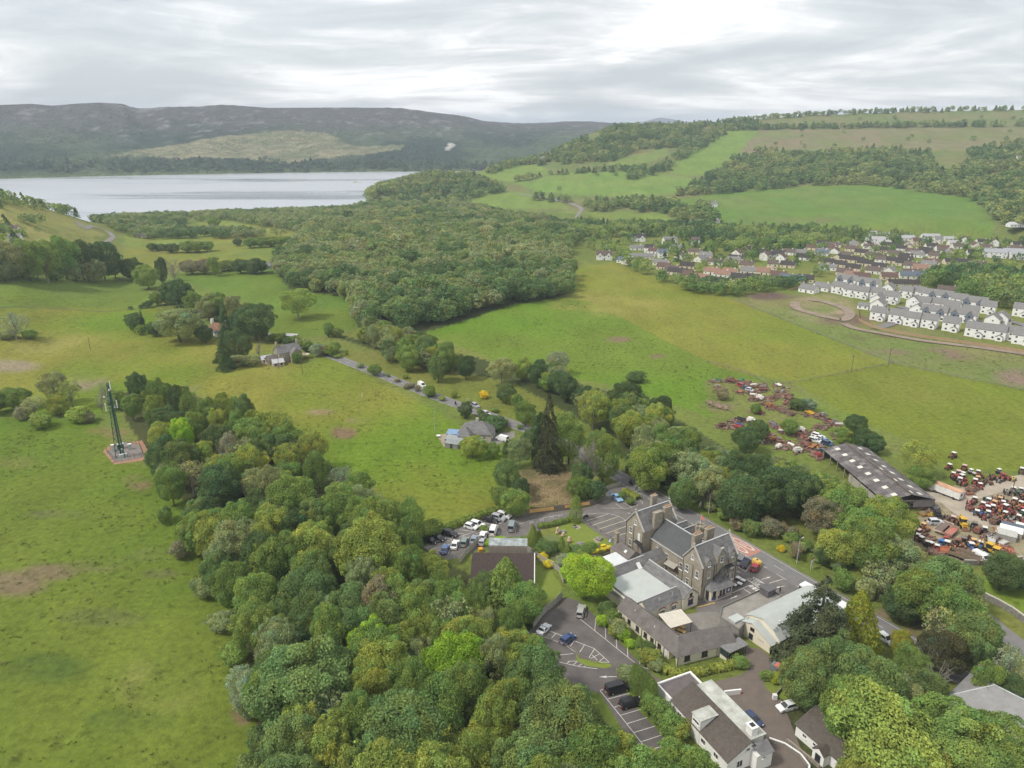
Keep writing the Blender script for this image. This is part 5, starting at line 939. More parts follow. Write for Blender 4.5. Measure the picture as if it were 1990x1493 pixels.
 # ---- flat roofed store and barn
sb=Bld('flat_roofed_store','long flat roofed store with grey parapet facing the hotel door','store',10.5,4)
base=[(8.0,-1.5),(8.1,13.0),(12.3,13.6),(13.2,2),(15.4,-4.3),(10.1,-4.4)]
sb.part('wall',MB().prism(base,0,3.2),M('grey_render',(0.25,0.235,0.215),0.9,0.1,0.8))
sb.part('flat_roof',MB().prism([(8.3,-1.3),(8.4,12.7),(12.1,13.3),(12.9,2),(15.0,-4.0),(10.2,-4.1)],3.202,3.26),BITUM)
pr=MB()
for a,b in zip(base,base[1:]+base[:1]):
 d=Vector((b[0]-a[0],b[1]-a[1])).normalized();n=Vector((-d.y,d.x))*.14
 pr.prism([a,b,(b[0]+n.x,b[1]+n.y),(a[0]+n.x,a[1]+n.y)],3.2,3.62)
sb.part('parapet',pr,M('grey_coping',(0.22,0.21,0.195),0.85,0.1,1.0))
sb.part('roof_box',MB().box(8.6,11.0,10.2,12.8,3.27,5.0).box(8.4,11.2,10.0,13.0,5.002,5.15),M('dark_slate_hung',(0.12,0.115,0.118),0.8,0.1,1.0))
sb.part('roof_duct',MB().box(11.5,13.6,-3.6,-.6,3.27,3.75),PALEMET)
bb=Bld('barn','cream barn with broken pitch pale green metal roof','barn',17.5,9)
def barn():
 x0,x1,xr,y0,y1=13.3,22.2,17.6,.6,21.0
 sec=[(x0,0),(x0,3.9),(14.6,4.6),(xr,5.5),(20.6,4.3),(x1,2.9),(x1,0)]
 V=[(x,y,z) for y in (y0,y1) for x,z in sec];n=len(sec);bb.part('wall',MB().add(V,[tuple(range(n)),tuple(range(2*n-1,n-1,-1))]+[(i,n+i,n+(i+1)%n,(i+1)%n) for i in range(n)]),CREAM)
 prof=[(x0-.3,3.85),(14.6,4.72),(xr,5.62),(20.6,4.45),(x1+.35,2.85)]
 for (a,b),(c,d) in zip(prof[:-1],prof[1:]):bb.part('roof_slope',MB().slab([(a,y0-.3,b+.1),(c,y0-.3,d+.1),(c,y1+.3,d+.1),(a,y1+.3,b+.1)],.1),PALEMET)
 rb=MB()
 for i in range(34):
  y=y0+.6*i;rb.slab([(xr+.02,y,5.76),(xr+.02,y+.05,5.76),(x1+.3,y+.05,3.02),(x1+.3,y,3.02)],.02) if False else rb.slab([(14.65,y,4.87),(14.65,y+.05,4.87),(xr,y+.05,5.77),(xr,y,5.77)],.02)
 bb.part('roof_rib',rb,PALEMET)['kind']='stuff'
 # lower front lean-to
 sec2=[(13.0,0),(13.0,3.0),(16.4,4.3),(21.6,2.2),(21.6,0)];V=[(x,y,z) for y in (-1.4,.58) for x,z in sec2];n=5
 bb.part('front_wall',MB().add(V,[tuple(range(n)),tuple(range(2*n-1,n-1,-1))]+[(i,n+i,n+(i+1)%n,(i+1)%n) for i in range(n)]),CREAM)
 for (a,b),(c,d) in (((12.8,3.0),(16.4,4.42)),((16.4,4.42),(22.0,2.15))):bb.part('roof_slope',MB().slab([(a,-1.65,b+.1),(c,-1.65,d+.1),(c,.57,d+.1),(a,.57,b+.1)],.1),PALEMET)
 bb.win((16.6,-1.4,2.9),(0,-1),1.1,.9,frame=DFRAME,bars=(1,0),sill=False);bb.win((16.4,-1.4,1.0),(0,-1),1.1,1.5,frame=DFRAME,bars=(0,0),sill=False)
 lt=MB()
 for i in range(5):lt.box(18.2+i*.36,18.4+i*.36,-1.44,-1.39,1.5+(.1 if i==0 else 0),1.85)
 bb.part('wall_lettering',lt,M('faded_letters',(0.42,0.38,0.35),0.9))
 bb.part('corner_board',MB().box(21.61,21.75,-1.5,.5,0,2.1),DARKM)
 for x,y in ((19.4,3.5),(19.2,7.6)):
  m=MB()
  for i in range(3):m.box(x+.5*i,x+.5*i+.25,y+.2*(i%2),y+.2*(i%2)+.3,5.0-.2*i,5.12-.2*i)
  bb.part('roof_patch',m,WFRAME)['kind']='stuff'
barn()
# ---- white house with the dark ribbed tiles and long flat dormer, turned a little
TH=HROT-math.radians(7.6);th=Bld('tiled_house','white house with dark tiled roof and long lichened flat dormer','house',31,-28,TH)
def tiled():
# own frame centred on (31,-28): a along the ridge towards us, b towards the drive
 w,r=gable(31-7.6,31+8.4,-28-4.3,-28+2.6,3.0,5.5,'x',over=.35,rx=-27.5);th.part('wall',w,WHITE);rf=th.part('roof',r,TILE2)
 rb=MB()
 for i in range(44):
  x=31-7.6+i*.37;rb.slab([(x,-32.5,3.02),(x+.1,-32.5,3.02),(x+.1,-27.6,5.70),(x,-27.6,5.70)],.03)
 th.part('tile_roll',rb,TILE2,rf)['kind']='stuff'
 th.part('flat_dormer',MB().box(31-7.0,31+7.4,-26.9,-23.6,3.2,4.75),WHITE);th.part('flat_roof',MB().box(31-7.3,31+7.7,-27.1,-23.3,4.752,4.9),LICHEN)
 th.part('wall',MB().box(31-7.5,31+8.3,-25.38,-23.5,0,3.2),WHITE)
 th.part('end_block',MB().box(31-12.0,31-7.62,-32.6,-24.6,0,3.3),WHITE);th.part('flat_roof',MB().box(31-11.7,31-7.7,-32.3,-24.9,3.302,3.38),M('dark_felt',(0.09,0.085,0.09),0.7,0.2,0.6,col2=(0.16,0.13,0.12)))
 p=MB().box(31-12.05,31-11.7,-32.65,-24.55,3.304,3.7).box(31-11.7,31-7.5,-24.9,-24.55,3.304,3.7).box(31-11.7,31-7.6,-32.65,-32.3,3.304,3.5);th.part('parapet',p,WHITE)
 w,r=gable(31-1.4,31+.9,-32.4,-28.6,4.9,5.2,'y',over=.15);d=th.part('box_dormer',w,WHITE);th.part('dormer_roof',MB().box(31-1.6,31+1.1,-32.6,-28.5,5.3,5.42),LICHEN,d)
 th.win((31-.25,-32.4,4.3),(0,-1),1.7,.8,bars=(2,0))
 chimney(th,31+6.4,-25.6,4.6,6.4,1.5,1.3,WHITE,0)
 th.part('chimney_cowl',MB().box(31+6.0,31+6.8,-26,-25.2,6.6,6.75),DARKM)
 th.part('porch_roof',MB().slab([(31+8.2,-27.3,4.6),(31+10.3,-26.5,3.6),(31+10.3,-23.6,3.4),(31+8.2,-23.6,4.4)],.14),SLATE)
 th.part('wall',MB().box(31+8.42,31+9.9,-27.2,-23.7,0,3.3),WHITE)
 for y,z in ((-29.6,1.5),):th.win((31+8.42,y,z),(1,0),1.3,1.5,bars=(1,0))
 th.win((31+8.42,-28.0,4.0),(1,0),.9,.7,bars=(0,0));th.win((31+9.9,-25.6,2.6),(1,0),.8,.4,bars=(0,0))
 for x in (26,29.5,33,36.5):th.win((x,-32.3,1.7),(0,-1),1.2,1.1,bars=(1,0))
tiled()
gw=Bld('garden_wall','curved white capped wall round the tiled house terrace','wall',40,-22)
pts=[(37.6,-21.0),(40,-19.6),(43,-19.2),(45.4,-20.0),(46.8,-22.0),(47.2,-25.0)];m=MB();c=MB()
for a,b in zip(pts[:-1],pts[1:]):
 d=Vector((b[0]-a[0],b[1]-a[1])).normalized();n=Vector((-d.y,d.x))*.12
 m.prism([(a[0]-n.x,a[1]-n.y),(b[0]-n.x,b[1]-n.y),(b[0]+n.x,b[1]+n.y),(a[0]+n.x,a[1]+n.y)],0,.8);n*=1.4;c.prism([(a[0]-n.x,a[1]-n.y),(b[0]-n.x,b[1]-n.y),(b[0]+n.x,b[1]+n.y),(a[0]+n.x,a[1]+n.y)],.802,.9)
gw.part('wall_body',m,M('rough_grey_wall',(0.22,0.2,0.175),0.9,.15,1.5));gw.part('coping',c,WFRAME)
gw=Bld('garden_wall','short white wall with red end post beside the drive','wall',27,-17.5)
a,b=w2loc(*g(*zoomer(1260,1290,6.633)(975,410))),w2loc(*g(*zoomer(1260,1290,6.633)(1190,385)))
d=Vector((b[0]-a[0],b[1]-a[1]));n=Vector((-d.y,d.x)).normalized()*.16;gw.part('wall_body',MB().prism([(a[0]-n.x,a[1]-n.y),(b[0]-n.x,b[1]-n.y),(b[0]+n.x,b[1]+n.y),(a[0]+n.x,a[1]+n.y)],0,1.1),WHITE);gw.part('end_post',MB().box(b[0]-.2,b[0]+.2,b[1]-.2,b[1]+.2,0,.5),M('red_paint',(.5,.06,.04),.6))
# ---- white cottage lower right
wb=Bld('white_cottage','small white cottage with brown roof at the drive foot','cottage',43.5,-12.5,HROT-.08)
w,r=gable(39.4,49,-16.0,-8.6,2.5,4.6,'x',over=.4,rx=-11.2);wb.part('wall',w,WHITE);rf=wb.part('roof',r,TILE2)
rb=MB()
for i in range(26):x=39.4+i*.37;rb.slab([(x,-16.3,2.52),(x+.1,-16.3,2.52),(x+.1,-11.3,4.80),(x,-11.3,4.80)],.03)
wb.part('tile_roll',rb,TILE2,rf)['kind']='stuff'
w,r=gable(44.6,47.0,-17.6,-15.9,2.3,3.3,'y',over=.2);wb.part('porch',w,WHITE);wb.part('porch_roof',r,TILE2);wb.win((45.8,-17.6,1.1),(0,-1),1.1,1.7,frame=DFRAME,bars=(0,0),sill=False)
wb.win((41.4,-16.0,1.5),(0,-1),.9,.8,bars=(1,0));wb.win((43.6,-16,1.5),(0,-1),.7,.7,bars=(0,0));wb.win((39.4,-12.5,1.5),(-1,0),1,1)
fb2=Bld('timber_ramp','long weathered timber ramp fence in front of the white cottage','ramp',43,-18)
fb2.part('deck',MB().box(39.2,46.5,-18.6,-17.7,.15,.3),TIMBER)
for i in range(12):fb2.part('plank',MB().box(39.3+i*.6,39.8+i*.6,-18.72,-18.66,.2,1.0),TIMBER)
# --------- houses further off
AUTO=[]
WALLC=M('painted_render',(0.97,0.96,0.94),0.9,0.03,0.8,objcol=True)
ROOFC=M('roof_tiles',(0.9,0.9,0.9),0.8,0.10,0.9,objcol=True,bump=0.3)
HT={}
def house_type(kind):
 if kind in HT:return HT[kind]
 w,d,e,r={'house':(8.2,7.6,5.0,7.9),'semi':(14.5,8,5.0,8.0),'terrace':(19,8,5.0,7.9),'bungalow':(11.5,8,2.7,5.6),'villa':(14,9,4.6,8.0),'low':(13,7,2.7,5.0),'garage':(6.5,6,2.4,4.0),'long':(22,8,2.8,5.2)}[kind]
 wl,rf=gable(-w/2,w/2,-d/2,d/2,e,r,'x',over=.35)
 P=[('wall',wl.mesh('wall',WALLC),'w'),('roof',rf.mesh('roof',ROOFC),'r')]
 wn=[]
 two=e>4
 nx=max(2,int(w/3.6))
 for i in range(nx):
  x=-w/2+w*(i+.5)/nx
  if two:wn.append(((x,-d/2,3.9),(0,-1),1.2,1.1))
  wn.append(((x,-d/2,1.4),(0,-1),1.3,1.2));wn.append(((x,d/2,1.4),(0,1),1.2,1.1))
 for s in (-1,1):
  wn.append(((s*w/2,0.6,1.5),(s,0),.9,1.0))
  if two:wn.append(((s*w/2,-0.4,4.2),(s,0),.9,1.0))
 if kind in ('house','semi','terrace'):
  for k in range(max(1,int(w/7))):
   x=-w/2+w*(k+.72)/max(1,int(w/7)) if kind!='house' else 2.0
   a,b=gable(x-1.6,x+1.6,-d/2-1.6,-d/2+.02,2.3,3.4,'y',over=.25)
   P+=[('porch',a.mesh('porch',WALLC),'w'),('porch_roof',b.mesh('porch_roof',ROOFC),'r')];wn.append(((x,-d/2-1.6,1.3),(0,-1),1.7,1.3))
 if kind in ('semi','villa'):
  for x in (-w*.28,w*.26):
   a,b=gable(x-1.9,x+1.9,-d/2-.25,0,e-.1,r-.9,'y',over=.2);P+=[('front_gable',a.mesh('front_gable',M('slate_blue_boards',(0.16,0.19,0.24),.8) if kind=='semi' else WALLC),'w1' if kind=='semi' else 'w'),('gable_roof',b.mesh('gable_roof',ROOFC),'r')]
   wn.append(((x,-d/2-.25,e-1.0),(0,-1),1.4,1.2))
 if kind in ('bungalow','low','villa','long'):
  P.append(('chimney',MB().box(w*.3-.4,w*.3+.4,-.35,.35,r-.6,r+.9).mesh('chimney',WALLC),'w'))
  P.append(('door',MB().box(-.5,.5,-d/2-.06,-d/2+.02,0,2.1).mesh('door',DFRAME),'d'))
 HT[kind]=(P,wn,w,d);return HT[kind]
_HW={}
def house(px,py,kind,rot,wc,rc,noun,name='house',cat='house',group=None,label=None,scale=1.0,pos=None):
 P,wn,w,d=house_type(kind);x,y,z=gt(px,py) if pos is None else (*pos,zg(*pos))
 e=empty(name,(x,y,z-.05),math.radians(rot),label,cat,group)
 for nm,me,k in P:link(nm,me,e,col={'w':wc,'r':rc,'w1':(1,1,1),'d':(1,1,1)}[k],scale=(scale,)*3)
 for c,n,ww,hh in wn:
  key=(round(ww,1),round(hh,1))
  if key not in _HW:_HW[key]=MB().box(-ww*.38,ww*.38,-.05,.05,-hh*.4,hh*.4).mesh('window',GLASS)
  link('window',_HW[key],e,tuple(q*scale for q in c),math.atan2(n[1],n[0])-math.pi/2)
 if label is None:AUTO.append((e,x,y,noun))
 return e
WH,CRM,OFFW=(0.80,0.80,0.80),(0.66,0.58,0.46),(0.74,0.72,0.68)
R_GR,R_DK,R_RED,R_OR,R_BL,R_BR=(0.215,0.21,0.205),(0.060,0.052,0.050),(0.135,0.085,0.07),(0.28,0.17,0.125),(0.12,0.15,0.19),(0.13,0.10,0.085)
HE=lambda X,Y:(1500+X/4.061,430+Y/4.061);HV=lambda X,Y:(1100+X/3.98,430+Y/3.98)
for X,Y,k,r in [(590,505,'semi',-45),(765,535,'semi',-45),(290,560,'bungalow',-50),(400,545,'bungalow',-50),(525,565,'house',-40),(620,590,'house',-40),(715,605,'house',-40),(825,615,'house',-40),(915,575,'house',50),(1055,600,'house',-40),(945,645,'house',-40),(1155,605,'house',-45),(1215,620,'house',-45),(1320,635,'semi',-42),(1475,665,'house',-40),(1590,690,'semi',-40),(1700,725,'house',-40),(1120,680,'house',45),(1190,690,'house',-40),(1305,700,'house',-40),(1415,725,'house',-40),(830,665,'house',50),(835,705,'house',50),(1145,745,'house',48),(1275,765,'semi',-40),(1500,790,'semi',-40),(1560,765,'house',-40),(840,775,'house',-40),(985,795,'house',-40),(1105,820,'house',-40),(1240,835,'house',-40),(1410,860,'house',-38),(1680,915,'terrace',-38),(1915,940,'house',-38),(1735,830,'house',50),(1800,815,'house',50),(725,690,'garage',-40),(2060,975,'terrace',-38),(1960,745,'house',-40)]:
 house(*HE(X,Y),k,r,WH,R_GR,{'house':'new white house with grey roof','semi':'double fronted new white house with grey roof','terrace':'long white terrace with grey roof','bungalow':'white bungalow with grey roof','garage':'small white garage with grey roof'}[k],group='new white houses of the estate')
for X,Y,k,r,wc,rc,nn in [(400,262,'bungalow',-40,OFFW,R_GR,'grey'),(430,340,'bungalow',-35,CRM,R_DK,'dark'),(530,360,'bungalow',-35,CRM,R_DK,'dark'),(640,390,'bungalow',-35,CRM,R_DK,'dark'),(520,305,'bungalow',55,CRM,R_DK,'dark'),(590,318,'bungalow',-35,CRM,R_DK,'dark'),(665,328,'bungalow',-35,CRM,R_DK,'dark'),(730,352,'bungalow',-35,CRM,R_DK,'dark'),(705,265,'bungalow',-35,CRM,R_DK,'dark'),(790,290,'bungalow',-35,OFFW,R_BR,'brown'),(840,310,'bungalow',-35,CRM,R_DK,'dark'),(870,245,'long',-20,CRM,R_DK,'dark'),(965,275,'bungalow',-35,CRM,R_BR,'brown'),(1050,300,'bungalow',-35,OFFW,R_DK,'dark'),(945,330,'bungalow',-35,CRM,R_DK,'dark'),(1035,350,'bungalow',-35,CRM,R_DK,'dark'),(1100,372,'bungalow',-35,OFFW,R_BR,'brown'),(845,380,'bungalow',-35,OFFW,R_DK,'dark'),(930,410,'bungalow',50,OFFW,R_GR,'grey'),(800,412,'bungalow',-35,OFFW,R_BR,'brown'),(1170,392,'bungalow',-30,CRM,R_OR,'orange'),(1255,340,'low',-20,CRM,R_RED,'red'),(1460,340,'long',-10,CRM,R_DK,'dark'),(1440,390,'bungalow',50,WH,R_BR,'brown'),(1620,360,'low',-30,CRM,R_BR,'brown'),(630,450,'bungalow',-15,CRM,R_OR,'orange'),(705,462,'bungalow',-15,CRM,R_RED,'red'),(920,460,'bungalow',-15,CRM,R_RED,'red'),(1065,450,'bungalow',-15,OFFW,R_BL,'blue grey'),(1150,450,'bungalow',-15,OFFW,R_BL,'blue grey'),(1030,515,'long',-5,CRM,R_DK,'dark'),(50,450,'bungalow',-15,CRM,R_RED,'red'),(120,475,'bungalow',-25,CRM,R_BL,'blue grey'),(195,482,'bungalow',-25,CRM,R_BL,'blue grey'),(265,478,'bungalow',-25,CRM,R_DK,'dark'),(1385,565,'low',-30,CRM,R_BR,'brown'),(570,425,'bungalow',-35,CRM,R_BR,'brown'),(440,385,'low',-20,WH,R_GR,'grey'),(1100,425,'low',-20,CRM,R_RED,'red')]:
 house(*HE(X,Y),k,r,wc,rc,'village bungalow with %s roof'%nn,group='older bungalows of the village')
for X,Y,k,r,wc,rc,nn in [(760,372,'bungalow',-30,CRM,R_RED,'red'),(825,395,'bungalow',-30,CRM,R_BR,'brown'),(935,365,'bungalow',-15,CRM,R_DK,'dark'),(845,412,'bungalow',-30,CRM,R_DK,'dark'),(915,420,'bungalow',-35,CRM,R_DK,'dark'),(960,438,'bungalow',-35,CRM,R_RED,'red'),(1040,462,'bungalow',-35,CRM,R_OR,'orange'),(1140,485,'bungalow',-25,CRM,R_DK,'dark'),(1130,410,'bungalow',-35,OFFW,R_OR,'orange'),(1210,432,'bungalow',-35,OFFW,R_OR,'orange'),(1268,418,'bungalow',-35,OFFW,R_OR,'orange'),(1405,405,'bungalow',-20,OFFW,R_GR,'grey'),(1515,412,'bungalow',-25,CRM,R_OR,'orange'),(1335,458,'bungalow',-30,CRM,R_DK,'dark'),(1430,460,'bungalow',-30,CRM,R_DK,'dark'),(1640,445,'bungalow',-15,CRM,R_RED,'red'),(1490,258,'bungalow',-30,WH,R_DK,'dark'),(1575,280,'bungalow',50,WH,R_DK,'dark'),(1640,268,'bungalow',-30,WH,R_DK,'dark'),(1720,258,'bungalow',-40,WH,R_BR,'brown'),(1810,262,'bungalow',-10,OFFW,R_GR,'grey'),(1830,298,'bungalow',-30,WH,R_DK,'dark'),(1975,265,'bungalow',-30,WH,R_BL,'blue grey')]:
 house(*HV(X,Y),k,r,wc,rc,'village bungalow with %s roof'%nn,group='older bungalows of the village')
for X,Y,k,r,wc,rc,lab in [(560,155,'villa',-5,WH,R_DK,'large white house with dark roof before the dark wood'),(800,178,'villa',8,OFFW,R_GR,'wide house with grey roof and timber gable'),(998,180,'house',-10,WH,R_BR,'white house with brown roof right of the timber gabled house'),(295,297,'villa',-5,WH,R_BR,'white twin gabled house at the head of the field'),(455,322,'low',-35,OFFW,R_BL,'dark slated house beside the village lane'),(490,330,'low',40,OFFW,R_BL,'second dark slated house close to the village lane'),(578,292,'long',-5,OFFW,R_GR,'long low grey roofed building behind the field corner'),(745,282,'house',-5,WH,R_BL,'white house with dark blue slate roof'),(545,222,'low',0,WH,R_GR,'small white cottage below the large white house'),(855,220,'low',0,OFFW,R_GR,'low grey roofed outbuilding below the timber gabled house'),(735,340,'low',-30,OFFW,R_GR,'pale flat roofed shed above the red roofed bungalow')]:
 house(*HV(X,Y),k,r,wc,rc,None,label=lab)
for X,Y,k,r in [(790,132,'house',-20),(860,142,'house',-20),(925,135,'house',50),(1045,168,'terrace',-5),(810,178,'terrace',-10),(880,185,'low',-10),(1245,155,'terrace',-5),(1205,160,'low',-5),(1400,155,'low',-5),(1440,188,'low',-5),(1060,130,'low',-5)]:
 house(*HE(X,Y),k,r,WH,(0.42,0.42,0.42),'white modern house with pale roof',group='white modern houses behind the village')
for X,Y,r in [(1755,285,-20),(1830,285,-20),(1905,280,-20),(1965,300,-20)]:house(*HE(X,Y),'terrace',r,WH,(0.36,0.37,0.39),'white terrace block with pale grey roof',group='white terrace blocks at the right edge')
house(1975,455,'long',0,WH,(0.55,0.55,0.55),None,label='pale long roofed building at the right edge below the hill')
house(1384,402,'villa',5,WH,R_GR,None,label='white farmhouse at the left foot of the big hillside field')
house(1352,434,'low',0,OFFW,R_GR,None,label='pale shed among trees under the hillside field');house(1388,433,'low',0,OFFW,R_GR,None,label='second pale shed right of the first under the hillside field')
house(1605,446,'long',5,OFFW,R_GR,None,label='long pale building beside the village road');house(1982,312,'villa',0,WH,R_GR,None,label='white house high among trees at the right edge')
for px,py,lab in [(1053,311,'white cottage up under the ridge wood on the headland'),(1008,317,'white gabled cottage at the wood edge on the headland'),(919,330,'white house on the headland skyline above the loch'),(866,352,'white house among trees on the headland'),(828,360,'white cottage low on the headland slope'),(1085,391,'tiny white cottage beside the loch road'),(921,363,'small pale house among the headland trees')]:
 house(px,py,'villa' if py<325 else 'low',10,WH,R_GR,None,label=lab,name='cottage',cat='cottage')
for px,py,k,lab in [(32,474,'house','white house among trees on the left hillside'),(20,450,'low','pinkish cottage higher on the left hillside'),(273,462,'low','cream cottage beside the lochside road'),(513,522,'low','grey tin roofed shed at the end of the field hedge')]:
 house(px,py,k,15,WH if k=='house' else (0.70,0.6,0.52) if px<300 else (0.5,0.5,0.5),R_GR if px!=20 else R_BR,None,label=lab,name='cottage' if px<300 else 'shed',cat='cottage' if px<300 else 'shed')
_vr=random.Random(21);_hp=[(e.location.x,e.location.y) for e,*_ in AUTO]
for poly,n,rots in (([(1575,484),(1690,470),(1800,486),(1830,515),(1760,528),(1650,520),(1590,508)],34,(-35,-35,55)),([(1690,452),(1990,458),(1995,492),(1850,500),(1700,474)],24,(-10,-20,70)),([(1255,490),(1420,486),(1560,500),(1540,522),(1400,528),(1290,518)],16,(-30,-25,50))):
 c=0
 for _ in range(900):
  px,py=_vr.uniform(min(q[0] for q in poly),max(q[0] for q in poly)),_vr.uniform(min(q[1] for q in poly),max(q[1] for q in poly))
  if not in_poly([px],[py],poly)[0]:continue
  x,y,z=gt(px,py)
  if any((x-a)**2+(y-b)**2<17**2 for a,b in _hp):continue
  rc,nn=_vr.choice([(R_DK,'dark'),(R_DK,'dark'),(R_BR,'brown'),(R_BR,'brown'),(R_GR,'grey'),(R_RED,'red')]);house(px,py,_vr.choice(['bungalow','bungalow','low','house']),_vr.choice(rots)+_vr.uniform(-6,6),_vr.choice([CRM,OFFW,WH]),rc,'village bungalow with %s roof'%nn,group='older bungalows of the village');_hp.append((x,y));c+=1
  if c>=n:break
  # ---- cottages by the country road
vb=Bld('stone_house','two storey grey stone house with slate roof beside the country road','house',0,0,math.radians(38),world=g(560,700))
w,r=gable(-5.6,5.6,-3.6,3.6,5.0,8.0,'x',over=.3);vb.part('wall',w,STONE);vb.part('roof',r,SLATE)
w,r=gable(-.5,4.6,-6.6,-3.5,4.6,7.0,'y',over=.25);vb.part('wall',w,STONE);vb.part('roof',r,SLATE)
w,r=gable(-10.5,-5.6,-3.2,1.8,2.5,4.2,'x',over=.2);vb.part('lean_to',w,STONE);vb.part('roof',r,SLATEB)
chimney(vb,-5.2,0,7.2,9.6,.8,1.4,STONE,2);chimney(vb,5.2,0,7.2,9.6,.8,1.4,STONE,2)
for x,z in ((-3.5,3.8),(-3.5,1.5)):vb.win((x,-3.6,z),(0,-1),1.0,1.3)
for z in (3.6,1.4):vb.win((2.0,-6.6,z),(0,-1),1.1,1.3);vb.win((-5.6,-1,z),(-1,0),.9,1.2);vb.win((4.6,-5,z),(1,0),.9,1.2)
for px,py,k,wc,rc,lab in [(527,706,'garage',(0.62,0.5,0.42),R_BR,'pink gabled outhouse left of the stone house'),(518,703,'garage',OFFW,(0.55,0.57,0.6),'pale roofed shed at the far left of the stone house'),(540,710,'garage',(0.45,0.36,0.32),(0.50,0.50,0.52),'low grey roofed shed in front of the stone house')]:
 house(px,py,k,30,wc,rc,None,label=lab,name='shed',cat='shed',scale=.8)
tb_=Bld('garden_canopy','cream garden parasol roof right of the stone house','canopy',0,0,0,world=g(592,697))
tb_.part('canopy_top',MB().prism([(math.cos(i*.785)*2.6,math.sin(i*.785)*2) for i in range(8)],2.2,2.45),M('cream_canvas',(0.70,0.62,0.46),.9));tb_.part('pole',MB().tube((0,0,0),(0,0,2.3),.06),DARKM)
wc_=Bld('white_cottage','white cottage with rusty brown roof between dark conifers','cottage',0,0,math.radians(-22),world=g(428,650))
w,r=gable(-5,5,-3.4,3.4,3.2,6.4,'x',over=.25);wc_.part('wall',w,WHITE);wc_.part('roof',r,M('rusty_brown_roof',(0.22,0.125,0.08),.85,.2,1.0));chimney(wc_,-4.6,0,5.4,8.2,1.0,1.6,WHITE,2);chimney(wc_,4.4,0,5.0,8.2,1.0,1.8,WHITE,2)
for x in (-3,0,3):wc_.win((x,-3.4,1.6),(0,-1),1,1.2)
w,r=gable(1.5,7.5,-5.6,-3.3,2.2,3.4,'x',over=.2);wc_.part('lean_to',w,WHITE);wc_.part('roof',r,SLATE)
ts=Bld('long_shed','low shed with white and orange roof strip behind the stone house','shed',0,0,math.radians(-12),world=gt(560,659)[:2])
ts.part('wall',MB().box(-5,5,-1.5,1.5,0,2.2),M('shed_boards',(0.3,0.2,0.12),.9));ts.part('roof',MB().slab([(-5.3,-1.8,2.25),(5.3,-1.8,2.25),(5.3,1.8,2.7),(-5.3,1.8,2.7)],.1),M('white_sheet',(0.75,0.73,0.7),.6))
# grey bungalow
bg=Bld('grey_bungalow','grey bungalow with hipped slate roof above the hotel','bungalow',0,0,math.radians(-12),world=g(928,848))
w,r=gable(-6,6,-4.2,4.2,2.8,6.0,'x',over=.45,hip=(4,4));bg.part('wall',w,M('grey_harling',(0.42,0.385,0.34),.9,.08));bg.part('roof',r,SLATE)
w,r=gable(-5.0,-.5,-7.6,-4.0,2.7,5.0,'y',over=.4,hip=(2.2,0));bg.part('wall',w,M('grey_harling',(0,0,0)));bg.part('roof',r,SLATE)
bg.part('chimney',MB().box(-.5,.5,-.4,.4,5.4,7.2),M('grey_harling',(0,0,0)))
for x in (1.0,3.6):bg.win((x,-4.2,1.5),(0,-1),1.3,1.2)
bg.win((6,-1.5,1.5),(1,0),1.4,1.2);bg.win((-2.8,-7.6,1.5),(0,-1),1.6,1.2);bg.part('door',MB().box(5.95,6.06,1.2,2.1,0,2.1),WFRAME)
for px,py,r_,dims,wc,rc,lab in [(886,852,-12,(6,3.2,2.3),(0.30,0.13,0.07),(0.20,0.30,0.45),'red brown shed with blue roof behind the grey bungalow'),(884,862,-20,(6.5,3.2,2.0),(0.25,0.24,0.22),(0.28,0.30,0.30),'grey flat shed in the bungalow back yard'),(880,869,-20,(5,2.6,1.8),(0.25,0.24,0.22),(0.24,0.26,0.26),'lower grey shed at the bungalow yard corner')]:
 s_=Bld('shed',lab,'shed',0,0,math.radians(r_),world=g(px,py));a,b,c=dims
 s_.part('wall',MB().box(-a/2,a/2,-b/2,b/2,0,c),M('shed_'+str(px),wc,.9));s_.part('roof',MB().slab([(-a/2-.2,-b/2-.2,c+.02),(a/2+.2,-b/2-.2,c+.02),(a/2+.2,b/2+.2,c+.5),(-a/2-.2,b/2+.2,c+.5)],.1),M('shedroof_'+str(px),rc,.7))
 s_.part('door',MB().box(-.5,.5,-b/2-.05,-b/2+.01,0,1.7),DFRAME)
 # hipped roof at the lower right edge
hx,hy=g(1948,1412);hp=Bld('slate_villa','hipped grey slate roof with tall chimney at the right edge','house',0,0,HROT+.1,world=(hx+1.5,hy+1.5))
w,r=gable(-8,8,-5.5,5.5,3.2,6.0,'x',over=.5,hip=(5,5));hp.part('wall',w,WHITE);hp.part('roof',r,M('pale_slate',(0.21,0.205,0.205),.75,.1,.6,col2=(0.29,0.285,0.28),bump=.2));chimney(hp,-6.3,2.6,3.0,7.2,.9,1.3,STONE,3)
hpf=MB().tube((-3,0,6.2),(3,0,6.2),.12)
for sx in (-1,1):
 for sy in (-1,1):hpf.tube((3*sx,0,6.2),(8.4*sx,5.9*sy,3.1),.12)
hp.part('ridge_flashing',hpf,LEAD)
for x in (-5,-1.5,2,5.5):hp.win((x,-5.5,1.7),(0,-1),1.2,1.4)
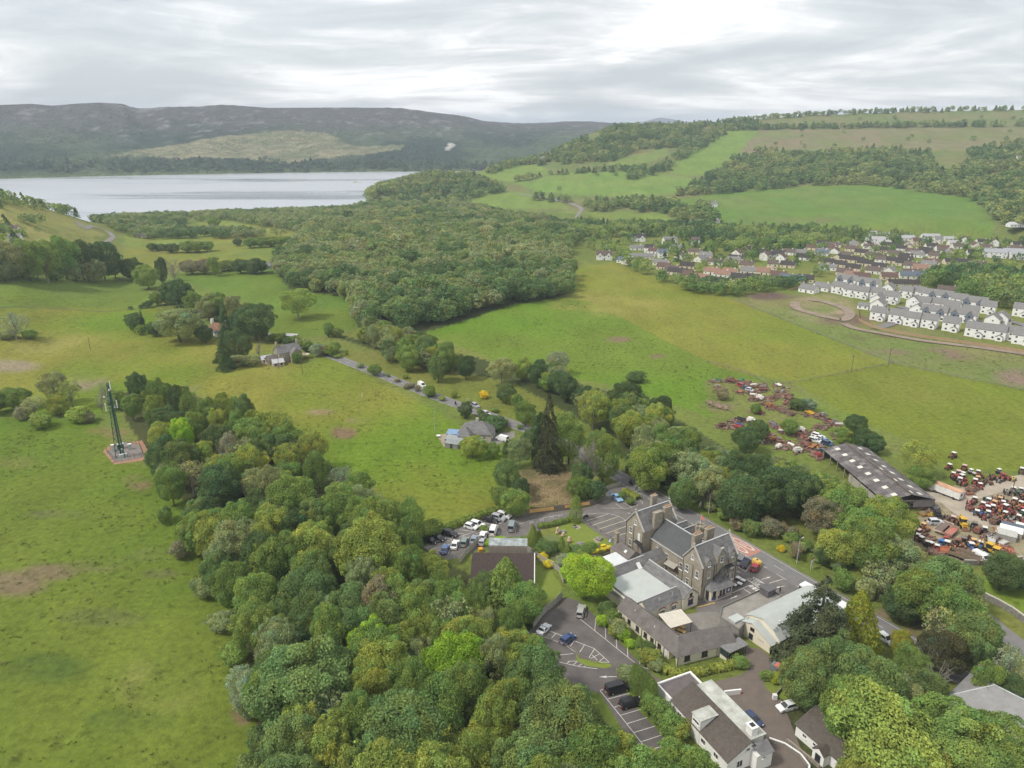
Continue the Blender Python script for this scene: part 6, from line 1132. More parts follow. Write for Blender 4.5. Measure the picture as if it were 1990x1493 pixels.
# brown tiled house behind the wood
P0,P1=g(918,1075,5),g(1038,1077,5);ang=math.atan2(P1[1]-P0[1],P1[0]-P0[0]);cx,cyy=(P0[0]+P1[0])/2,(P0[1]+P1[1])/2;Lh=math.dist(P0,P1)
bt=Bld('brown_tiled_house','house with broad dark brown tiled roof behind the dense conifer','house',0,0,ang,world=(cx,cyy))
w,r=gable(-Lh/2+.3,Lh/2-.3,-8.6,4.5,1.9,5.0,'x',over=.35,rx=0.0);bt.part('wall',w,WHITE);bt.part('roof',r,BTILE)
tc=MB()
for i in range(30):
 f=(i+.5)/30
 y_,z_=-8.9*f,5.17-3.22*f
 for j in range(2):tc.box(-Lh/2+.1,Lh/2-.1,y_-.02,y_+.02,z_-.0,z_+.055)
 break
row_mb=MB()
for i in range(34):
 f0,f1=i/34,(i+.86)/34;row_mb.slab([(-Lh/2,-8.95*f1,5.20-3.2*f1),(Lh/2,-8.95*f1,5.20-3.2*f1),(Lh/2,-8.95*f0,5.19-3.2*f0),(-Lh/2,-8.95*f0,5.19-3.2*f0)],.04)
bt.part('tile_course',row_mb,BTILE)['kind']='stuff'
bt.part('verge_board',MB().slab([(Lh/2+.02,-9,2.0),(Lh/2+.24,-9,2.0),(Lh/2+.24,.2,5.3),(Lh/2+.02,.2,5.3)],.2),WFRAME)
bt.win((Lh/2-.3,-3,1.6),(1,0),1,1)
gh=Bld('greenhouse','row of glass frames behind the brown tiled roof ridge','greenhouse',0,0,ang,world=(cx+.2,cyy+5.6));gh.part('glazing',MB().slab([(-4,-1.2,4.6),(6,-1.2,4.6),(6,1.2,5.4),(-4,1.2,5.4)],.06),M('dull_glass',(0.30,0.33,0.33),.3,.3,.8));gh.part('frame',MB().box(-4,6,-1.3,1.2,0,4.4),TIMBER)
# ---- long corrugated shed in the tractor yard
A,B_,C_,D_=g(1611,875,3.8),g(1718,965,3.8),g(1652,865,5.6),g(1820,970,3.8)
sd=Vector((B_[0]-A[0],B_[1]-A[1]));Ls=37.0;sang=math.atan2(-1,.08)
ls=Bld('long_shed','long open sided shed with patched grey corrugated roof','shed',0,0,sang,world=((A[0]+g(1772,962,5.6)[0])/2+3.2,(A[1]+g(1772,962,5.6)[1])/2+1))
def long_shed():
 hw,e,rz,L2=7.4,3.6,5.6,19.0
 cols=[M('shed_sheet_%d'%i,c,.85,.18,.6,bump=.2) for i,c in enumerate([(0.12,0.108,0.108),(0.16,0.145,0.14),(0.10,0.09,0.088),(0.21,0.195,0.185)])]
 rg=random.Random(3);light=M('skylight_sheet',(0.62,0.60,0.53),.5,.1,1.0)
 nx,ny=24,5
 for s in (-1,1):
  for i in range(nx):
   for j in range(ny):
    x0,x1=-L2+2*L2*i/nx,-L2+2*L2*(i+1)/nx-.03;f0,f1=j/ny,(j+1.06)/ny
    p=lambda x,f:(x,s*(hw+.4)*f,rz-(rz-e)*f+.03*(j%2)+rg.uniform(0,.02));m=cols[rg.choices((0,1,2,3),(4,3,3,1))[0]];nm='roof_sheet'
    if (j==2 and i%3==1) or (j==0 and i>10 and s>0 and i%5==2):m,nm=light,'skylight'
    ls.part(nm,MB().slab([p(x0,f0),p(x1,f0),p(x1,f1),p(x0,f1)],.05),m)
 ls.part('ridge_cap',MB().box(-L2,L2,-.3,.3,rz+.07,rz+.2),M('ridge_rust',(0.13,.10,.085),.9,.3,.8))
 for s in (-1,1):
  for i in range(9):x=-L2+.3+i*(2*L2-.6)/8;ls.part('post',MB().box(x-.15,x+.15,s*hw-.15,s*hw+.15,0,3.5),TIMBER)
 ls.part('side_wall',MB().box(-2,L2,-hw-.05,-hw+.05,0,2.6),M('pale_block_wall',(.36,.34,.30),.9,.1));ls.part('gable_sheet',MB().box(L2-.08,L2,1.0,hw,1.4,3.7).box(L2-.08,L2,-hw,hw,3.4,3.75),cols[1]);ls.part('back_wall',MB().box(-L2,-L2+.1,-hw,hw,0,3.4).box(-L2,L2,hw-.1,hw,0,3.3),cols[2])
long_shed()
tr=Bld('trailer','long white trailer body with rusty orange roof','trailer',0,0,math.atan2(-7.5,4.9),world=(g(1837,962)[0],g(1837,962)[1]))
tr.part('side_panel',MB().box(-4.6,4.6,-1.3,1.3,.7,2.9),M('dirty_white',(.66,.66,.63),.8,.1,1.5));tr.part('roof',MB().slab([(-4.65,-1.35,2.92),(4.65,-1.35,2.92),(4.65,1.35,2.98),(-4.65,1.35,2.98)],.05),M('rusty_roof',(.42,.17,.08),.9,.3,.5,col2=(.58,.40,.28)))
tr.part('window',MB().box(4.58,4.64,-.5,.3,1.6,2.3),GLASS)
for x in (-3.4,-2.4,3.0):tr.part('wheel',MB().tube((x,-1.35,.45),(x,1.35,.45),.45,.45,10),DARKM)
# --------- woods too dense to count, one object each
PAL_V=[(0.062,0.092,0.034),(0.100,0.122,0.046),(0.134,0.145,0.066),(0.085,0.115,0.038),(0.118,0.126,0.064),(0.050,0.078,0.030),(0.120,0.142,0.048)]
PAL_H=[(0.050,0.080,0.030),(0.075,0.105,0.035),(0.110,0.128,0.045),(0.060,0.095,0.032),(0.095,0.112,0.045)]
PAL_T=[(0.040,0.070,0.028),(0.075,0.115,0.032),(0.105,0.140,0.034),(0.055,0.085,0.034),(0.090,0.110,0.045),(0.125,0.150,0.05)]
PAL_P=[(0.028,0.048,0.024),(0.040,0.062,0.028),(0.050,0.066,0.034)]
_sc=lambda P:[tuple(min(1,q*WOOD_GAIN) for q in c) for c in P]
WOOD_GAIN=2.85
_WL={k:leaf_material('woodland_leaves_'+k,_sc(p)) for k,p in (('v',sorted(PAL_V,key=sum)),('h',sorted(PAL_H,key=sum)),('t',sorted(PAL_T,key=sum)),('p',PAL_P))}
def wood_protos(key,n,leaf,conifer=False):
 out=[]
 for s in range(5):
  if conifer and s<(5 if conifer==2 else 2):me,C=cone_crown('crown',800+s,n,leaf,tiers=9,rag=.25)
  else:me,C=broad_crown('crown',820+s,n,13,0.21,leaf,mat=None,zb=0.03,loose=0.16)
  me.materials.clear();me.materials.append(_WL[key]);out.append(me)
 return out
def woodland(name,label,polys,spacing,h,w,key,layer=0,n=420,leaf=0.055,conifer=False,avoid=(),keep=1.0,seed=1,jit=0.45,extra=None):
 rng=np.random.default_rng(seed);pts=[]
 for poly in polys:
  c=np.array([gt(*p)[:2] for p in poly]);
  lo,hi=c.min(0)-25,c.max(0)+25
  if ((hi-lo)/spacing).prod()>400000:continue
  X,Y=np.meshgrid(np.arange(lo[0],hi[0],spacing),np.arange(lo[1],hi[1],spacing));X=X.ravel()+rng.uniform(-jit,jit,X.size)*spacing;Y=Y.ravel()+rng.uniform(-jit,jit,X.size)*spacing
  Z,lay=zt(X,Y,True);fw=np.maximum(Y*cP-(Z-H)*sP,1);PX=995+F*X/fw;PY=746.5-F*(Y*sP+(Z-H)*cP)/fw
  m=in_poly(PX,PY,poly)&(Y>60)&(Z>WATER+.3)
  if layer is not None:m&=lay==layer
  m&=rng.uniform(0,1,X.size)<keep*np.clip((fbm(X/34+seed,Y/34,2)-.24)*6,.12,1)
  for ax,ay,ar in avoid:m&=(X-ax)**2+(Y-ay)**2>ar*ar
  pts.append(np.stack([X,Y,Z],1)[m])
 if extra is not None:pts.append(extra)
 P=np.concatenate(pts);k=len(P)
 if not k:print('EMPTY WOOD',name);return
 me=bpy.data.meshes.new(name);me.vertices.add(k);me.vertices.foreach_set('co',P.ravel().astype(np.float32))
 def at(nm,tp,v,f):a=me.attributes.new(nm,tp,'POINT');a.data.foreach_set(f,np.asarray(v).ravel())
 big=np.clip(.55+1.1*fbm(P[:,0]/45+3,P[:,1]/45,2)+.18*rng.normal(size=k),0,1.25);hh=h[0]+(h[1]-h[0])*(big*.6+rng.uniform(0,.55,k)-.12);ww=w[0]+(w[1]-w[0])*(big*.45+rng.uniform(0,.6,k));tone=np.clip((fbm(P[:,0]/55,P[:,1]/55+seed,3)-.5)*1.9+.5+.24*rng.normal(size=k),0,1);at('tone','FLOAT',tone.astype(np.float32),'value');at('size','FLOAT_VECTOR',np.stack([ww,ww,hh],1).astype(np.float32),'vector');at('turn','FLOAT_VECTOR',np.stack([np.zeros(k),np.zeros(k),rng.uniform(0,6.28,k)],1).astype(np.float32),'vector');at('pick','INT',rng.integers(0,5,k).astype(np.int32),'value')
 key2=('protos',key,n,leaf,conifer)
 if key2 not in _WC:
  c=bpy.data.collections.new('tree_shapes')
  for m_ in wood_protos(key,n,leaf,conifer):c.objects.link(bpy.data.objects.new('tree_shape',m_))
  _WC[key2]=c
 ng=bpy.data.node_groups.new('plant_wood','GeometryNodeTree');ng.interface.new_socket('Geometry',in_out='INPUT',socket_type='NodeSocketGeometry');ng.interface.new_socket('Geometry',in_out='OUTPUT',socket_type='NodeSocketGeometry')
 N=ng.nodes.new;K=ng.links.new;gi=N('NodeGroupInput');go=N('NodeGroupOutput');ip=N('GeometryNodeInstanceOnPoints');ci=N('GeometryNodeCollectionInfo')
 ci.inputs['Collection'].default_value=_WC[key2];ci.inputs['Separate Children'].default_value=True;ci.inputs['Reset Children'].default_value=True
 def na(nm,tp):q=N('GeometryNodeInputNamedAttribute');q.data_type=tp;q.inputs['Name'].default_value=nm;return q.outputs['Attribute']
 K(gi.outputs[0],ip.inputs['Points']);K(ci.outputs[0],ip.inputs['Instance']);ip.inputs['Pick Instance'].default_value=True;K(na('pick','INT'),ip.inputs['Instance Index']);K(na('turn','FLOAT_VECTOR'),ip.inputs['Rotation']);K(na('size','FLOAT_VECTOR'),ip.inputs['Scale']);K(ip.outputs[0],go.inputs[0])
 o=link(name,me);md=o.modifiers.new('plant_wood','NODES');md.node_group=ng;tag(o,label,None,None,'stuff');WOODCOUNT[name+label[:12]]=k;return o
WOODCOUNT={}
_houses=[(x,y,11.5) for e,x,y,n in AUTO]+[(o.location.x,o.location.y,11.5) for o in COL.objects if o.type=='EMPTY' and o.name.split('.')[0] in ('house','cottage','shed') and o.location.y>350]
woodland('woodland','broad mixed wood filling the valley floor towards the loch',[[(535,530),(548,500),(590,478),(600,455),(640,428),(700,408),(780,405),(900,402),(960,420),(1010,430),(1080,440),(1118,470),(1100,500),(1112,560),(1108,578),(1050,588),(1000,594),(920,612),(830,642),(760,652),(700,645),(686,590),(640,572),(570,564)]],8.4,(7,15),(7.5,15),'v',seed=2,n=1300,leaf=.036)
woodland('tall_trees','taller trees standing out above the valley floor wood',[[(545,520),(600,465),(640,430),(720,410),(890,408),(1000,432),(1075,445),(1105,475),(1090,500),(1100,560),(1000,585),(840,630),(720,630),(700,590)]],24,(13,20),(13,21),'v',seed=42,n=1300,leaf=.036,keep=.8)
woodland('woodland','low olive scrub wood along the loch shore',[[(150,416),(250,408),(330,404),(420,402),(560,399),(700,396),(790,400),(640,430),(600,458),(560,452),(440,428),(380,434),(330,452),(232,456),(218,445)],[(232,456),(330,452),(420,452),(560,460),(470,466),(330,466),(260,464)]],9.5,(6,11),(9,13),'v',seed=3,keep=.9)
woodland('woodland','trees scattered between the village houses',[[(1110,442),(1300,444),(1560,452),(1990,457),(2150,470),(2150,560),(1990,560),(1900,545),(1800,530),(1700,525),(1560,545),(1430,565),(1340,550),(1260,535),(1205,505),(1150,495),(1115,470)]],16,(5,9.5),(6,11),'t',seed=4,avoid=_houses,conifer=True,keep=.75)
woodland('woodland','wooded belt between the village and the big hillside field',[[(960,432),(1100,434),(1300,441),(1560,448),(1990,452),(2150,460),(2150,490),(1990,488),(1850,486),(1720,480),(1560,492),(1440,500),(1380,480),(1300,462),(1110,470),(1000,450)]],12,(6,12),(8,13),'t',seed=5,avoid=_houses,conifer=True)
woodland('hedgerow_trees','line of dense trees along the village edge of the field',[[(1195,505),(1230,525),(1290,552),(1345,572),(1420,580),(1480,570),(1560,560),(1560,550),(1480,556),(1400,560),(1340,550),(1260,526),(1225,508)]],8.0,(6.5,9.5),(8,11),'t',seed=6,avoid=[(a,b,8) for a,b,c in _houses])
woodland('woodland','dark wood right of the white estate houses',[[(1780,560),(1860,540),(2150,545),(2150,640),(1960,612),(1900,590),(1840,578)]],9.5,(10,15),(10,14),'t',seed=7,avoid=_houses)
HW1=[[(1000,322),(1060,305),(1130,272),(1190,252),(1260,248),(1330,247),(1400,242),(1460,236),(1480,244),(1470,254),(1400,257),(1370,270),(1320,286),(1250,292),(1190,314),(1120,318),(1060,322)],[(1262,336),(1300,312),(1330,288),(1392,259),(1412,262),(1335,306),(1300,332),(1225,352),(1195,348),(1235,330)],[(1300,382),(1340,364),(1370,347),(1432,308),(1470,294),(1560,303),(1700,292),(1800,298),(1815,320),(1830,338),(1900,315),(1870,296),(1990,276),(2300,280),(2300,410),(1990,405),(1935,425),(1880,385),(1720,364),(1640,360),(1500,369),(1400,378)],[(1905,392),(1950,380),(2300,380),(2300,450),(1990,446),(1940,436),(1920,415)],[(1130,398),(1200,392),(1290,392),(1350,398),(1385,408),(1390,438),(1330,436),(1285,414),(1150,412)],[(704,392),(706,378),(735,366),(775,356),(830,340),(870,343),(920,342),(960,360),(985,372),(900,394),(880,404),(830,406),(780,402)],[(1470,249),(1700,246),(1990,243),(1990,247),(1700,250),(1470,253)],[(1005,352),(1080,338),(1180,332),(1250,328),(1250,331),(1180,336),(1080,341),(1005,356)],[(925,338),(990,320),(1040,308),(1062,314),(1000,326),(950,340)],[(1040,384),(1110,392),(1120,398),(1040,390)],[(880,415),(960,408),(1060,412),(1050,422),(900,424)]]
woodland('woodland','dark green woods climbing the hill across the glen',HW1,13,(7,14),(10,18),'h',layer=1,n=260,leaf=.075,seed=8,conifer=True)
woodland('ridge_trees','ragged line of trees along the hill crest',[[(1190,252),(1330,246),(1460,236),(1560,228),(1700,222),(1990,216),(2300,214),(2300,205),(1990,205),(1560,214),(1400,230),(1190,242)]],15,(6,13),(9,15),'h',layer=1,n=200,leaf=.08,seed=9,conifer=True)
woodland('scattered_trees','scattered trees and bushes on the upper moor',[[(1500,232),(2300,222),(2300,275),(1500,290)],[(1000,345),(1300,330),(1250,370),(1050,372)]],60,(4,9),(7,12),'h',layer=1,n=200,leaf=.08,seed=10,keep=.5)
woodland('woodland','trees along the left hillside above the loch',[[(110,402),(160,408),(215,411),(232,424),(205,438),(150,424),(110,415)],[(-100,378),(0,386),(60,400),(110,413),(150,418),(152,424),(100,418),(50,408),(-100,398)],[(-60,428),(60,432),(130,444),(120,450),(50,446),(-60,444)],[(-60,450),(20,452),(60,466),(60,478),(-60,490)]],13,(7,12),(9,14),'t',layer=None,seed=11,conifer=True,keep=.75)
woodland('shore_wood','belt of tall trees along the far loch shore',[[(-150,334),(400,335),(800,337),(1000,338),(1000,322),(800,318),(400,314),(-150,316)]],26,(12,20),(18,28),'p',layer=2,n=70,leaf=.11,seed=12,conifer=True)
print('WOODS',WOODCOUNT)
# --------- vehicles
PAINT=M('car_paint',(0.95,0.95,0.95),0.28,0.02,2.0,objcol=True,spec=0.5)
TYRE=M('tyre_rubber',(0.022,0.022,0.023),0.9,0.1,4.0)
HUB=M('wheel_metal',(0.42,0.42,0.43),0.4,0.05,4.0,metal=0.6)
LAMPW=M('headlamp_glass',(0.75,0.76,0.78),0.2,0.02,2.0);LAMPR=M('tail_lamp_red',(0.35,0.02,0.02),0.3,0.05,2.0)
PLATE=M('number_plate',(0.7,0.68,0.5),0.6,0.02,2.0)
CT={}
def car_type(kind):
 if kind in CT:return CT[kind]
 L,Wd,belt,top,c0,c1,t0,t1,r,hood={'hatch':(4.0,1.74,.92,1.48,-1.85,1.0,-1.55,.2,.31,.80),'saloon':(4.6,1.8,.92,1.44,-1.75,.95,-1.0,.2,.32,.80),'suv':(4.5,1.86,1.02,1.68,-2.1,1.05,-1.8,.4,.36,.95),'estate':(4.8,1.82,.95,1.52,-2.3,.95,-2.05,.15,.33,.82),'van':(5.2,1.95,1.15,2.05,-2.5,1.7,-2.45,1.0,.35,1.0),'taxi':(4.6,1.8,1.0,1.75,-2.1,1.0,-1.8,.5,.34,.95),'sports':(4.3,1.8,.82,1.22,-1.2,.65,-.8,-.05,.32,.72)}[kind]
 h=Wd/2;b=MB()
 prof=[(-L/2,.38),(-L/2-.02+.05,.62),(-L/2+.1,belt-.04),(c0,belt),(c1,belt-.02),(L/2-.35,hood),(L/2-.04,hood-.16),(L/2,.45),(L/2-.1,.24),(-L/2+.1,.24)]
 n=len(prof);rings=[(-h+.06,.92),(-h,1.0),(h,1.0),(h-.06,.92)]
 V=[]
 for y,s in ((-h+.08,.97),(-h,1.0),(h,1.0),(h-.08,.97)):V+=[(x*s,y if z<belt-.1 or abs(y)<h else y*.97,z) for x,z in prof]
 V=[(x*s_,y,z) for (x,y,z),s_ in zip(V,[1]*len(V))]
 b.add(V[n:3*n],[tuple(range(n)),tuple(range(2*n-1,n-1,-1))]+[(i,n+i,n+(i+1)%n,(i+1)%n) for i in range(n)])
 wb,wt=h*.94,h*.78
 cab=[(c0,-wb,belt-.02),(c1,-wb,belt-.02),(c1,wb,belt-.02),(c0,wb,belt-.02),(t0,-wt,top),(t1,-wt,top),(t1,wt,top),(t0,wt,top)]
 b.add(cab,[(4,5,6,7),(0,1,5,4),(1,2,6,5),(2,3,7,6),(3,0,4,7)])
 for s in (-1,1):b.box(.55,.72,s*h*.98,s*(h+.16),belt+.02,belt+.16) if s>0 else b.box(.55,.72,-(h+.16),-h*.98,belt+.02,belt+.16)
 P=[('body',b.mesh('body',PAINT),'c')]
 def pane(nm,q,k=.10,out=.015):
  Q=[Vector(cab[i]) for i in q];c=sum(Q,Vector())/4;nn=(Q[1]-Q[0]).cross(Q[2]-Q[0]).normalized()
  if nn.dot(c-Vector((0,0,belt)))<0:nn=-nn
  Q=[p.lerp(c,k)+nn*out for p in Q];P.append((nm,MB().slab(Q,.02).mesh(nm,GLASS) if nm!='x' else None,None))
 pane('windscreen',(1,2,6,5));pane('rear_window',(3,0,4,7))
 if kind!='van':pane('side_window',(0,1,5,4),.12);pane('side_window',(2,3,7,6),.12)
 else:
  for s in (-1,1):P.append(('side_window',MB().slab([(.8,s*(wb*.96+.02),1.2),(1.45,s*(wb*.98+.02),1.2),(1.1,s*(wt*1.04),1.8),(.8,s*(wt*1.04),1.8)],.02).mesh('side_window',GLASS),None))
 for s in (-1,1):
  P.append(('headlight',MB().box(L/2-.14,L/2-.005,s*(h-.28)-.2,s*(h-.28)+.2,hood-.26,hood-.13).mesh('headlight',LAMPW),None))
  P.append(('tail_light',MB().box(-L/2-.005,-L/2+.1,s*(h-.2)-.14,s*(h-.2)+.14,.62,belt-.08).mesh('tail_light',LAMPR),None))
  for x in (-L*.29,L*.31):
   P.append(('wheel',MB().tube((x,s*(h-.2),r),(x,s*(h+.015),r),r,r,14).mesh('wheel',TYRE),('hub',MB().tube((x,s*(h+.01),r),(x,s*(h+.03),r),r*.6,r*.55,10).mesh('hub',HUB))))
 P.append(('number_plate',MB().box(-L/2-.02,-L/2+.01,-.26,.26,.48,.6).mesh('number_plate',PLATE),None))
 CT[kind]=P;return P
def car(kind,ctr,rear,front,col,label,name='parked_car',cat='car',group=None,z=0.03):
 x,y=g(*ctr);a,b=g(*rear),g(*front);zz=zg(x,y)
 if zz<-.5:x,y,zz=gt(*ctr);a,b=gt(*rear)[:2],gt(*front)[:2]
 e=empty(name,(x,y,zz+z),math.atan2(b[1]-a[1],b[0]-a[0]),label,cat,group)
 for nm,me,ex in car_type(kind):
  o=link(nm,me,e,col=col if ex=='c' else None)
  if isinstance(ex,tuple):link(ex[0],ex[1],o)
 return e
BLK,WHT,SIL,GRY,BLU,DBL,RED_,GRN=(0.018,0.018,0.021),(0.78,0.78,0.77),(0.42,0.43,0.45),(0.20,0.21,0.22),(0.09,0.15,0.30),(0.035,0.055,0.12),(0.38,0.04,0.055),(0.20,0.25,0.23)
G1='cars parked in the upper car park'
_d1=(ZB(300,712),ZB(388,737));_d2=(ZB(350,885),ZB(372,835))
for X,Y,k,c,lab in [(185,768,'hatch',BLK,'black hatchback at the wood end of the hedge side row'),(248,745,'suv',BLK,'black car second from the wood in the hedge side row'),(372,702,'suv',BLK,'black off-roader alone with empty bays both sides'),(575,632,'hatch',WHT,'white hatchback beside the white off-roader, hedge side row'),(635,614,'suv',WHT,'white off-roader in the middle of the hedge side row'),(762,568,'saloon',BLK,'long black saloon left of the silver car'),(838,548,'suv',SIL,'silver car between black saloon and white off-roader'),(890,525,'suv',WHT,'white off-roader nearest the wooden banner fence')]:
 car(k,ZB(X,Y),*_d1,c,lab,group=G1)
for X,Y,k,c,lab in [(322,850,'saloon',BLU,'blue car nearest the wood in the lower row'),(420,806,'saloon',WHT,'white car between blue and grey green cars'),(512,782,'suv',GRN,'grey green car in the lower row'),(605,758,'saloon',(0.25,0.29,0.34),'blue grey car behind the timber fence end'),(690,722,'suv',WHT,'white car in the lower row above the silver one'),(790,672,'van',WHT,'small white van in the lower row'),(682,775,'hatch',SIL,'silver car tucked behind the weedy bank')]:
 car(k,ZB(X,Y),*_d2,c,lab,name='parked_van' if k=='van' else 'parked_car',cat='van' if k=='van' else 'car',group=G1)
car('van',ZB(968,632),ZB(935,690),ZB(968,580),(0.26,0.31,0.33),'long grey green van parked alone by the white barriers','parked_van','van')
car('saloon',ZF(985,385),ZF(900,300),ZF(1060,440),(0.25,0.42,0.62),'light blue car beside the picket fence corner')
car('saloon',ZE(680,775),ZE(650,830),ZE(735,690),(0.04,0.045,0.085),'dark blue car parked at the hotel corner');car('suv',ZE(590,720),ZE(560,770),ZE(640,640),GRY,'grey car half hidden behind the hotel corner');car('hatch',ZE(868,858),ZE(845,900),ZE(920,770),RED_,'red hatchback beside the yellow kiosk')
car('sports',ZC(225,305),ZC(195,335),ZC(262,268),(0.72,0.74,0.78),'white convertible with dark hood beside the car park fence');car('hatch',ZC(408,382),ZC(375,405),ZC(450,350),(0.035,0.07,0.19),'deep blue hatchback in the marked bays');car('estate',ZC(512,165),ZC(500,205),ZC(525,110),(0.40,0.40,0.39),'silver people carrier under the lime tree')
car('van',ZC(795,768),ZC(720,800),ZC(880,755),(0.020,0.021,0.024),'long black van in the lower bays','parked_van','van');car('taxi',ZC(895,880),ZC(820,905),ZC(975,862),(0.016,0.015,0.018),'black taxi cab in the lower bays','parked_taxi','taxi')
zA=zoomer(1400,1093,3.373)
car('hatch',zA(433,962),zA(490,945),zA(375,975),WHT,'white hatchback on the drive below the cedar');car('hatch',zA(212,1046),zA(180,1010),zA(245,1070),DBL,'dark blue hatchback beside the flat dormer house')
zR=zoomer(800,650,3.98)
car('suv',zR(492,562),zR(460,545),zR(525,580),(0.33,0.34,0.36),'silver off-roader driving on the country road','car');car('van',zR(80,405),zR(60,392),zR(105,420),WHT,'white van driving on the country road','van','van');car('hatch',zR(578,622),zR(560,612),zR(605,634),(0.5,0.5,0.52),'pale car half hidden by the roadside hedge','car');car('van',zR(700,820),zR(735,828),zR(665,808),(0.76,0.77,0.78),'white van on the bungalow drive','parked_van','van')
car('hatch',zA(1082,516),zA(1060,500),zA(1105,535),(0.7,0.7,0.72),'white car on the road past the golden conifer','car');car('hatch',(214,464),(217,458),(211,469),GRY,'tiny grey car on the lochside road','car')
def motorbike(p,q,label,s=1.0):
 (x,y),(x2,y2)=g(*p),g(*q);e=empty('motorbike',(x,y,zg(x,y)+.03),math.atan2(y2-y,x2-x),label,'motorbike')
 for xx in (-.7,.7):link('wheel',MB().tube((xx,-.06,.32),(xx,.06,.32),.32,.32,12).mesh('wheel',TYRE),e)
 link('frame',MB().tube((-.7,0,.34),(-.1,0,.6),.07).tube((-.1,0,.6),(.5,0,.9),.07).tube((.5,0,.95),(.7,0,.32),.05).box(-.3,.25,-.16,.16,.3,.62).mesh('frame',DARKM),e);link('seat',MB().box(-.65,.0,-.14,.14,.72,.84).mesh('seat',TYRE),e);link('fuel_tank',MB().box(0,.42,-.15,.15,.72,.95).mesh('fuel_tank',PAINT),e,col=(.05,.02,.02));link('handlebar',MB().tube((.45,-.36,1.05),(.45,.36,1.05),.025).mesh('handlebar',DARKM),e)
 return e
def person(e_parent_xy,z,pose,label,rz,top,legs):
 x,y=e_parent_xy;e=empty('person',(x,y,z),rz,label,'person')
 me=bpy.data.meshes.new('body');J={'sit':[(0,0,.78),(0,0,1.05),(.04,0,1.30),(.06,0,1.42),(.08,0,1.60),(.16,-.14,.76),(.34,-.2,.5),(.16,.14,.76),(.34,.2,.5),(.05,-.22,1.28),(.24,-.3,1.08),(.44,-.32,1.06),(.05,.22,1.28),(.24,.3,1.08),(.44,.32,1.06),(.22,-.22,.16),(.22,.22,.16)],'stand':[(0,0,.92),(0,0,1.15),(0,0,1.38),(0,0,1.5),(.02,0,1.66),(0,-.1,.88),(.03,-.12,.48),(0,.1,.88),(-.03,.12,.48),(0,-.2,1.38),(.03,-.25,1.1),(.1,-.24,.86),(0,.2,1.38),(.02,.25,1.1),(.08,.24,.86),(0,-.12,.05),(-.05,.12,.05)]}[pose]
 E_=[(0,1),(1,2),(2,3),(3,4),(0,5),(5,6),(0,7),(7,8),(2,9),(9,10),(10,11),(2,12),(12,13),(13,14),(6,15),(8,16)];rad=[.15,.14,.16,.06,.11,.09,.065,.09,.065,.07,.05,.04,.07,.05,.04,.05,.05]
 me.from_pydata(J,E_,[]);me.update();o=bpy.data.objects.new('body',me);COL.objects.link(o);md=o.modifiers.new('skin','SKIN');o.modifiers.new('smooth','SUBSURF').levels=1
 for v,r in zip(me.skin_vertices[0].data,rad):v.radius=(r,r)
 me.skin_vertices[0].data[0].use_root=True;bpy.context.view_layer.update();dm=bpy.data.meshes.new_from_object(o.evaluated_get(bpy.context.evaluated_depsgraph_get()));bpy.data.objects.remove(o);dm.name='body';dm.materials.clear();dm.materials.append(M('clothes_'+label[:14],top,.9,.1,6.0));link('body',dm,e)
 h=J[4];link('head_cover',MB().tube((h[0],0,h[2]-.06),(h[0]+.01,0,h[2]+.14),.125,.09,10).mesh('head_cover',M('hair_'+label[:10],legs,.8)),e);return e
motorbike(ZF(225,830),ZF(320,790),'black motorbike parked at the end of the hatched bays')
for p,q,lab,pl in [(Z0(500,165),Z0(470,145),'motorbike riding along the road past the hotel','rider in black on the motorbike nearing the hotel'),(zR(340,545),zR(320,530),'motorbike riding on the road above the bungalow','rider in black on the motorbike above the bungalow')]:
 m_=motorbike(p,q,lab);person((m_.location.x,m_.location.y),m_.location.z,'sit',pl,m_.rotation_euler.z,(.02,.02,.022),(.015,.015,.015))
person(g(*ZF(790,300)),0.03,'stand','person standing at the boot of the light blue car',1.0,(.12,.25,.45),(.05,.04,.03));person(g(*ZE(1345,1330)),.03,'stand','person in dark clothes beside the slate box on the roof edge',.5,(.03,.03,.04),(.04,.03,.03))
# tour coach
co=Bld('coach','long white roofed tour coach beyond the barn','coach',17,22.6,HROT+.06)
co.part('body',MB().prism([(11.2,21.3),(22.8,21.3),(22.9,22.2),(22.9,23.0),(22.8,23.9),(11.2,23.9),(11.0,23.2),(11.0,22)],.45,1.5).prism([(11.2,21.4),(22.8,21.4),(22.8,23.8),(11.2,23.8)],3.0,3.35),M('coach_white',(.74,.74,.74),.4,.04,1.0));co.part('window_band',MB().prism([(11.25,21.42),(22.75,21.42),(22.75,23.78),(11.25,23.78)],1.5,3.0),GLASS);co.part('roof_unit',MB().box(14,16,21.9,23.3,3.352,3.6).box(19.5,20.6,22,23.2,3.352,3.55),M('pale_grey',(.6,.6,.6),.5))
for x in (13,20):
 for y in (21.35,23.85):co.part('wheel',MB().tube((x,y-.15,.5),(x,y+.15,.5),.5,.5,12),TYRE)
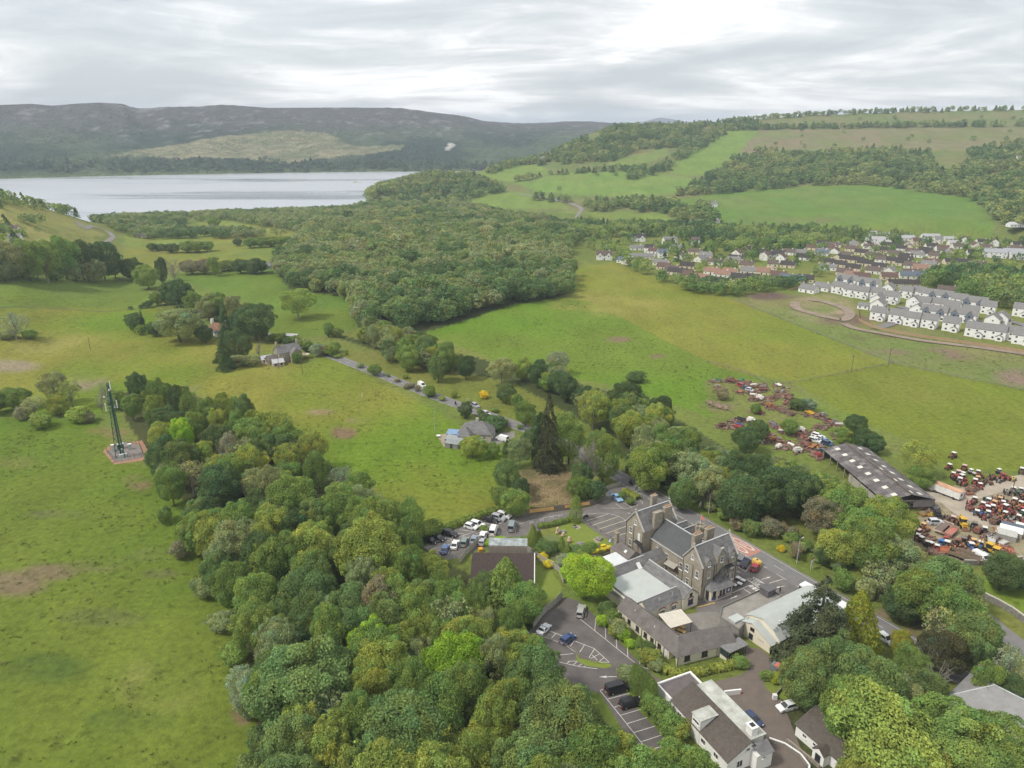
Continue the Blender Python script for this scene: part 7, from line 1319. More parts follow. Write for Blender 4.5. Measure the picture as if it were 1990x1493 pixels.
 # --------- tractors and farm machines of the yard
RUST=M('rusty_iron',(0.15,0.085,0.055),0.9,0.3,3.0,col2=(0.24,0.13,0.085));FPAINT=M('faded_paint',(0.92,0.90,0.88),0.7,0.18,3.0,objcol=True);CABR=M('cab_roof',(0.95,0.94,0.92),0.7,0.12,2.0,objcol=True)
def tractor_parts():
 P=[]
 P.append(('bonnet',MB().box(.2,1.75,-.34,.34,.95,1.45).box(1.75,1.86,-.3,.3,.9,1.36).mesh('bonnet',FPAINT),'c'));P.append(('chassis',MB().box(-1.0,1.8,-.22,.22,.55,.95).tube((1.2,.24,1.4),(1.2,.24,2.1),.05).tube((1.4,-.7,.42),(1.4,.7,.42),.07).mesh('chassis',RUST),None))
 for s in (-1,1):
  P.append(('mudguard',MB().box(-1.25,-.1,s*.78-.2,s*.78+.2,1.38,1.5).box(-.18,-.1,s*.78-.2,s*.78+.2,.9,1.38).mesh('mudguard',FPAINT),'c'));P.append(('rear_wheel',MB().tube((-.65,s*.68,.72),(-.65,s*1.05,.72),.72,.72,14).mesh('rear_wheel',TYRE),None));P.append(('front_wheel',MB().tube((1.4,s*.6,.42),(1.4,s*.84,.42),.42,.42,12).mesh('front_wheel',TYRE),None))
 return P
_TP=tractor_parts();_cabg=MB().prism([(-1.05,-.62),(.15,-.62),(.15,.62),(-1.05,.62)],1.3,2.25).mesh('cab',GLASS);_cabr=MB().prism([(-1.2,-.78),(.3,-.78),(.3,.78),(-1.2,.78)],2.27,2.42).mesh('cab_roof',CABR)
_cabp=MB()
for cx_ in (-1.02,.12):
 for cy_ in (-.6,.6):_cabp.box(cx_-.06,cx_+.06,cy_-.06,cy_+.06,1.3,2.265)
_cabp=_cabp.mesh('cab_pillar',FPAINT);_seat=MB().box(-.7,-.2,-.25,.25,1.0,1.12).box(-.76,-.68,-.25,.25,1.12,1.5).mesh('seat',DARKM);_wheel=MB().tube((.05,0,1.3),(-.1,0,1.55),.03).tube((-.1,0,1.53),(-.12,0,1.57),.2,.2,10).mesh('steering_wheel',DARKM)
TCOL={'red':(.34,.07,.06),'rust':(.22,.10,.07),'orange':(.44,.19,.08),'blue':(.07,.17,.40),'grey':(.24,.23,.22),'yellow':(.58,.36,.04),'green':(.08,.24,.13),'white':(.68,.66,.62),'brown':(.2,.12,.09),'black':(.03,.03,.032)}
def tractor(p,col,roof,rz,label=None):
 x,y=g(*p);e=empty('tractor',(x,y,zg(x,y)),rz,label,'tractor','old tractors parked in the yard');s=random.uniform(.72,.88);e.scale=(s,)*3;v=random.uniform(.75,1.2);c=tuple(min(.9,q*v) for q in TCOL[col])
 for nm,me,k in _TP:link(nm,me,e,col=c if k else None)
 if roof:
  rc={'w':(.74,.73,.70),'c':c,'o':(.62,.40,.22),'b':(.06,.2,.5),'k':(.2,.18,.16),'p':(.62,.45,.40)}[roof]
  link('cab',_cabg,e);link('cab_pillar',_cabp,e,col=c);link('cab_roof',_cabr,e,col=rc)
 else:link('seat',_seat,e);link('steering_wheel',_wheel,e)
 if label is None:AUTO.append((e,x,y,{'w':'tractor with white cab roof','c':'tractor with matching cab','o':'tractor with orange cab roof','b':'tractor with blue cab roof','k':'tractor with dark cab roof','p':'tractor with pinkish cab roof',None:'open tractor without cab'}[roof].replace('tractor',{'rust':'rusty red'}.get(col,col)+' tractor',1)))
 return e
YZ=zoomer(1770,900,7.464)
for X,Y,c,r in [(765,110,'red','p'),(605,215,'red','w'),(680,195,'rust','p'),(750,200,'brown','w'),(660,262,'red','c'),(745,255,'red','w'),(700,300,'grey','w'),(765,325,'red',None),(880,165,'white','w'),(965,180,'rust','w'),(1020,215,'red',None),(965,275,'rust','o'),(920,315,'red','w'),(1000,370,'red','w'),(1035,320,'rust',None),(1110,300,'brown',None),(1180,220,'rust',None),(1130,255,'rust',None),(1240,240,'red',None),(1275,280,'grey',None),(1330,245,'red','c'),(1390,240,'red',None),(1480,258,'yellow',None),(1285,160,'grey','w'),(1600,155,'brown','w'),(915,575,'rust','w'),(850,612,'red',None),(830,675,'red',None),(900,706,'red',None),(1035,655,'red','w'),(990,696,'red',None),(950,758,'blue','w'),(1030,762,'blue',None),(1105,712,'red','w'),(1110,602,'grey','w'),(1135,662,'red','c'),(1195,640,'orange','o'),(1280,580,'rust','o'),(1330,632,'red','w'),(1305,676,'red',None),(1270,718,'orange',None),(1110,782,'grey','w'),(1040,812,'red',None),(1200,776,'red',None),(1180,822,'brown',None),(1350,790,'orange','w'),(1290,826,'orange',None),(1340,892,'red',None),(1440,846,'grey',None),(1415,897,'red',None),(1110,552,'green',None),(1215,548,'rust',None),(1300,538,'rust',None),(1395,598,'brown',None),(1440,648,'rust',None),(1490,603,'orange','w'),(1580,640,'orange','w'),(1520,682,'orange',None),(1500,760,'red',None),(1555,826,'rust','w'),(1620,870,'red',None),(1625,722,'red','c'),(1640,770,'green','w'),(1480,430,'grey','w'),(1590,440,'grey','w'),(1540,470,'green',None),(1390,445,'grey',None),(1570,552,'rust',None),(1625,520,'rust',None),(1690,480,'rust',None),(1700,620,'red','w'),(1710,720,'orange','w'),(1700,820,'red',None),(1690,560,'brown',None),(1150,610,'red',None),(1240,690,'red',None),(1180,700,'rust','w'),(1380,700,'red','w'),(1240,610,'orange',None),(1420,760,'rust',None),(500,1165,'red','c'),(655,1190,'rust','c'),(750,1165,'rust','k'),(850,1125,'rust',None),(430,1222,'blue','b'),(510,1236,'brown','w'),(370,1278,'red','w'),(235,1205,'rust','w'),(160,1155,'brown','w'),(90,1115,'rust','w'),(115,1060,'rust','p'),(195,965,'orange','o'),(190,1010,'rust',None),(580,1262,'orange',None),(745,1245,'orange',None),(870,1262,'blue','w'),(1000,1232,'blue','w'),(905,1210,'orange','o'),(1060,1005,'grey','w'),(1000,985,'grey',None),(600,862,'rust','p'),(525,825,'brown',None),(440,822,'black',None),(1140,1100,'grey',None),(1200,1080,'grey',None),(300,1240,'rust','w'),(910,960,'black','k'),(660,880,'rust',None),(560,1215,'rust',None),(690,1215,'brown',None),(240,1090,'rust',None),(1290,1340,'rust',None),(1330,1300,'orange',None),(1390,1330,'rust',None)]:
 tractor(YZ(X,Y),c,r,random.choice([-2.2,-2.1,-2.35,1.0,-1.2,-2.0])+random.uniform(-.2,.2))
for p,lab in [((1851,890),'lone rusty tractor standing out in the green field'),((1843,912),'red and white tractor at the edge of the green field')]:tractor(p,'rust' if p[1]<900 else 'red','w',-2.6,lab)
def digger(p,rz,label):
 x,y=g(*p);e=empty('digger',(x,y,zg(x,y)),rz,label,'digger');Y_=M('digger_yellow',(.58,.36,.04),.6,.1,2.0)
 link('body',MB().box(-1.3,1.6,-.7,.7,.7,1.4).box(.6,1.7,-.55,.55,1.4,1.7).mesh('body',Y_),e);link('cab',MB().box(-1.0,.5,-.7,.7,1.402,2.6).mesh('cab',GLASS),e);link('cab_roof',MB().box(-1.1,.6,-.8,.8,2.602,2.75).mesh('cab_roof',Y_),e);link('bucket',MB().prism([(2.4,.0),(2.9,.2),(2.5,.8),(2.3,.8)],-1.0,1.0,Matrix.Rotation(math.pi/2,4,'X')).mesh('bucket',RUST),e);link('loader_arm',MB().slab([(.8,-.75,1.3),(.8,-.6,1.3),(2.5,-.6,.7),(2.5,-.75,.7)],.2).slab([(.8,.6,1.3),(.8,.75,1.3),(2.5,.75,.7),(2.5,.6,.7)],.2).mesh('loader_arm',Y_),e);link('back_arm',MB().tube((-1.4,0,1.2),(-2.2,0,3.0),.16,.13).tube((-2.2,0,3.0),(-3.0,0,1.2),.13,.1).box(-3.3,-2.8,-.3,.3,.7,1.2).mesh('back_arm',Y_),e)
 for s in (-1,1):
  for xx,r in ((-.9,.68),(1.2,.5)):link('wheel',MB().tube((xx,s*.65,r),(xx,s*1.0,r),r,r,14).mesh('wheel',TYRE),e)
digger(YZ(745,925),-1.75,'yellow digger standing in the middle of the dusty yard');digger(YZ(1145,1300),-1.0,'yellow digger among trucks at the yard wall');digger(YZ(1215,1360),-2.4,'second yellow digger lowest beside the yard wall');digger((1651,853),1.2,'yellow digger with raised arm behind the long shed')
def trailer(p,rz,L,w,bed,frame,label,h=.9,sides=.25):
 x,y=g(*p);e=empty('trailer',(x,y,zg(x,y)),rz,label,'trailer');link('bed',MB().box(-L/2,L/2,-w/2,w/2,h-.12,h).mesh('bed',bed),e)
 link('side_board',MB().box(-L/2,L/2,-w/2-.06,-w/2,h-.15,h+sides).box(-L/2,L/2,w/2,w/2+.06,h-.15,h+sides).box(-L/2-.06,-L/2,-w/2-.06,w/2+.06,h-.15,h+sides).box(L/2,L/2+.06,-w/2-.06,w/2+.06,h-.15,h+sides).mesh('side_board',frame),e);link('drawbar',MB().tube((L/2,0,.6),(L/2+1.2,0,.5),.07).mesh('drawbar',RUST),e)
 for s in (-1,1):
  for xx in (-.5,.5):link('wheel',MB().tube((xx,s*(w/2-.25),.42),(xx,s*(w/2+.02),.42),.42,.42,12).mesh('wheel',TYRE),e)
FM=lambda c:M('paint_%d_%d_%d'%tuple(int(q*99) for q in c),c,.8,.15,2.0)
trailer(YZ(470,970),.72,7.5,2.6,FM((.17,.13,.11)),FM((.60,.50,.40)),'long flat trailer with brown bed and pale frame');trailer(YZ(560,1030),.72,5.5,2.6,FM((.42,.16,.12)),FM((.35,.2,.16)),'faded red trailer behind the long flat trailer',sides=.5)
trailer(YZ(770,1395),-.75,7,2.4,FM((.06,.055,.05)),FM((.22,.17,.12)),'dark sided truck bed leftmost along the yard wall',sides=.9);trailer(YZ(880,1400),-.75,7,2.3,FM((.2,.14,.1)),FM((.25,.2,.16)),'brown truck bed second along the yard wall',sides=.8);trailer(YZ(570,1320),-.3,5,2.3,FM((.4,.13,.07)),FM((.5,.2,.12)),'rusty red trailer at the lower yard edge',sides=.6);trailer(YZ(1320,1290),-.5,5,2.3,FM((.45,.17,.09)),FM((.35,.15,.1)),'orange rusted trailer right of the diggers',sides=.4)
car('van',YZ(1020,1415),YZ(950,1360),YZ(1075,1440),WHT,'white van parked against the yard wall','parked_van','van');car('estate',YZ(1120,1420),YZ(1060,1380),YZ(1180,1450),(.5,.55,.52),'pale green estate car beside the white yard van');car('suv',YZ(355,885),YZ(290,880),YZ(430,880),(.55,.57,.60),'silver car left of the long flat trailer');car('suv',YZ(845,985),YZ(905,1000),YZ(905,920),BLK,'black off-roader in the yard beside the yellow digger') if False else None
for X,Y,w,l,c,lab in [(1440,1045,3.0,5.5,(.74,.72,.68),'white roofed lean-to by the yard trees'),(1490,1010,3.0,6.5,(.10,.12,.16),'dark curved roof shelter by the yard trees'),(1385,1100,3.0,4.5,(.42,.42,.39),'grey roofed pen lowest of the yard shelters'),(1610,1000,2.6,3.5,(.66,.68,.62),'pale roofed shelter at the right edge of the yard')]:
 s_=Bld('shelter',lab,'shelter',0,0,-.62,world=g(*YZ(X,Y)));s_.part('roof',MB().slab([(-l/2,-w/2,1.7),(l/2,-w/2,1.7),(l/2,w/2,2.2),(-l/2,w/2,2.2)],.1),FM(c));s_.part('wall',MB().box(-l/2+.1,l/2-.1,-w/2+.1,w/2-.1,0,1.55),FM((.3,.28,.25)))
def machine_protos():
 A=[]
 a=MB().box(-1.4,1.4,-.08,.08,.6,.75).box(-1.0,-.85,-.9,.9,.55,.7).box(.5,.65,-.9,.9,.55,.7);d=MB()
 for i in range(5):d.tube((-.9+.4*i,-.8+.36*i,.4),(-.85+.4*i,-.76+.36*i,.4),.4,.4,10)
 A.append([('frame',a.mesh('frame',FPAINT),1),('disc',d.mesh('disc',RUST),0)])
 a=MB().prism([(-1.5,-.9),(1.1,-.9),(1.4,0),(1.1,.9),(-1.5,.9)],.5,1.4).box(-1.2,.6,-.6,.6,1.4,1.9);A.append([('housing',a.mesh('housing',FPAINT),1),('wheel',MB().tube((-.2,-1.15,.45),(-.2,1.15,.45),.45,.45,12).mesh('wheel',TYRE),0),('drawbar',MB().tube((1.3,0,.6),(2.4,0,.5),.07).mesh('drawbar',RUST),0)])
 a=MB().box(-1.8,1.8,-.9,.9,.75,.9).box(-1.8,1.8,-.95,-.9,.75,1.25).box(-1.8,1.8,.9,.95,.75,1.25);A.append([('bed',a.mesh('bed',FPAINT),1),('wheel',MB().tube((0,-1.05,.4),(0,1.05,.4),.4,.4,12).mesh('wheel',TYRE),0)])
 a=MB().tube((-.2,-1.3,.55),(-.2,1.3,.55),.5,.5,12);A.append([('roller',a.mesh('roller',FPAINT),1),('frame',MB().box(-.9,.9,-1.4,-1.3,.5,.65).box(-.9,.9,1.3,1.4,.5,.65).box(.8,.9,-1.3,1.3,.5,.65).tube((.9,0,.6),(2.2,0,.5),.07).mesh('frame',RUST),0)])
 a=MB()
 for i in range(6):a.tube((-1.2+.45*i,-.8,.2),(-1.0+.45*i,.8,.9),.06,.06,5)
 A.append([('rake_bar',a.box(-1.4,1.4,-.1,.1,.8,.92).mesh('rake_bar',FPAINT),1),('wheel',MB().tube((-1.2,-.9,.35),(-1.2,-.75,.35),.35,.35,10).tube((1.2,-.9,.35),(1.2,-.75,.35),.35,.35,10).mesh('wheel',RUST),0)])
 return A
_MP=machine_protos();_MN=['disc harrow','boxy farm machine','low farm cart','field roller','hay rake']
US=zoomer(1370,730,7.37)
def machine(p,i,col,s=1.0):
 x,y=g(*p);e=empty('farm_machine',(x,y,zg(x,y)),random.uniform(0,6.28),None,'farm machine','old farm machines rusting in the grass');e.scale=(s,)*3;v=random.uniform(.75,1.2)
 for nm,me,k in _MP[i]:link(nm,me,e,col=tuple(min(.9,q*v) for q in TCOL[col]) if k else None)
 AUTO.append((e,x,y,{'rust':'rusty red'}.get(col,col)+' '+_MN[i]))
_us=[(100,95,'grey'),(190,85,'green'),(290,85,'rust'),(370,95,'rust'),(440,80,'orange'),(520,85,'green'),(170,165,'white'),(200,200,'brown'),(240,215,'rust'),(620,130,'brown'),(690,150,'white'),(740,145,'white'),(820,175,'grey'),(860,175,'grey'),(500,245,'orange'),(620,260,'brown'),(690,290,'white'),(735,240,'rust'),(820,220,'rust'),(810,310,'white'),(660,350,'brown'),(730,355,'brown'),(790,345,'white'),(900,325,'brown'),(960,350,'rust'),(1020,230,'grey'),(1040,290,'rust'),(1090,245,'grey'),(1150,290,'orange'),(1050,150,'white'),(1165,185,'white'),(1200,340,'rust'),(1165,410,'red'),(700,510,'rust'),(750,540,'rust'),(795,555,'rust'),(820,420,'rust'),(920,455,'orange'),(960,470,'rust'),(1020,480,'rust'),(1080,500,'brown'),(1130,530,'grey'),(1190,545,'brown'),(1250,560,'grey'),(1250,470,'brown'),(1460,570,'orange'),(1500,560,'yellow'),(1560,560,'rust'),(1600,590,'brown'),(1640,600,'rust'),(1690,580,'grey'),(1720,640,'brown'),(1760,660,'brown'),(1810,680,'rust'),(1860,690,'grey'),(1910,710,'white'),(1800,720,'black'),(1640,740,'brown'),(1690,770,'grey'),(960,700,'grey'),(1010,740,'blue'),(1080,765,'orange'),(1170,720,'white'),(1110,810,'white'),(1200,825,'orange'),(1240,830,'white'),(1290,770,'rust'),(1380,800,'white'),(1420,825,'brown'),(1300,860,'rust'),(1360,870,'red'),(1400,900,'red'),(1450,910,'red'),(1400,945,'orange'),(1480,935,'rust'),(1530,830,'brown'),(880,850,'brown'),(930,850,'rust'),(850,920,'rust'),(900,930,'brown'),(960,940,'orange'),(830,970,'white'),(1050,970,'brown'),(1075,935,'white'),(1050,1040,'white'),(1130,1010,'orange'),(1180,1045,'grey'),(1230,1010,'white'),(1390,1000,'red'),(1450,1010,'rust'),(1500,1020,'orange'),(1540,1040,'orange'),(1600,1040,'yellow'),(1650,1030,'brown'),(1460,1090,'red'),(1330,1100,'white'),(1570,1140,'orange'),(1620,1170,'red'),(1640,1190,'grey'),(1880,850,'white'),(1900,880,'brown'),(1930,905,'grey'),(360,680,'black'),(430,670,'black'),(500,650,'black'),(560,640,'black'),(500,720,'blue'),(430,740,'rust'),(480,765,'red'),(540,770,'white'),(230,740,'brown'),(330,745,'brown'),(660,670,'white')]
for i,(X,Y,c) in enumerate(_us):machine(US(X,Y),(i*7+i//3)%5,c,random.uniform(.75,1.15))
for X,Y,c in [(300,395,'white'),(330,350,'brown'),(900,400,'rust'),(440,390,'rust'),(520,470,'rust'),(860,470,'rust'),(850,420,'brown'),(220,640,'rust'),(290,650,'white'),(180,640,'grey'),(340,680,'grey'),(150,760,'orange'),(200,775,'yellow'),(290,770,'yellow'),(380,790,'black'),(960,1010,'rust'),(1280,1010,'white'),(1230,1000,'orange'),(1160,1140,'white'),(1250,1120,'grey'),(1200,880,'brown'),(1460,890,'white'),(650,470,'orange'),(720,475,'red'),(830,455,'rust'),(40,610,'white'),(110,640,'brown'),(1340,1180,'white')]:machine(YZ(X,Y),random.randrange(5),c,random.uniform(.8,1.1))
for X,Y,k,c,a,lab in [(530,165,'suv',RED_,.2,'red scrap car at the head of the junk strip'),(590,195,'saloon',(.07,.09,.12),.2,'dark scrap car beside the red scrap car'),(645,225,'hatch',(.55,.6,.66),.2,'pale blue scrap car below the dark one'),(1620,885,'estate',WHT,.2,'white scrap estate topmost of the row above the shed'),(1655,920,'saloon',WHT,.2,'white scrap saloon in the row above the shed'),(1600,950,'hatch',(.66,.66,.64),.2,'dull white scrap hatchback in the row above the shed'),(1725,955,'saloon',(.25,.36,.55),.2,'light blue scrap car in the row above the shed'),(1750,998,'suv',(.04,.07,.15),.2,'navy scrap car lowest in the row above the shed'),(1700,1110,'saloon',(.07,.085,.095),.2,'dark grey car at the shed corner'),(1570,950,'estate',(.6,.6,.58),.2,'faded white scrap estate left of the white saloon')]:
 p=US(X,Y);car(k,p,(p[0]-8,p[1]-3),(p[0]+8,p[1]+2),c,lab,'scrap_car','car','scrap cars above the long shed')
hp_=MB();rg=random.Random(5)
for X,Y in [(60,390),(110,420),(160,440),(200,450),(230,470),(270,470),(310,470),(240,440),(190,420),(290,480)]:
 for _ in range(14):
  x,y=g(*US(X+rg.uniform(-35,35),Y+rg.uniform(-18,18)));z=zg(x,y);a=rg.uniform(0,6.28);l=rg.uniform(.8,2.2);hp_.tube((x,y,z+rg.uniform(.05,.9)),(x+math.cos(a)*l,y+math.sin(a)*l,z+rg.uniform(.1,1.1)),.14,.12,6)
tag(hp_.build('log_pile',M('cut_logs',(.30,.225,.16),.9,.25,2.0)),'untidy heap of cut logs in the green meadow','log pile',None,'stuff')
sh=MB();rg=random.Random(9);_cols=0
for _i in range(2300):
 if _i<1700:
  k_=rg.choice(_us);X,Y=k_[0]+rg.gauss(0,38),k_[1]+rg.gauss(0,16);x,y=g(*US(X,Y))
 else:X,Y=rg.choice([(240,1100),(380,1290),(700,1300),(860,1330),(1180,1090),(430,830),(250,650),(1300,1250)]);x,y=g(*YZ(X+rg.gauss(0,60),Y+rg.gauss(0,25)))
 z=zg(x,y);a=rg.uniform(0,3.14);l,w,h=rg.uniform(.2,1.3),rg.uniform(.08,.45),rg.uniform(.1,.75);sh.box(-l,l,-w,w,0,h,Matrix.Translation((x,y,z))@Matrix.Rotation(a,4,'Z')@Matrix.Rotation(rg.uniform(-.4,.4),4,'Y'))
tag(sh.build('scrap_metal',M('scrap_rust',(0.085,0.055,0.045),.9,.3,.35,col2=(0.30,0.20,0.15))),'loose rusty scrap metal strewn between the old machines','scrap',None,'stuff')
# --------- mast, poles, lamps, signs, fences, hedges, garden things
GREENM=M('green_steel',(0.035,0.10,0.075),0.5,0.1,2.0);PANELW=M('antenna_white',(0.76,0.77,0.74),0.5,0.04,2.0);CABG=M('cabinet_grey',(0.46,0.50,0.47),0.6,0.06,2.0)
mx_,my_=g(236,888)
ms=Bld('phone_mast','tall green lattice phone mast with white antenna panels','mast',0,0,.5,world=(mx_,my_));Hm=27.0
def mast_pt(k,z):a=k*2.0944+1.2;r=1.7*(1-z/Hm)+.42*(z/Hm);return (math.cos(a)*r,math.sin(a)*r,z)
for k in range(3):ms.part('mast_leg',MB().tube(mast_pt(k,0),mast_pt(k,Hm),.14,.09,6),GREENM)
zs=[0];st=2.4
while zs[-1]<Hm-1:zs.append(min(Hm,zs[-1]+st));st*=.95
for a,b in zip(zs[:-1],zs[1:]):
 m=MB()
 for k in range(3):m.tube(mast_pt(k,a),mast_pt((k+1)%3,b),.045,.045,4).tube(mast_pt((k+1)%3,a),mast_pt(k,b),.045,.045,4).tube(mast_pt(k,b),mast_pt((k+1)%3,b),.045,.045,4)
 ms.part('lattice_brace',m,GREENM)
ms.part('ladder',MB().box(-.25,.25,-.06,.06,0,Hm-1),M('green_shadow_steel',(0.02,0.055,0.045),.6))  # ladder in a darker copy of the mast green, shade put into its colour
for x,y,z0,z1 in ((.5,-.6,24.6,27.6),(-1.9,-.5,17.2,20.2),(1.5,.2,17.6,20.4)):
 pn=ms.part('antenna_panel',MB().box(x-.16,x+.16,y-.09,y+.09,z0,z1),PANELW);ms.part('bracket',MB().tube((x,y,(z0+z1)/2),(0,0,(z0+z1)/2),.05).tube((x,y,z0+.4),(0,0,z0+.4),.04),CABG,pn)
for z in (20.6,21.2,21.8):ms.part('cross_arm',MB().tube((-1.8,-.5,z),(-.2,-.3,z),.04).tube((.2,-.1,z),(1.2,.2,z),.04),CABG)
ms.part('dish',MB().tube((-1.8,-.4,22.4),(-1.8,-.8,22.4),.28,.28,12),PANELW);ms.part('radio_box',MB().box(.5,.9,-.6,-.3,18.0,18.8).box(-.2,.2,-.9,-.6,24.2,24.9),PANELW)
pd=sheet('mast_base',[(208,880),(240,859),(271,866),(280,888),(225,899)],.03,M('mast_gravel',(.22,.195,.18),.95,.2,2.0),'gravel square under the phone mast')
sheet('bare_earth',[(200,877),(210,868),(276,856),(290,880),(285,894),(222,903),(212,892)],.015,M('red_earth',(.33,.19,.12),.95,.2,1.5),'ring of bare reddish earth round the mast compound')
for px,py,w,d,h,mt,lab in [(221,876,1.2,1.0,2.2,CABG,'tall pale cabinet at the left of the mast compound'),(235,872,2.0,1.4,1.8,GREENM,'dark green cabinet behind the mast foot'),(253,873,1.1,.9,1.9,CABG,'pale cabinet at the right of the mast compound'),(238,882,1.0,.8,1.7,CABG,'small pale cabinet in front of the mast foot'),(240,889,2.4,.8,1.2,CABG,'low wide pale cabinet nearest the compound fence')]:
 c=Bld('cabinet',lab,'cabinet',0,0,.5,world=g(px,py),group='cabinets in the mast compound');c.part('case',MB().box(-w/2,w/2,-d/2,d/2,.1,h),mt);c.part('lid',MB().box(-w/2-.06,w/2+.06,-d/2-.06,d/2+.06,h+.002,h+.1),PANELW if mt is CABG else CABG);c.part('plinth',MB().box(-w/2,w/2,-d/2,d/2,0,.098),CONC)
def fence(name,label,pts,h,step,mat,rails=2,post=.05,world=False,solid=None,cat='fence',boards=False):
 L=pts if world else [gt(*p)[:2] for p in pts];L2=resample(L,step)
 if math.dist(L2[-1],L[-1])>.4:L2.append(L[-1])
 x0,y0=L2[0];e=empty(name,(x0,y0,zg(x0,y0)),0,label,cat);Z=zt([p[0] for p in L2],[p[1] for p in L2])-zg(x0,y0);Q=[(p[0]-x0,p[1]-y0,z) for p,z in zip(L2,Z)]
 pm=MB().tube((0,0,0),(0,0,h+.1),post,post,5).mesh('post',mat)
 if len(Q)<=200:
  for q in Q:link('post',pm,e,q)
 for r in range(rails):
  z=h*(r+.7)/rails;m=MB()
  for a,b in zip(Q[:-1],Q[1:]):m.tube((a[0],a[1],a[2]+z),(b[0],b[1],b[2]+z),post*.7,None,4,False)
  link('rail',m.mesh('rail',mat),e)
 if solid:
  for a,b in zip(Q[:-1],Q[1:]):
   d=Vector((b[0]-a[0],b[1]-a[1]));n=Vector((-d.y,d.x)).normalized()*.03;m=MB()
   if boards:
    k=max(2,int(d.length/.45))
    for i in range(k):
     p=Vector(a[:2])+d*(i/k);q=Vector(a[:2])+d*((i+.9)/k);m.prism([(p.x-n.x,p.y-n.y),(q.x-n.x,q.y-n.y),(q.x+n.x,q.y+n.y),(p.x+n.x,p.y+n.y)],.05,h-.08*(i%2))
   else:m.prism([(a[0]-n.x,a[1]-n.y),(b[0]-n.x,b[1]-n.y),(b[0]+n.x,b[1]+n.y),(a[0]+n.x,a[1]+n.y)],.05,h)
   link('fence_panel',m.mesh('fence_panel',solid),e)
 return e
WIRE=M('grey_fence',(.20,.185,.16),.9,.1,2.0)
fence('mesh_fence','dark mesh fence round the mast compound',[(208,880),(240,859),(271,866),(280,888),(225,899),(208,880)],1.8,2.0,M('fence_green',(.07,.09,.085),.7),4,.035)
fence('field_fence','long post fence between yellow field and rough grass',[(1425,583),(1560,637),(1735,706)],1.2,7,WIRE,2,.12);fence('field_fence','post fence between yellow field and olive field',[(1375,705),(1440,722),(1490,746),(1545,745),(1735,707)],1.2,6,WIRE,2,.1);fence('field_fence','fence along the top of the rough grass right of the pole',[(1735,707),(1860,733),(1990,760)],1.2,7,WIRE,2,.1);fence('field_fence','fence at the far edge of the left pasture',[(-60,605),(120,602),(300,599)],1.1,8,WIRE,2,.1)
fence('garden_fence','timber fence round the white estate back gardens',[(1668,602),(1669,625),(1700,640),(1780,655),(1900,672),(2010,690)],1.7,8,M('new_timber',(.36,.255,.15),.9),0,.1,solid=M('new_timber',(0,0,0)))
fence('garden_fence','timber fence behind the low white bungalows of the estate',[(1535,566),(1560,558),(1612,562)],1.7,8,M('new_timber',(0,0,0)),0,.1,solid=M('new_timber',(0,0,0)))
fence('board_fence','weathered board fence behind the orange banners',[(1009,1004),(1060,997),(1120,989),(1150,983),(1168,974)],2.0,2.2,TIMBER,0,.07,solid=M('grey_boards',(.20,.165,.135),.9,.2,2.0),boards=True)
fence('picket_fence','pale picket fence beside the light blue car',[(1167,962),(1172,955),(1190,949),(1206,944)],1.5,2.2,M('pale_boards',(.42,.39,.34),.9),1,.06,solid=M('pale_boards',(0,0,0)),boards=True)
fence('board_fence','grey board fence left of the brown tiled house',[(893,1097),(905,1080),(920,1066),(936,1053)],2.0,2.2,TIMBER,0,.07,solid=M('silver_boards',(.36,.34,.30),.9),boards=True);fence('board_fence','grey garden fence running down behind the lawn of the tiled house',[(950,1052),(1000,1066),(1030,1074),(1050,1090),(1085,1110),(1095,1135)],1.8,2.2,TIMBER,0,.07,solid=M('silver_boards',(0,0,0)),boards=True)
fence('board_fence','pale board fence at the top of the lower car park',[(1036,1222),(1050,1203),(1058,1192),(1075,1180),(1092,1163)],2.0,2.4,TIMBER,0,.07,solid=M('silver_boards',(0,0,0)),boards=True)
fence('rail_fence','low rail fence along the raised parking island',[zoomer(1000,1150,3.98)(*p) for p in ((225,350),(330,400),(470,465),(500,510),(570,535),(650,560))],.9,2.0,TIMBER,2,.05);fence('rail_fence','dark rail fence between lawn and hatched parking',[ZF(100,860),ZF(300,990),ZF(600,1180),ZF(880,1370)],.8,2.2,M('dark_rail',(.08,.06,.05),.8),1,.06)
sheet('grass_island',[zoomer(1000,1150,3.98)(*p) for p in ((470,470),(500,515),(650,545),(740,560),(755,580),(700,595),(560,575),(485,540))],.04,LAWN,'little grass island in the lower car park')
def banner(a,b,z0,z1,label,marks):
 (x0,y0),(x1,y1)=g(*a),g(*b);L=math.hypot(x1-x0,y1-y0);rz=math.atan2(y1-y0,x1-x0);bn=Bld('banner',label,'banner',0,0,rz,world=(x0,y0),group='orange banners on the board fence')
 bn.part('sheet',MB().box(0,L,-.14,-.10,z0,z1),M('orange_banner',(.74,.45,.16),.7,.05,2.0));lt=MB();rg=random.Random(len(label));x=L*.14
 for wd in marks:
  for _ in range(wd):
   h=.16*(z1-z0)/.9;zc=(z0+z1)/2;s=.05;w=L*.042
   lt.box(x,x+s,-.155,-.142,zc-h,zc+h);
   if rg.random()<.7:lt.box(x,x+w*.7,-.155,-.142,zc+h-s,zc+h)
   if rg.random()<.5:lt.box(x,x+w*.7,-.155,-.142,zc-h,zc-h+s)
   if rg.random()<.5:lt.box(x+w*.7-s,x+w*.7,-.155,-.142,zc-h,zc+h)
   x+=w
  x+=L*.03
 bn.part('lettering',lt,M('brown_letters',(.26,.11,.05),.8))
banner((1029,1001),(1076,995),.75,1.75,'orange banner left of the column cypress',(8,2,6));banner((1097,992),(1145,985),.75,1.7,'orange banner partly behind the column cypress',(6,8))
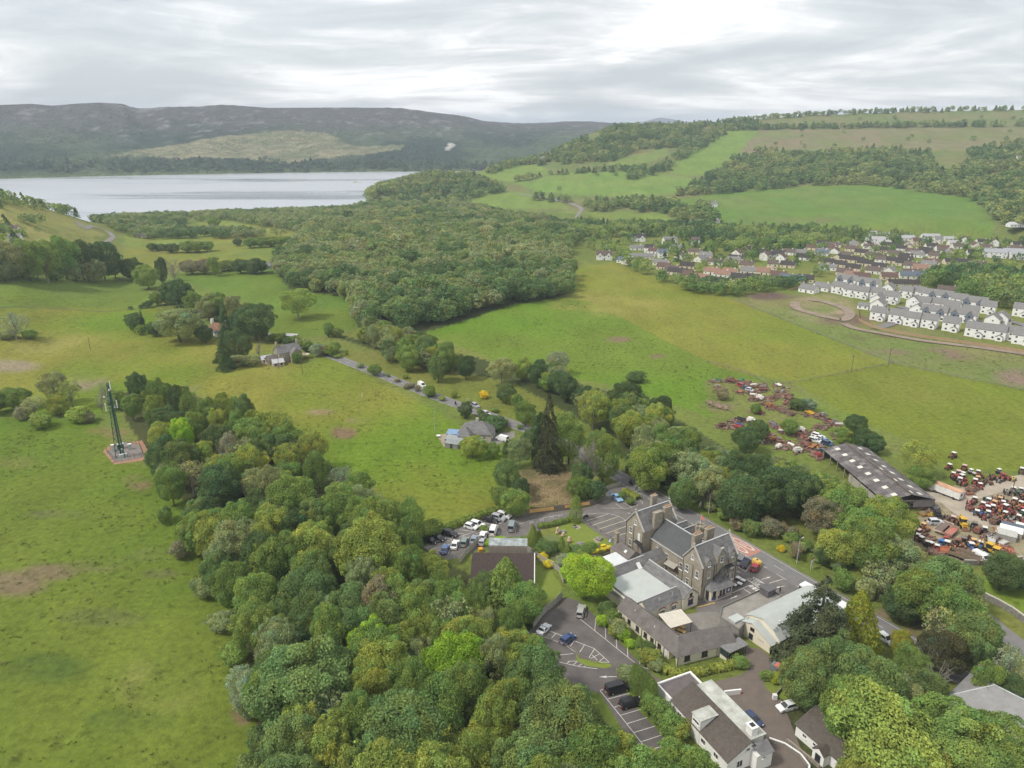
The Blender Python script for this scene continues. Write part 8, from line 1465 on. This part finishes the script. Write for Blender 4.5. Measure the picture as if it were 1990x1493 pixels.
for i,(X,Y) in enumerate([(330,590),(525,545),(720,500),(890,465)]):
 x,y=g(*ZD(X,Y));b_=Bld('barrier','white slatted barrier %s along the garden edge'%['nearest the golden cypress','second from the golden cypress','third from the golden cypress','closest to the board fence'][i],'barrier',0,0,math.radians(20),world=(x,y),group='white barriers by the garden hedge')
 for s in (-.5,.5):b_.part('post',MB().box(s-.05,s+.05,-.05,.05,0,1.15),WFRAME)
 for k in range(3):b_.part('slat',MB().box(-.45,.45,-.03,.03,.3+.3*k,.38+.3*k),WFRAME)
def pole(px,py,h,label,arms=1,mat=None,name='telegraph_pole',r=.14):
 x,y,z=gt(px,py);p_=Bld(name,label,'pole',0,0,.4,world=(x,y));p_.part('post',MB().tube((0,0,0),(0,0,h),r,r*.75,7),mat or M('pole_wood',(.12,.095,.075),.9))
 for k in range(arms):p_.part('cross_arm',MB().box(-.9,.9,-.07,.07,h-.5-.7*k,h-.36-.7*k),M('pole_wood',(0,0,0)))
 if arms:p_.part('insulator',MB().tube((-.8,0,h-.35),(-.8,0,h-.1),.06).tube((.8,0,h-.35),(.8,0,h-.1),.06).tube((0,0,h),(0,0,h+.25),.06),M('pale_ceramic',(.6,.58,.55),.4))
pole(1654,724,8.5,'wooden power pole with pale top at the yellow field corner');pole(1726,712,9,'dark wooden power pole at the corner of three fields');pole(542,717,8,'dark pole in front of the stone house',0);pole(588,728,6,'thin pole in the pasture right of the stone house',0,r=.09);pole(845,839,8.5,'thin grey pole beside the bungalow back yard',0,M('grey_pole',(.42,.41,.38),.7),r=.1);pole(176,681,7.5,'leaning dark pole alone in the left pasture',0);pole(1930,1330,8,'dark pole with crossed arms above the slate villa',2);pole(704,772,2,'short white marker post in the pasture',0,WFRAME,'marker_post',.12);pole(1990-25,965,6,'dark pole at the corner of the yard track',0)
def lamp(px,py,h,label):
 x,y=g(px,py);l_=Bld('street_lamp',label,'street lamp',0,0,HROT-math.pi/2,world=(x,y),group='street lamps on the road verge');G_=M('lamp_grey',(.42,.43,.42),.5);l_.part('post',MB().tube((0,0,0),(0,0,h),.10,.06,8),G_);l_.part('arm',MB().tube((0,0,h),(-.9,0,h+.15),.045,.045,6),G_);l_.part('lamp_head',MB().box(-1.5,-.8,-.14,.14,h+.1,h+.24),G_)
lamp(1377,999,6.2,'street lamp opposite the hotel turret');lamp(1548,1096,7.2,'street lamp opposite the hotel car park');lamp(1304,965,4,'short grey lamp post near the road bend')
def sign(px,py,w,h,z,label,face,back=None,post=.05,rz=None,two=True):
 x,y=g(px,py);s_=Bld('road_sign',label,'sign',0,0,HROT+math.pi/2+.25 if rz is None else rz,world=(x,y));s_.part('board',MB().box(-w/2,w/2,-.03,.03,z,z+h),face)
 for q in ((-w*.35,w*.35) if two else (0,)):s_.part('post',MB().tube((q,.06,0),(q,.06,z+h),post,None,6),M('lamp_grey',(0,0,0)))
 return s_
sign(1360,990,1.5,1.2,1.2,'white backed road sign on the grass verge by the lamp',M('sign_white',(.78,.78,.76),.5));sg=sign(1577,1107,1.6,1.5,1.2,'white road sign with brown top on the verge',M('sign_white',(0,0,0)));sg.part('top_board',MB().box(-.8,.8,-.05,.05,2.9,3.6),M('sign_brown',(.3,.14,.09),.6));sign(1967,1345,2.0,1.4,1.2,'brown road sign on the verge behind the slate villa',M('sign_brown',(0,0,0)));sign(1236,957,1.4,1.3,.7,'pale green sign frame at the car park entrance',M('sign_green',(.36,.44,.36),.6));sign(1218,917,2.0,2.4,.1,'grey bus shelter side panel beside the road',M('grey_panel',(.36,.38,.38),.6),two=True)
# hedges
def hedge(name,label,pts,w,h,tint,n,leaf=.2):
 L=resample([g(*p) for p in pts],.4);rng=np.random.default_rng(len(label));k=rng.integers(0,len(L)-1,n);C=np.array(L)[k];D=np.array(L)[k+1]-C;D/=np.linalg.norm(D,axis=1,keepdims=True);Nn=np.stack([-D[:,1],D[:,0]],1)
 a=rng.uniform(0,math.pi,n);rr=1-.12*rng.exponential(1,n).clip(0,4);sq=lambda t:np.sign(t)*np.abs(t)**.6;P=np.concatenate([C+Nn*(sq(np.cos(a))*rr*w/2)[:,None]+D*rng.uniform(0,.4,n)[:,None],(sq(np.sin(a))*rr*h*(1+.08*np.sin(k*.5)))[:,None]],1)
 nr=np.concatenate([Nn*np.cos(a)[:,None],np.sin(a)[:,None]+.2],1)+.6*rng.normal(size=(n,3));lob=np.clip(1+.14*rng.normal(size=len(L)),.6,1.4);me=leaf_mesh(name,P-np.array([*L[0],0]),nr,leaf,leaf_cols(rng,k,lob,.05*rng.normal(size=len(L))),LEAF,rng)
 e=empty(name,(*L[0],zg(*L[0])),0,label,'hedge');link('foliage',me,e,col=tuple(q*GREEN_GAIN for q in TINT[tint][0]));link('stem',MB().tube((0,0,0),(0,0,h*.6),.06).mesh('stem',BARK),e)
hedge('hedge','long clipped hedge curving round the cream wing',[(1288,1300),(1300,1312),(1335,1316),(1380,1306),(1425,1296),(1440,1288)],1.9,1.5,'yel',5200);hedge('hedge','dark rough hedge between pasture and upper car park',[(845,1040),(875,1027),(920,1010),(960,997),(985,990)],2.4,1.8,'mid',5200);hedge('hedge','trimmed hedge along the top of the garden lawn',[(1045,1026),(1060,1025),(1090,1018),(1112,1011)],1.6,1.3,'mid',2600);hedge('hedge','thick dark hedge between bungalow and country road',[(936,817),(955,822),(980,833)],3.6,3.0,'dark',3400,.26)
hedge('hedge','overgrown hedge on the right side of the country road',[(1240,972),(1232,966),(1212,956)],2.0,1.5,'yel',1600)
# reeds: a fenced patch of tall dead grass
rng=np.random.default_rng(77);poly=wpoly([(1010,918),(1080,905),(1125,930),(1110,985),(1030,990),(1005,960)],0.0);xs=np.array(poly);n=30000;P=np.stack([rng.uniform(xs[:,0].min(),xs[:,0].max(),n),rng.uniform(xs[:,1].min(),xs[:,1].max(),n)],1);P=P[in_poly(P[:,0],P[:,1],poly)];n=len(P);hgt=.5+1.0*vnoise(P[:,0]/2,P[:,1]/2)
V3=np.stack([P[:,0],P[:,1],hgt*.5],1);me=leaf_mesh('reeds',V3,np.stack([rng.normal(size=n),rng.normal(size=n),np.full(n,.9)],1),.24,np.stack([1+.18*rng.normal(size=n)]*3,1).clip(.4,1.6)*(np.array([[.50,.40,.24]])*(1-np.clip(vnoise(P[:,0]/6+9,P[:,1]/6)-.35,0,.6)[:,None])+np.array([[.16,.20,.05]])*np.clip(vnoise(P[:,0]/6+9,P[:,1]/6)-.35,0,.6)[:,None])*(1+.25*(vnoise(P[:,0]/4,P[:,1]/4)-.5))[:,None],LEAF,rng,.3);tag(link('reeds',me),'patch of tall tan dead grass inside the board fence','reeds',None,'stuff')
# stone and concrete walls
def wall_run(label,pts,h,t,mat,cap=None):
 L=[g(*p) for p in pts];x0,y0=L[0];e=empty('stone_wall',(x0,y0,0),0,label,'wall');m,c=MB(),MB()
 for a,b in zip(L[:-1],L[1:]):
  d=Vector((b[0]-a[0],b[1]-a[1])).normalized();nn=Vector((-d.y,d.x))*t/2;q=[(a[0]-nn.x-x0,a[1]-nn.y-y0),(b[0]-nn.x-x0,b[1]-nn.y-y0),(b[0]+nn.x-x0,b[1]+nn.y-y0),(a[0]+nn.x-x0,a[1]+nn.y-y0)];m.prism(q,0,h);c.prism([(x*1.0,y*1.0) for x,y in q],h+.002,h+.14)
 link('wall_body',m.mesh('wall_body',mat),e);link('coping',c.mesh('coping',cap or SILL),e)
wall_run('long grey stone wall bordering the lawn at the right edge',[(1904,1160),(1935,1175),(1965,1192),(2010,1225)],1.6,.5,M('field_stone',(.22,.205,.185),.95,.25,1.5,bump=.5));wall_run('pale concrete wall closing the tractor yard',[(1872,1098),(1900,1099),(1950,1096),(1985,1091)],1.4,.3,CONC)
# the yellow submarine and the garden figures
sx,sy=g(*ZB(1840,880));su=Bld('submarine','yellow submarine model on a stone plinth in the garden','submarine',0,0,math.radians(24),world=(sx,sy));YS=M('submarine_yellow',(.66,.50,.03),.4,.05,2.0)
hull=MB();secs=[(-3.2,.08),(-2.7,.45),(-1.6,.72),(0,.78),(1.6,.72),(2.6,.5),(3.1,.12)]
for (xa,ra),(xb,rb) in zip(secs[:-1],secs[1:]):hull.tube((xa,0,1.45),(xb,0,1.45),ra,rb,14,False)
su.part('hull',hull,YS,smooth=True);su.part('conning_tower',MB().prism([(math.cos(i*.524)*.75+.2,math.sin(i*.524)*.38) for i in range(12)],2.0,2.75),YS);su.part('tail_fin',MB().box(-3.1,-2.5,-.04,.04,.9,2.2).box(-3.1,-2.5,-.8,.8,1.4,1.48),YS);su.part('porthole',MB().tube((1.0,-.79,1.5),(1.0,-.72,1.5),.2,.2,12).tube((-.4,-.79,1.5),(-.4,-.74,1.5),.2,.2,12),GLASS);su.part('plinth',MB().box(-3.3,3.3,-.9,.9,0,.7),STONE)
def blob(pts,mat,name,label,cat,px,py,rz=0,s=1.0):
 e=empty(name,(*g(px,py),0.03),rz,label,cat);e.scale=(s,)*3;m=MB()
 for (x,y,z,r) in pts:
  for i in range(4):
   a0,a1=math.pi*i/4-1.5708,math.pi*(i+1)/4-1.5708;m.tube((x,y,z+math.sin(a0)*r),(x,y,z+math.sin(a1)*r),max(.01,math.cos(a0)*r),max(.01,math.cos(a1)*r),9,False)
 link('figure',m.mesh('figure',mat,True),e);return e
PINK=M('pinkish_plaster',(.52,.36,.27),.8,.1,3.0);RCK=M('garden_rock',(.25,.235,.215),.95,.2,2.0)
e=blob([(0,0,.5,.5),(.05,0,1.2,.38),(.15,0,1.8,.42)],PINK,'garden_statue','pink and rust garden figure beside the rocks on the lawn','statue',*ZD(820,780));blob([(0,0,.45,.5),(.2,0,1.0,.42)],PINK,'garden_statue','low pinkish figure behind the pointed cypress','statue',*ZD(930,830));blob([(0,0,.6,.6),(0,.1,1.3,.45)],PINK,'garden_statue','round headed pink figure right of the pointed cypress','statue',*ZD(1055,940));blob([(0,0,.3,.35),(.1,0,.75,.25)],M('pale_blue_paint',(.5,.6,.72),.6),'garden_statue','small pale blue figure at the lawn corner','statue',*ZD(1845,940))
for px,py,lab in [(*ZD(910,760),'grey rock pile beside the pink figure on the lawn'),(*ZD(1620,890),'grey rock pile at the lower right of the lawn'),(*ZD(1260,990),'dark rock pile beside the lawn path')]:blob([(0,0,.35,.6),(.8,.3,.3,.5),(-.5,.5,.25,.45),(.4,-.5,.3,.4)],RCK,'rock_pile',lab,'rocks',px,py)
sd_=Bld('sundial','flat stone sundial set in the middle of the lawn','sundial',0,0,0,world=g(*ZD(1165,650)));sd_.part('base',MB().prism([(math.cos(i)*.55,math.sin(i)*.55) for i in [k*.785 for k in range(8)]],.04,.5),RCK);sd_.part('dial',MB().box(-.4,.4,-.03,.03,.502,.9),DARKM)
kx=Bld('kiosk','yellow kiosk boat beside the red hatchback','kiosk',0,0,HROT,world=g(*ZE(900,775)));kx.e.scale=(.8,.8,.85);kx.part('body',MB().prism([(-1.3,-.9),(1.3,-.9),(1.6,0),(1.3,.9),(-1.3,.9),(-1.6,0)],.05,1.5),YTIMB if False else M('kiosk_yellow',(.64,.44,.12),.6,.05,2.0));kx.part('lid',MB().prism([(-1.1,-.7),(1.1,-.7),(1.35,0),(1.1,.7),(-1.1,.7),(-1.35,0)],1.502,1.75),M('kiosk_yellow',(0,0,0)));kx.part('hatch',MB().tube((0,0,1.752),(0,0,1.9),.35,.3,10),DARKM)
PURP=M('purple_seat',(.14,.09,.16),.7)
for i,(X,Y) in enumerate([(465,1205),(570,1180),(635,1115),(545,1065)]):
 t_=Bld('cafe_table','white topped cafe table %s'%['nearest the shop front corner','second from the shop front, lower of the pair','furthest out on the car park side','closest to the hotel wall corner'][i],'table',0,0,HROT+.3,world=g(*ZE(X,Y)),group='cafe tables outside the shop front');t_.part('table_top',MB().box(-.6,.6,-.5,.5,.72,.77),WFRAME);t_.part('leg',MB().tube((0,0,.03),(0,0,.72),.06),DARKM)
 for s in (-1,1):
  c_=Bld('chair','dark purple chair on the %s side of the cafe table %s'%('road' if s>0 else 'door',['nearest the shop','second from the shop','furthest out','at the hotel corner'][i]),'chair',0,0,HROT+.3,world=g(*ZE(X+s*42,Y+8-s*10)),group='chairs at the cafe tables');c_.part('seat',MB().box(-.25,.25,-.25,.25,.42,.47),PURP);c_.part('backrest',MB().box(-.25,.25,s*.25-.03,s*.25+.03,.47,.9),PURP)
  for a in (-.2,.2):
   for b in (-.2,.2):c_.part('leg',MB().tube((a,b,.03),(a,b,.42),.02,None,4),DARKM)
bn_=Bld('grit_bin','orange yellow bin behind the brown tiled house','bin',0,0,.3,world=g(*ZB(666,858)));bn_.part('body',MB().box(-.5,.5,-.4,.4,0,.9),M('bin_orange',(.62,.30,.03),.6));bn_.part('lid',MB().slab([(-.55,-.45,.95),(.55,-.45,.95),(.55,.45,1.15),(-.55,.45,1.15)],.08),M('bin_orange',(0,0,0)))
bw=Bld('skip','blue wheeled bin beside the white cottage roof','bin',0,0,.6,world=g(*zA(590,945)));bw.part('body',MB().box(-.6,.6,-.45,.45,.15,1.2),M('bin_blue',(.05,.13,.33),.6));bw.part('lid',MB().box(-.65,.65,-.5,.5,1.202,1.3),M('bin_blue',(0,0,0)))
sk_=Bld('skip','grey skip of orange rubble under the cedar','skip',0,0,HROT+.2,world=g(*zA(395,722)));sk_.part('body',MB().prism([(-2.0,-.8),(2.0,-.8),(2.0,.8),(-2.0,.8)],.1,1.3),M('skip_grey',(.16,.18,.19),.7));sk_.part('load',MB().box(-1.2,.2,-.7,.7,1.302,1.6).box(.4,1.3,-.5,.6,1.302,1.5),M('orange_rubble',(.50,.17,.10),.9))
wd_=Bld('garden_wall','low dark wall with white end pillar beside the parked white hatchback','wall',0,0,0,world=g(*zA(350,890)));a_,b_=g(*zA(350,880)),g(*zA(440,765));d_=(b_[0]-a_[0],b_[1]-a_[1]);wd_.part('wall_body',MB().prism([(0,0),(d_[0],d_[1]),(d_[0]+.3,d_[1]),(.3,0)],0,.8),M('rough_grey_wall',(0,0,0)));wd_.part('end_pillar',MB().box(-.35,.45,-.6,.1,0,1.1),WFRAME)
sheet('lawn',[zA(*p) for p in ((285,755),(350,715),(420,770),(470,880),(420,905),(360,880),(330,850),(300,830))],.032,LAWN,'small green lawn beside the cedar and the skip')
wt_=Bld('white_boulder','white painted boulder at the car park bay end','boulder',0,0,0,world=g(*ZC(1075,585)));wt_.part('stone',MB().tube((0,0,0),(0,0,.6),.7,.3,8),WFRAME)
cm=Bld('garden_furniture','white table standing on the bungalow gravel yard','table',0,0,.2,world=g(852,850));cm.part('table_top',MB().box(-.7,.7,-.7,.7,.7,.78),WFRAME);cm.part('leg',MB().tube((0,0,0),(0,0,.7),.1),WFRAME)
bo_x,bo_y=g(692,356.5,WATER);bo=Bld('boat','tiny white cruise boat out on the loch','boat',0,0,.2,world=(bo_x,bo_y));bo.e.location.z=WATER;bo.part('hull',MB().prism([(-12,-3),(8,-3),(14,0),(8,3),(-12,3)],-.3,2.5),WFRAME);bo.part('cabin',MB().box(-8,5,-2.4,2.4,2.502,5.0),WFRAME);bo.part('window_band',MB().box(-7.5,5.1,-2.5,2.5,3.2,4.2),GLASS)
# brash and cut branches along the road bank
for px,py,w,h in [(1655,1112,5,2),(1685,1130,6,1.6),(1715,1148,6,1.6),(1745,1170,5,1.5),(1770,1195,5,1.5),(1800,1225,5,1.5),(1640,1085,6,3),(1740,1105,6,4),(1830,1205,5,4),(1905,1300,4,3)]:TB(px,py,w,h,'bare','brown' if h<2 else 'grey','heap of cut')
# coarse tufts and rushes in the pastures
_rn=np.random.default_rng(31);tp=[]
for poly,n in (([(-500,830),(190,830),(240,910),(370,1040),(440,1200),(480,1400),(500,1600),(-900,1600)],2600),([(-300,640),(400,720),(640,705),(850,810),(960,890),(960,980),(800,990),(640,890),(400,760),(200,790),(-300,790)],2200),([(900,690),(1110,580),(1300,680),(1540,748),(1380,790),(1200,740)],1600),([(1440,590),(1740,712),(1990,765),(2300,830),(2300,780),(1990,690)],1200)):
 wp=np.array([gt(*q)[:2] for q in poly]);X=_rn.uniform(wp[:,0].min(),wp[:,0].max(),n*4);Y=_rn.uniform(wp[:,1].min(),wp[:,1].max(),n*4);m=in_poly(X,Y,[tuple(q) for q in wp])&(fbm(X/16,Y/16,3)+.12*_rn.normal(size=len(X))>.60);tp.append(np.stack([X[m],Y[m]],1)[:n])
tp=np.concatenate(tp);k=np.repeat(np.arange(len(tp)),7);q=tp[k]+_rn.normal(size=(len(k),2))*.28;zz=zt(q[:,0],q[:,1])+_rn.uniform(.05,.3,len(k));tc_=(np.array([[.10,.15,.025],[.15,.165,.05],[.11,.155,.03],[.18,.16,.07]])[_rn.integers(0,4,len(tp))])[k]
tag(link('grass_tufts',leaf_mesh('grass_tufts',np.stack([q[:,0],q[:,1],zz],1),np.stack([_rn.normal(size=len(k)),_rn.normal(size=len(k)),np.full(len(k),1.1)],1),.20,tc_,LEAF,_rn,.5)),'coarse tufts and rushes dotted over the pastures','grass',None,'stuff')
# --------- labels for the many: what each is, and what it stands nearest to
LMARK=[(235,885,'lattice phone mast'),(0,760,'left end of the mast hedgerow'),(110,780,'tall open ash by the mast'),(325,1000,'pasture corner of the wood'),(440,1200,'middle pasture edge of the wood'),(485,1400,'lowest pasture edge of the wood'),(850,1075,'wood end of the upper car park'),(985,1140,'brown tiled house'),(1040,1235,'white convertible'),(1105,1330,'corner of the lower car park'),(1200,1400,'black taxi cab'),(1260,1335,'clipped narrow cypress row'),(1340,1420,'tiled house with the box dormer'),(930,845,'grey bungalow'),(1068,900,'tall dark conifer'),(1080,950,'tan reed patch'),(1140,1140,'big lime green tree'),(1120,1000,'dark column cypress'),(1150,1075,'yellow submarine'),(1050,1040,'golden topped cypress'),(1065,1088,'orange yellow flowering shrub'),(1230,1230,'cream wing bay line'),(1440,1290,'porch of the cream wing'),(1377,999,'first verge street lamp'),(1548,1096,'second verge street lamp'),(1218,915,'bus shelter panel'),(1577,1107,'white sign with brown top'),(1480,1280,'barn front'),(1610,1300,'huge ragged conifer'),(1700,1250,'golden green cypress'),(1840,1300,'pale dead tree'),(1930,1330,'crossed arm pole'),(1960,1400,'slate villa'),(1740,1470,'white cottage at the drive foot'),(1930,1170,'long stone wall'),(1780,1100,'yard wall corner'),(1640,1010,'foot of the long shed'),(1800,930,'rusty roofed trailer'),(1690,870,'head of the long shed'),(1570,810,'row of scrap cars'),(1480,770,'middle of the junk strip'),(1440,750,'red scrap car'),(1400,790,'log pile'),(1237,735,'low dark shrub in the meadow'),(983,770,'lone round tree'),(1150,800,'stream bend above the hotel'),(830,760,'white van on the country road'),(740,725,'upper stretch of the country road'),(560,700,'stone house'),(428,650,'rusty roofed cottage'),(340,660,'broad grey green tree'),(490,650,'dark domed tree'),(575,610,'lone pale ash'),(695,590,'compact dark tree'),(340,590,'spreading dark tree'),(60,655,'far left pasture fence'),(130,530,'tall tree row at the left edge'),(0,530,'left end of the tall tree row'),(250,545,'right end of the tall tree row'),(332,520,'leafless branching tree'),(513,520,'tin roofed shed'),(415,440,'dark round lochside tree'),(330,480,'left end of the strip field hedge'),(550,470,'right end of the strip field hedge'),(1560,565,'low white bungalows of the estate'),(1700,640,'estate garage'),(1640,570,'double fronted houses'),(1760,605,'bend of the new road'),(1900,640,'long white terrace'),(1880,595,'dark wood by the estate'),(1320,525,'orange roofed bungalows'),(1230,500,'head of the yellow field'),(1400,545,'field edge tree line'),(1480,490,'purple leaved garden tree'),(1620,500,'middle of the village'),(1740,510,'upper village rows'),(1860,520,'right end of the village'),(1720,465,'white modern houses'),(1950,500,'white terrace blocks'),(1843,915,'red and white tractor in the field'),(1865,940,'first tractor row'),(1900,945,'upper yard track'),(1960,930,'white and grey tractor by the field'),(1885,990,'front corner of the big tractor block'),(1920,1000,'middle of the big tractor block'),(1975,985,'right side of the big tractor block'),(1965,1020,'lower side of the big tractor block'),(1870,1030,'yellow digger'),(1833,1035,'long flat trailer'),(1790,1045,'yard corner under the trees'),(1850,1065,'truck beds by the wall'),(1900,1070,'white van at the wall'),(1935,1075,'orange rusted trailer'),(1960,1035,'white roofed lean-to')]
_lm=[(gt(px,py)[:2],t) for px,py,t in LMARK]
_ORD='first second third fourth fifth sixth seventh eighth ninth tenth eleventh twelfth thirteenth fourteenth fifteenth sixteenth seventeenth eighteenth nineteenth twentieth'.split()
def autolabel(items):
 """items: (object, x, y, phrase); no two of one phrase get the same landmark and rank"""
 by={}
 for it in items:by.setdefault(it[3],[]).append(it)
 for ph,L in by.items():
  rank={}
  for li,((lx,ly),t) in enumerate(_lm):
   for r,i in enumerate(sorted(range(len(L)),key=lambda i:(L[i][1]-lx)**2+(L[i][2]-ly)**2)):rank[i,li]=r
  for i,(o,x,y,_) in enumerate(L):
   li=min(range(len(_lm)),key=lambda k:math.hypot(x-_lm[k][0][0],y-_lm[k][0][1])*(1+.35*rank[i,k]));r=rank[i,li];t=_lm[li][1]
   o['label']=(ph+' nearest the '+t) if r==0 else '%s %s nearest the %s'%(ph,_ORD[min(r,19)],t)
_it=[]
for t in TREES:
 e=t['e'];big=t['w']*t['h'];ad=TINT[t['tint']][1];noun=t['noun']
 if t['sp']=='bare':ad={'grey':'pale grey','brown':'brown'}[t['tint']]
 size='' if t['note'] else ('small ' if t['h']<8.5 and t['sp']!='bush' else 'low ' if t['h']<2.6 else 'large ' if big>185 else '')
 note=(t['note']+' ') if t['note'] else size
 if t['note']=='heap of cut':noun='branches'
 ph=note+('' if t['note'] and any(w in t['note'] for w in ad.split()) else ad+' ')+noun
 ph=' '.join(w for i,w in enumerate(ph.split()) if i==0 or w!=ph.split()[i-1])
 e['category']={'shrub':'shrub','cypress':'cypress'}.get(KINDS_[t['sp']][0],'tree');e['group']={'broadleaf_tree':'broadleaf trees of the glen','sycamore_tree':'sycamore like trees of the glen','ash_tree':'ash trees of the glen','birch_tree':'birches of the wood','shrub':'shrubs and bushes','conifer_tree':'tall conifers','cypress':'garden cypresses','bare_tree':'bare branched trees'}[KINDS_[t['sp']][0]]
 _it.append((e,t['x'],t['y'],ph))
autolabel(_it);autolabel(AUTO)
if 'DEBUG_LABELS' in globals():print([(o.name,o['label']) for o in COL.objects if o.get('label') and len(o['label'].split())>16])
# --------- the damp air of the glen
def build_haze():
 mb=MB();mb.box(-9500,9500,-60,14500,-42,330)
 m=bpy.data.materials.new('damp_air');m.use_nodes=True;nt=m.node_tree;nt.nodes.clear()
 out=nt.nodes.new('ShaderNodeOutputMaterial');v=nt.nodes.new('ShaderNodeVolumePrincipled')
 v.inputs['Density'].default_value=HAZE;v.inputs['Color'].default_value=(0.70,0.80,0.93,1);v.inputs['Anisotropy'].default_value=0.0
 nt.links.new(v.outputs[0],out.inputs['Volume'])
 tag(mb.build('haze',m),'thin damp air',None,None,'stuff')
HAZE=1.1e-4
build_haze()
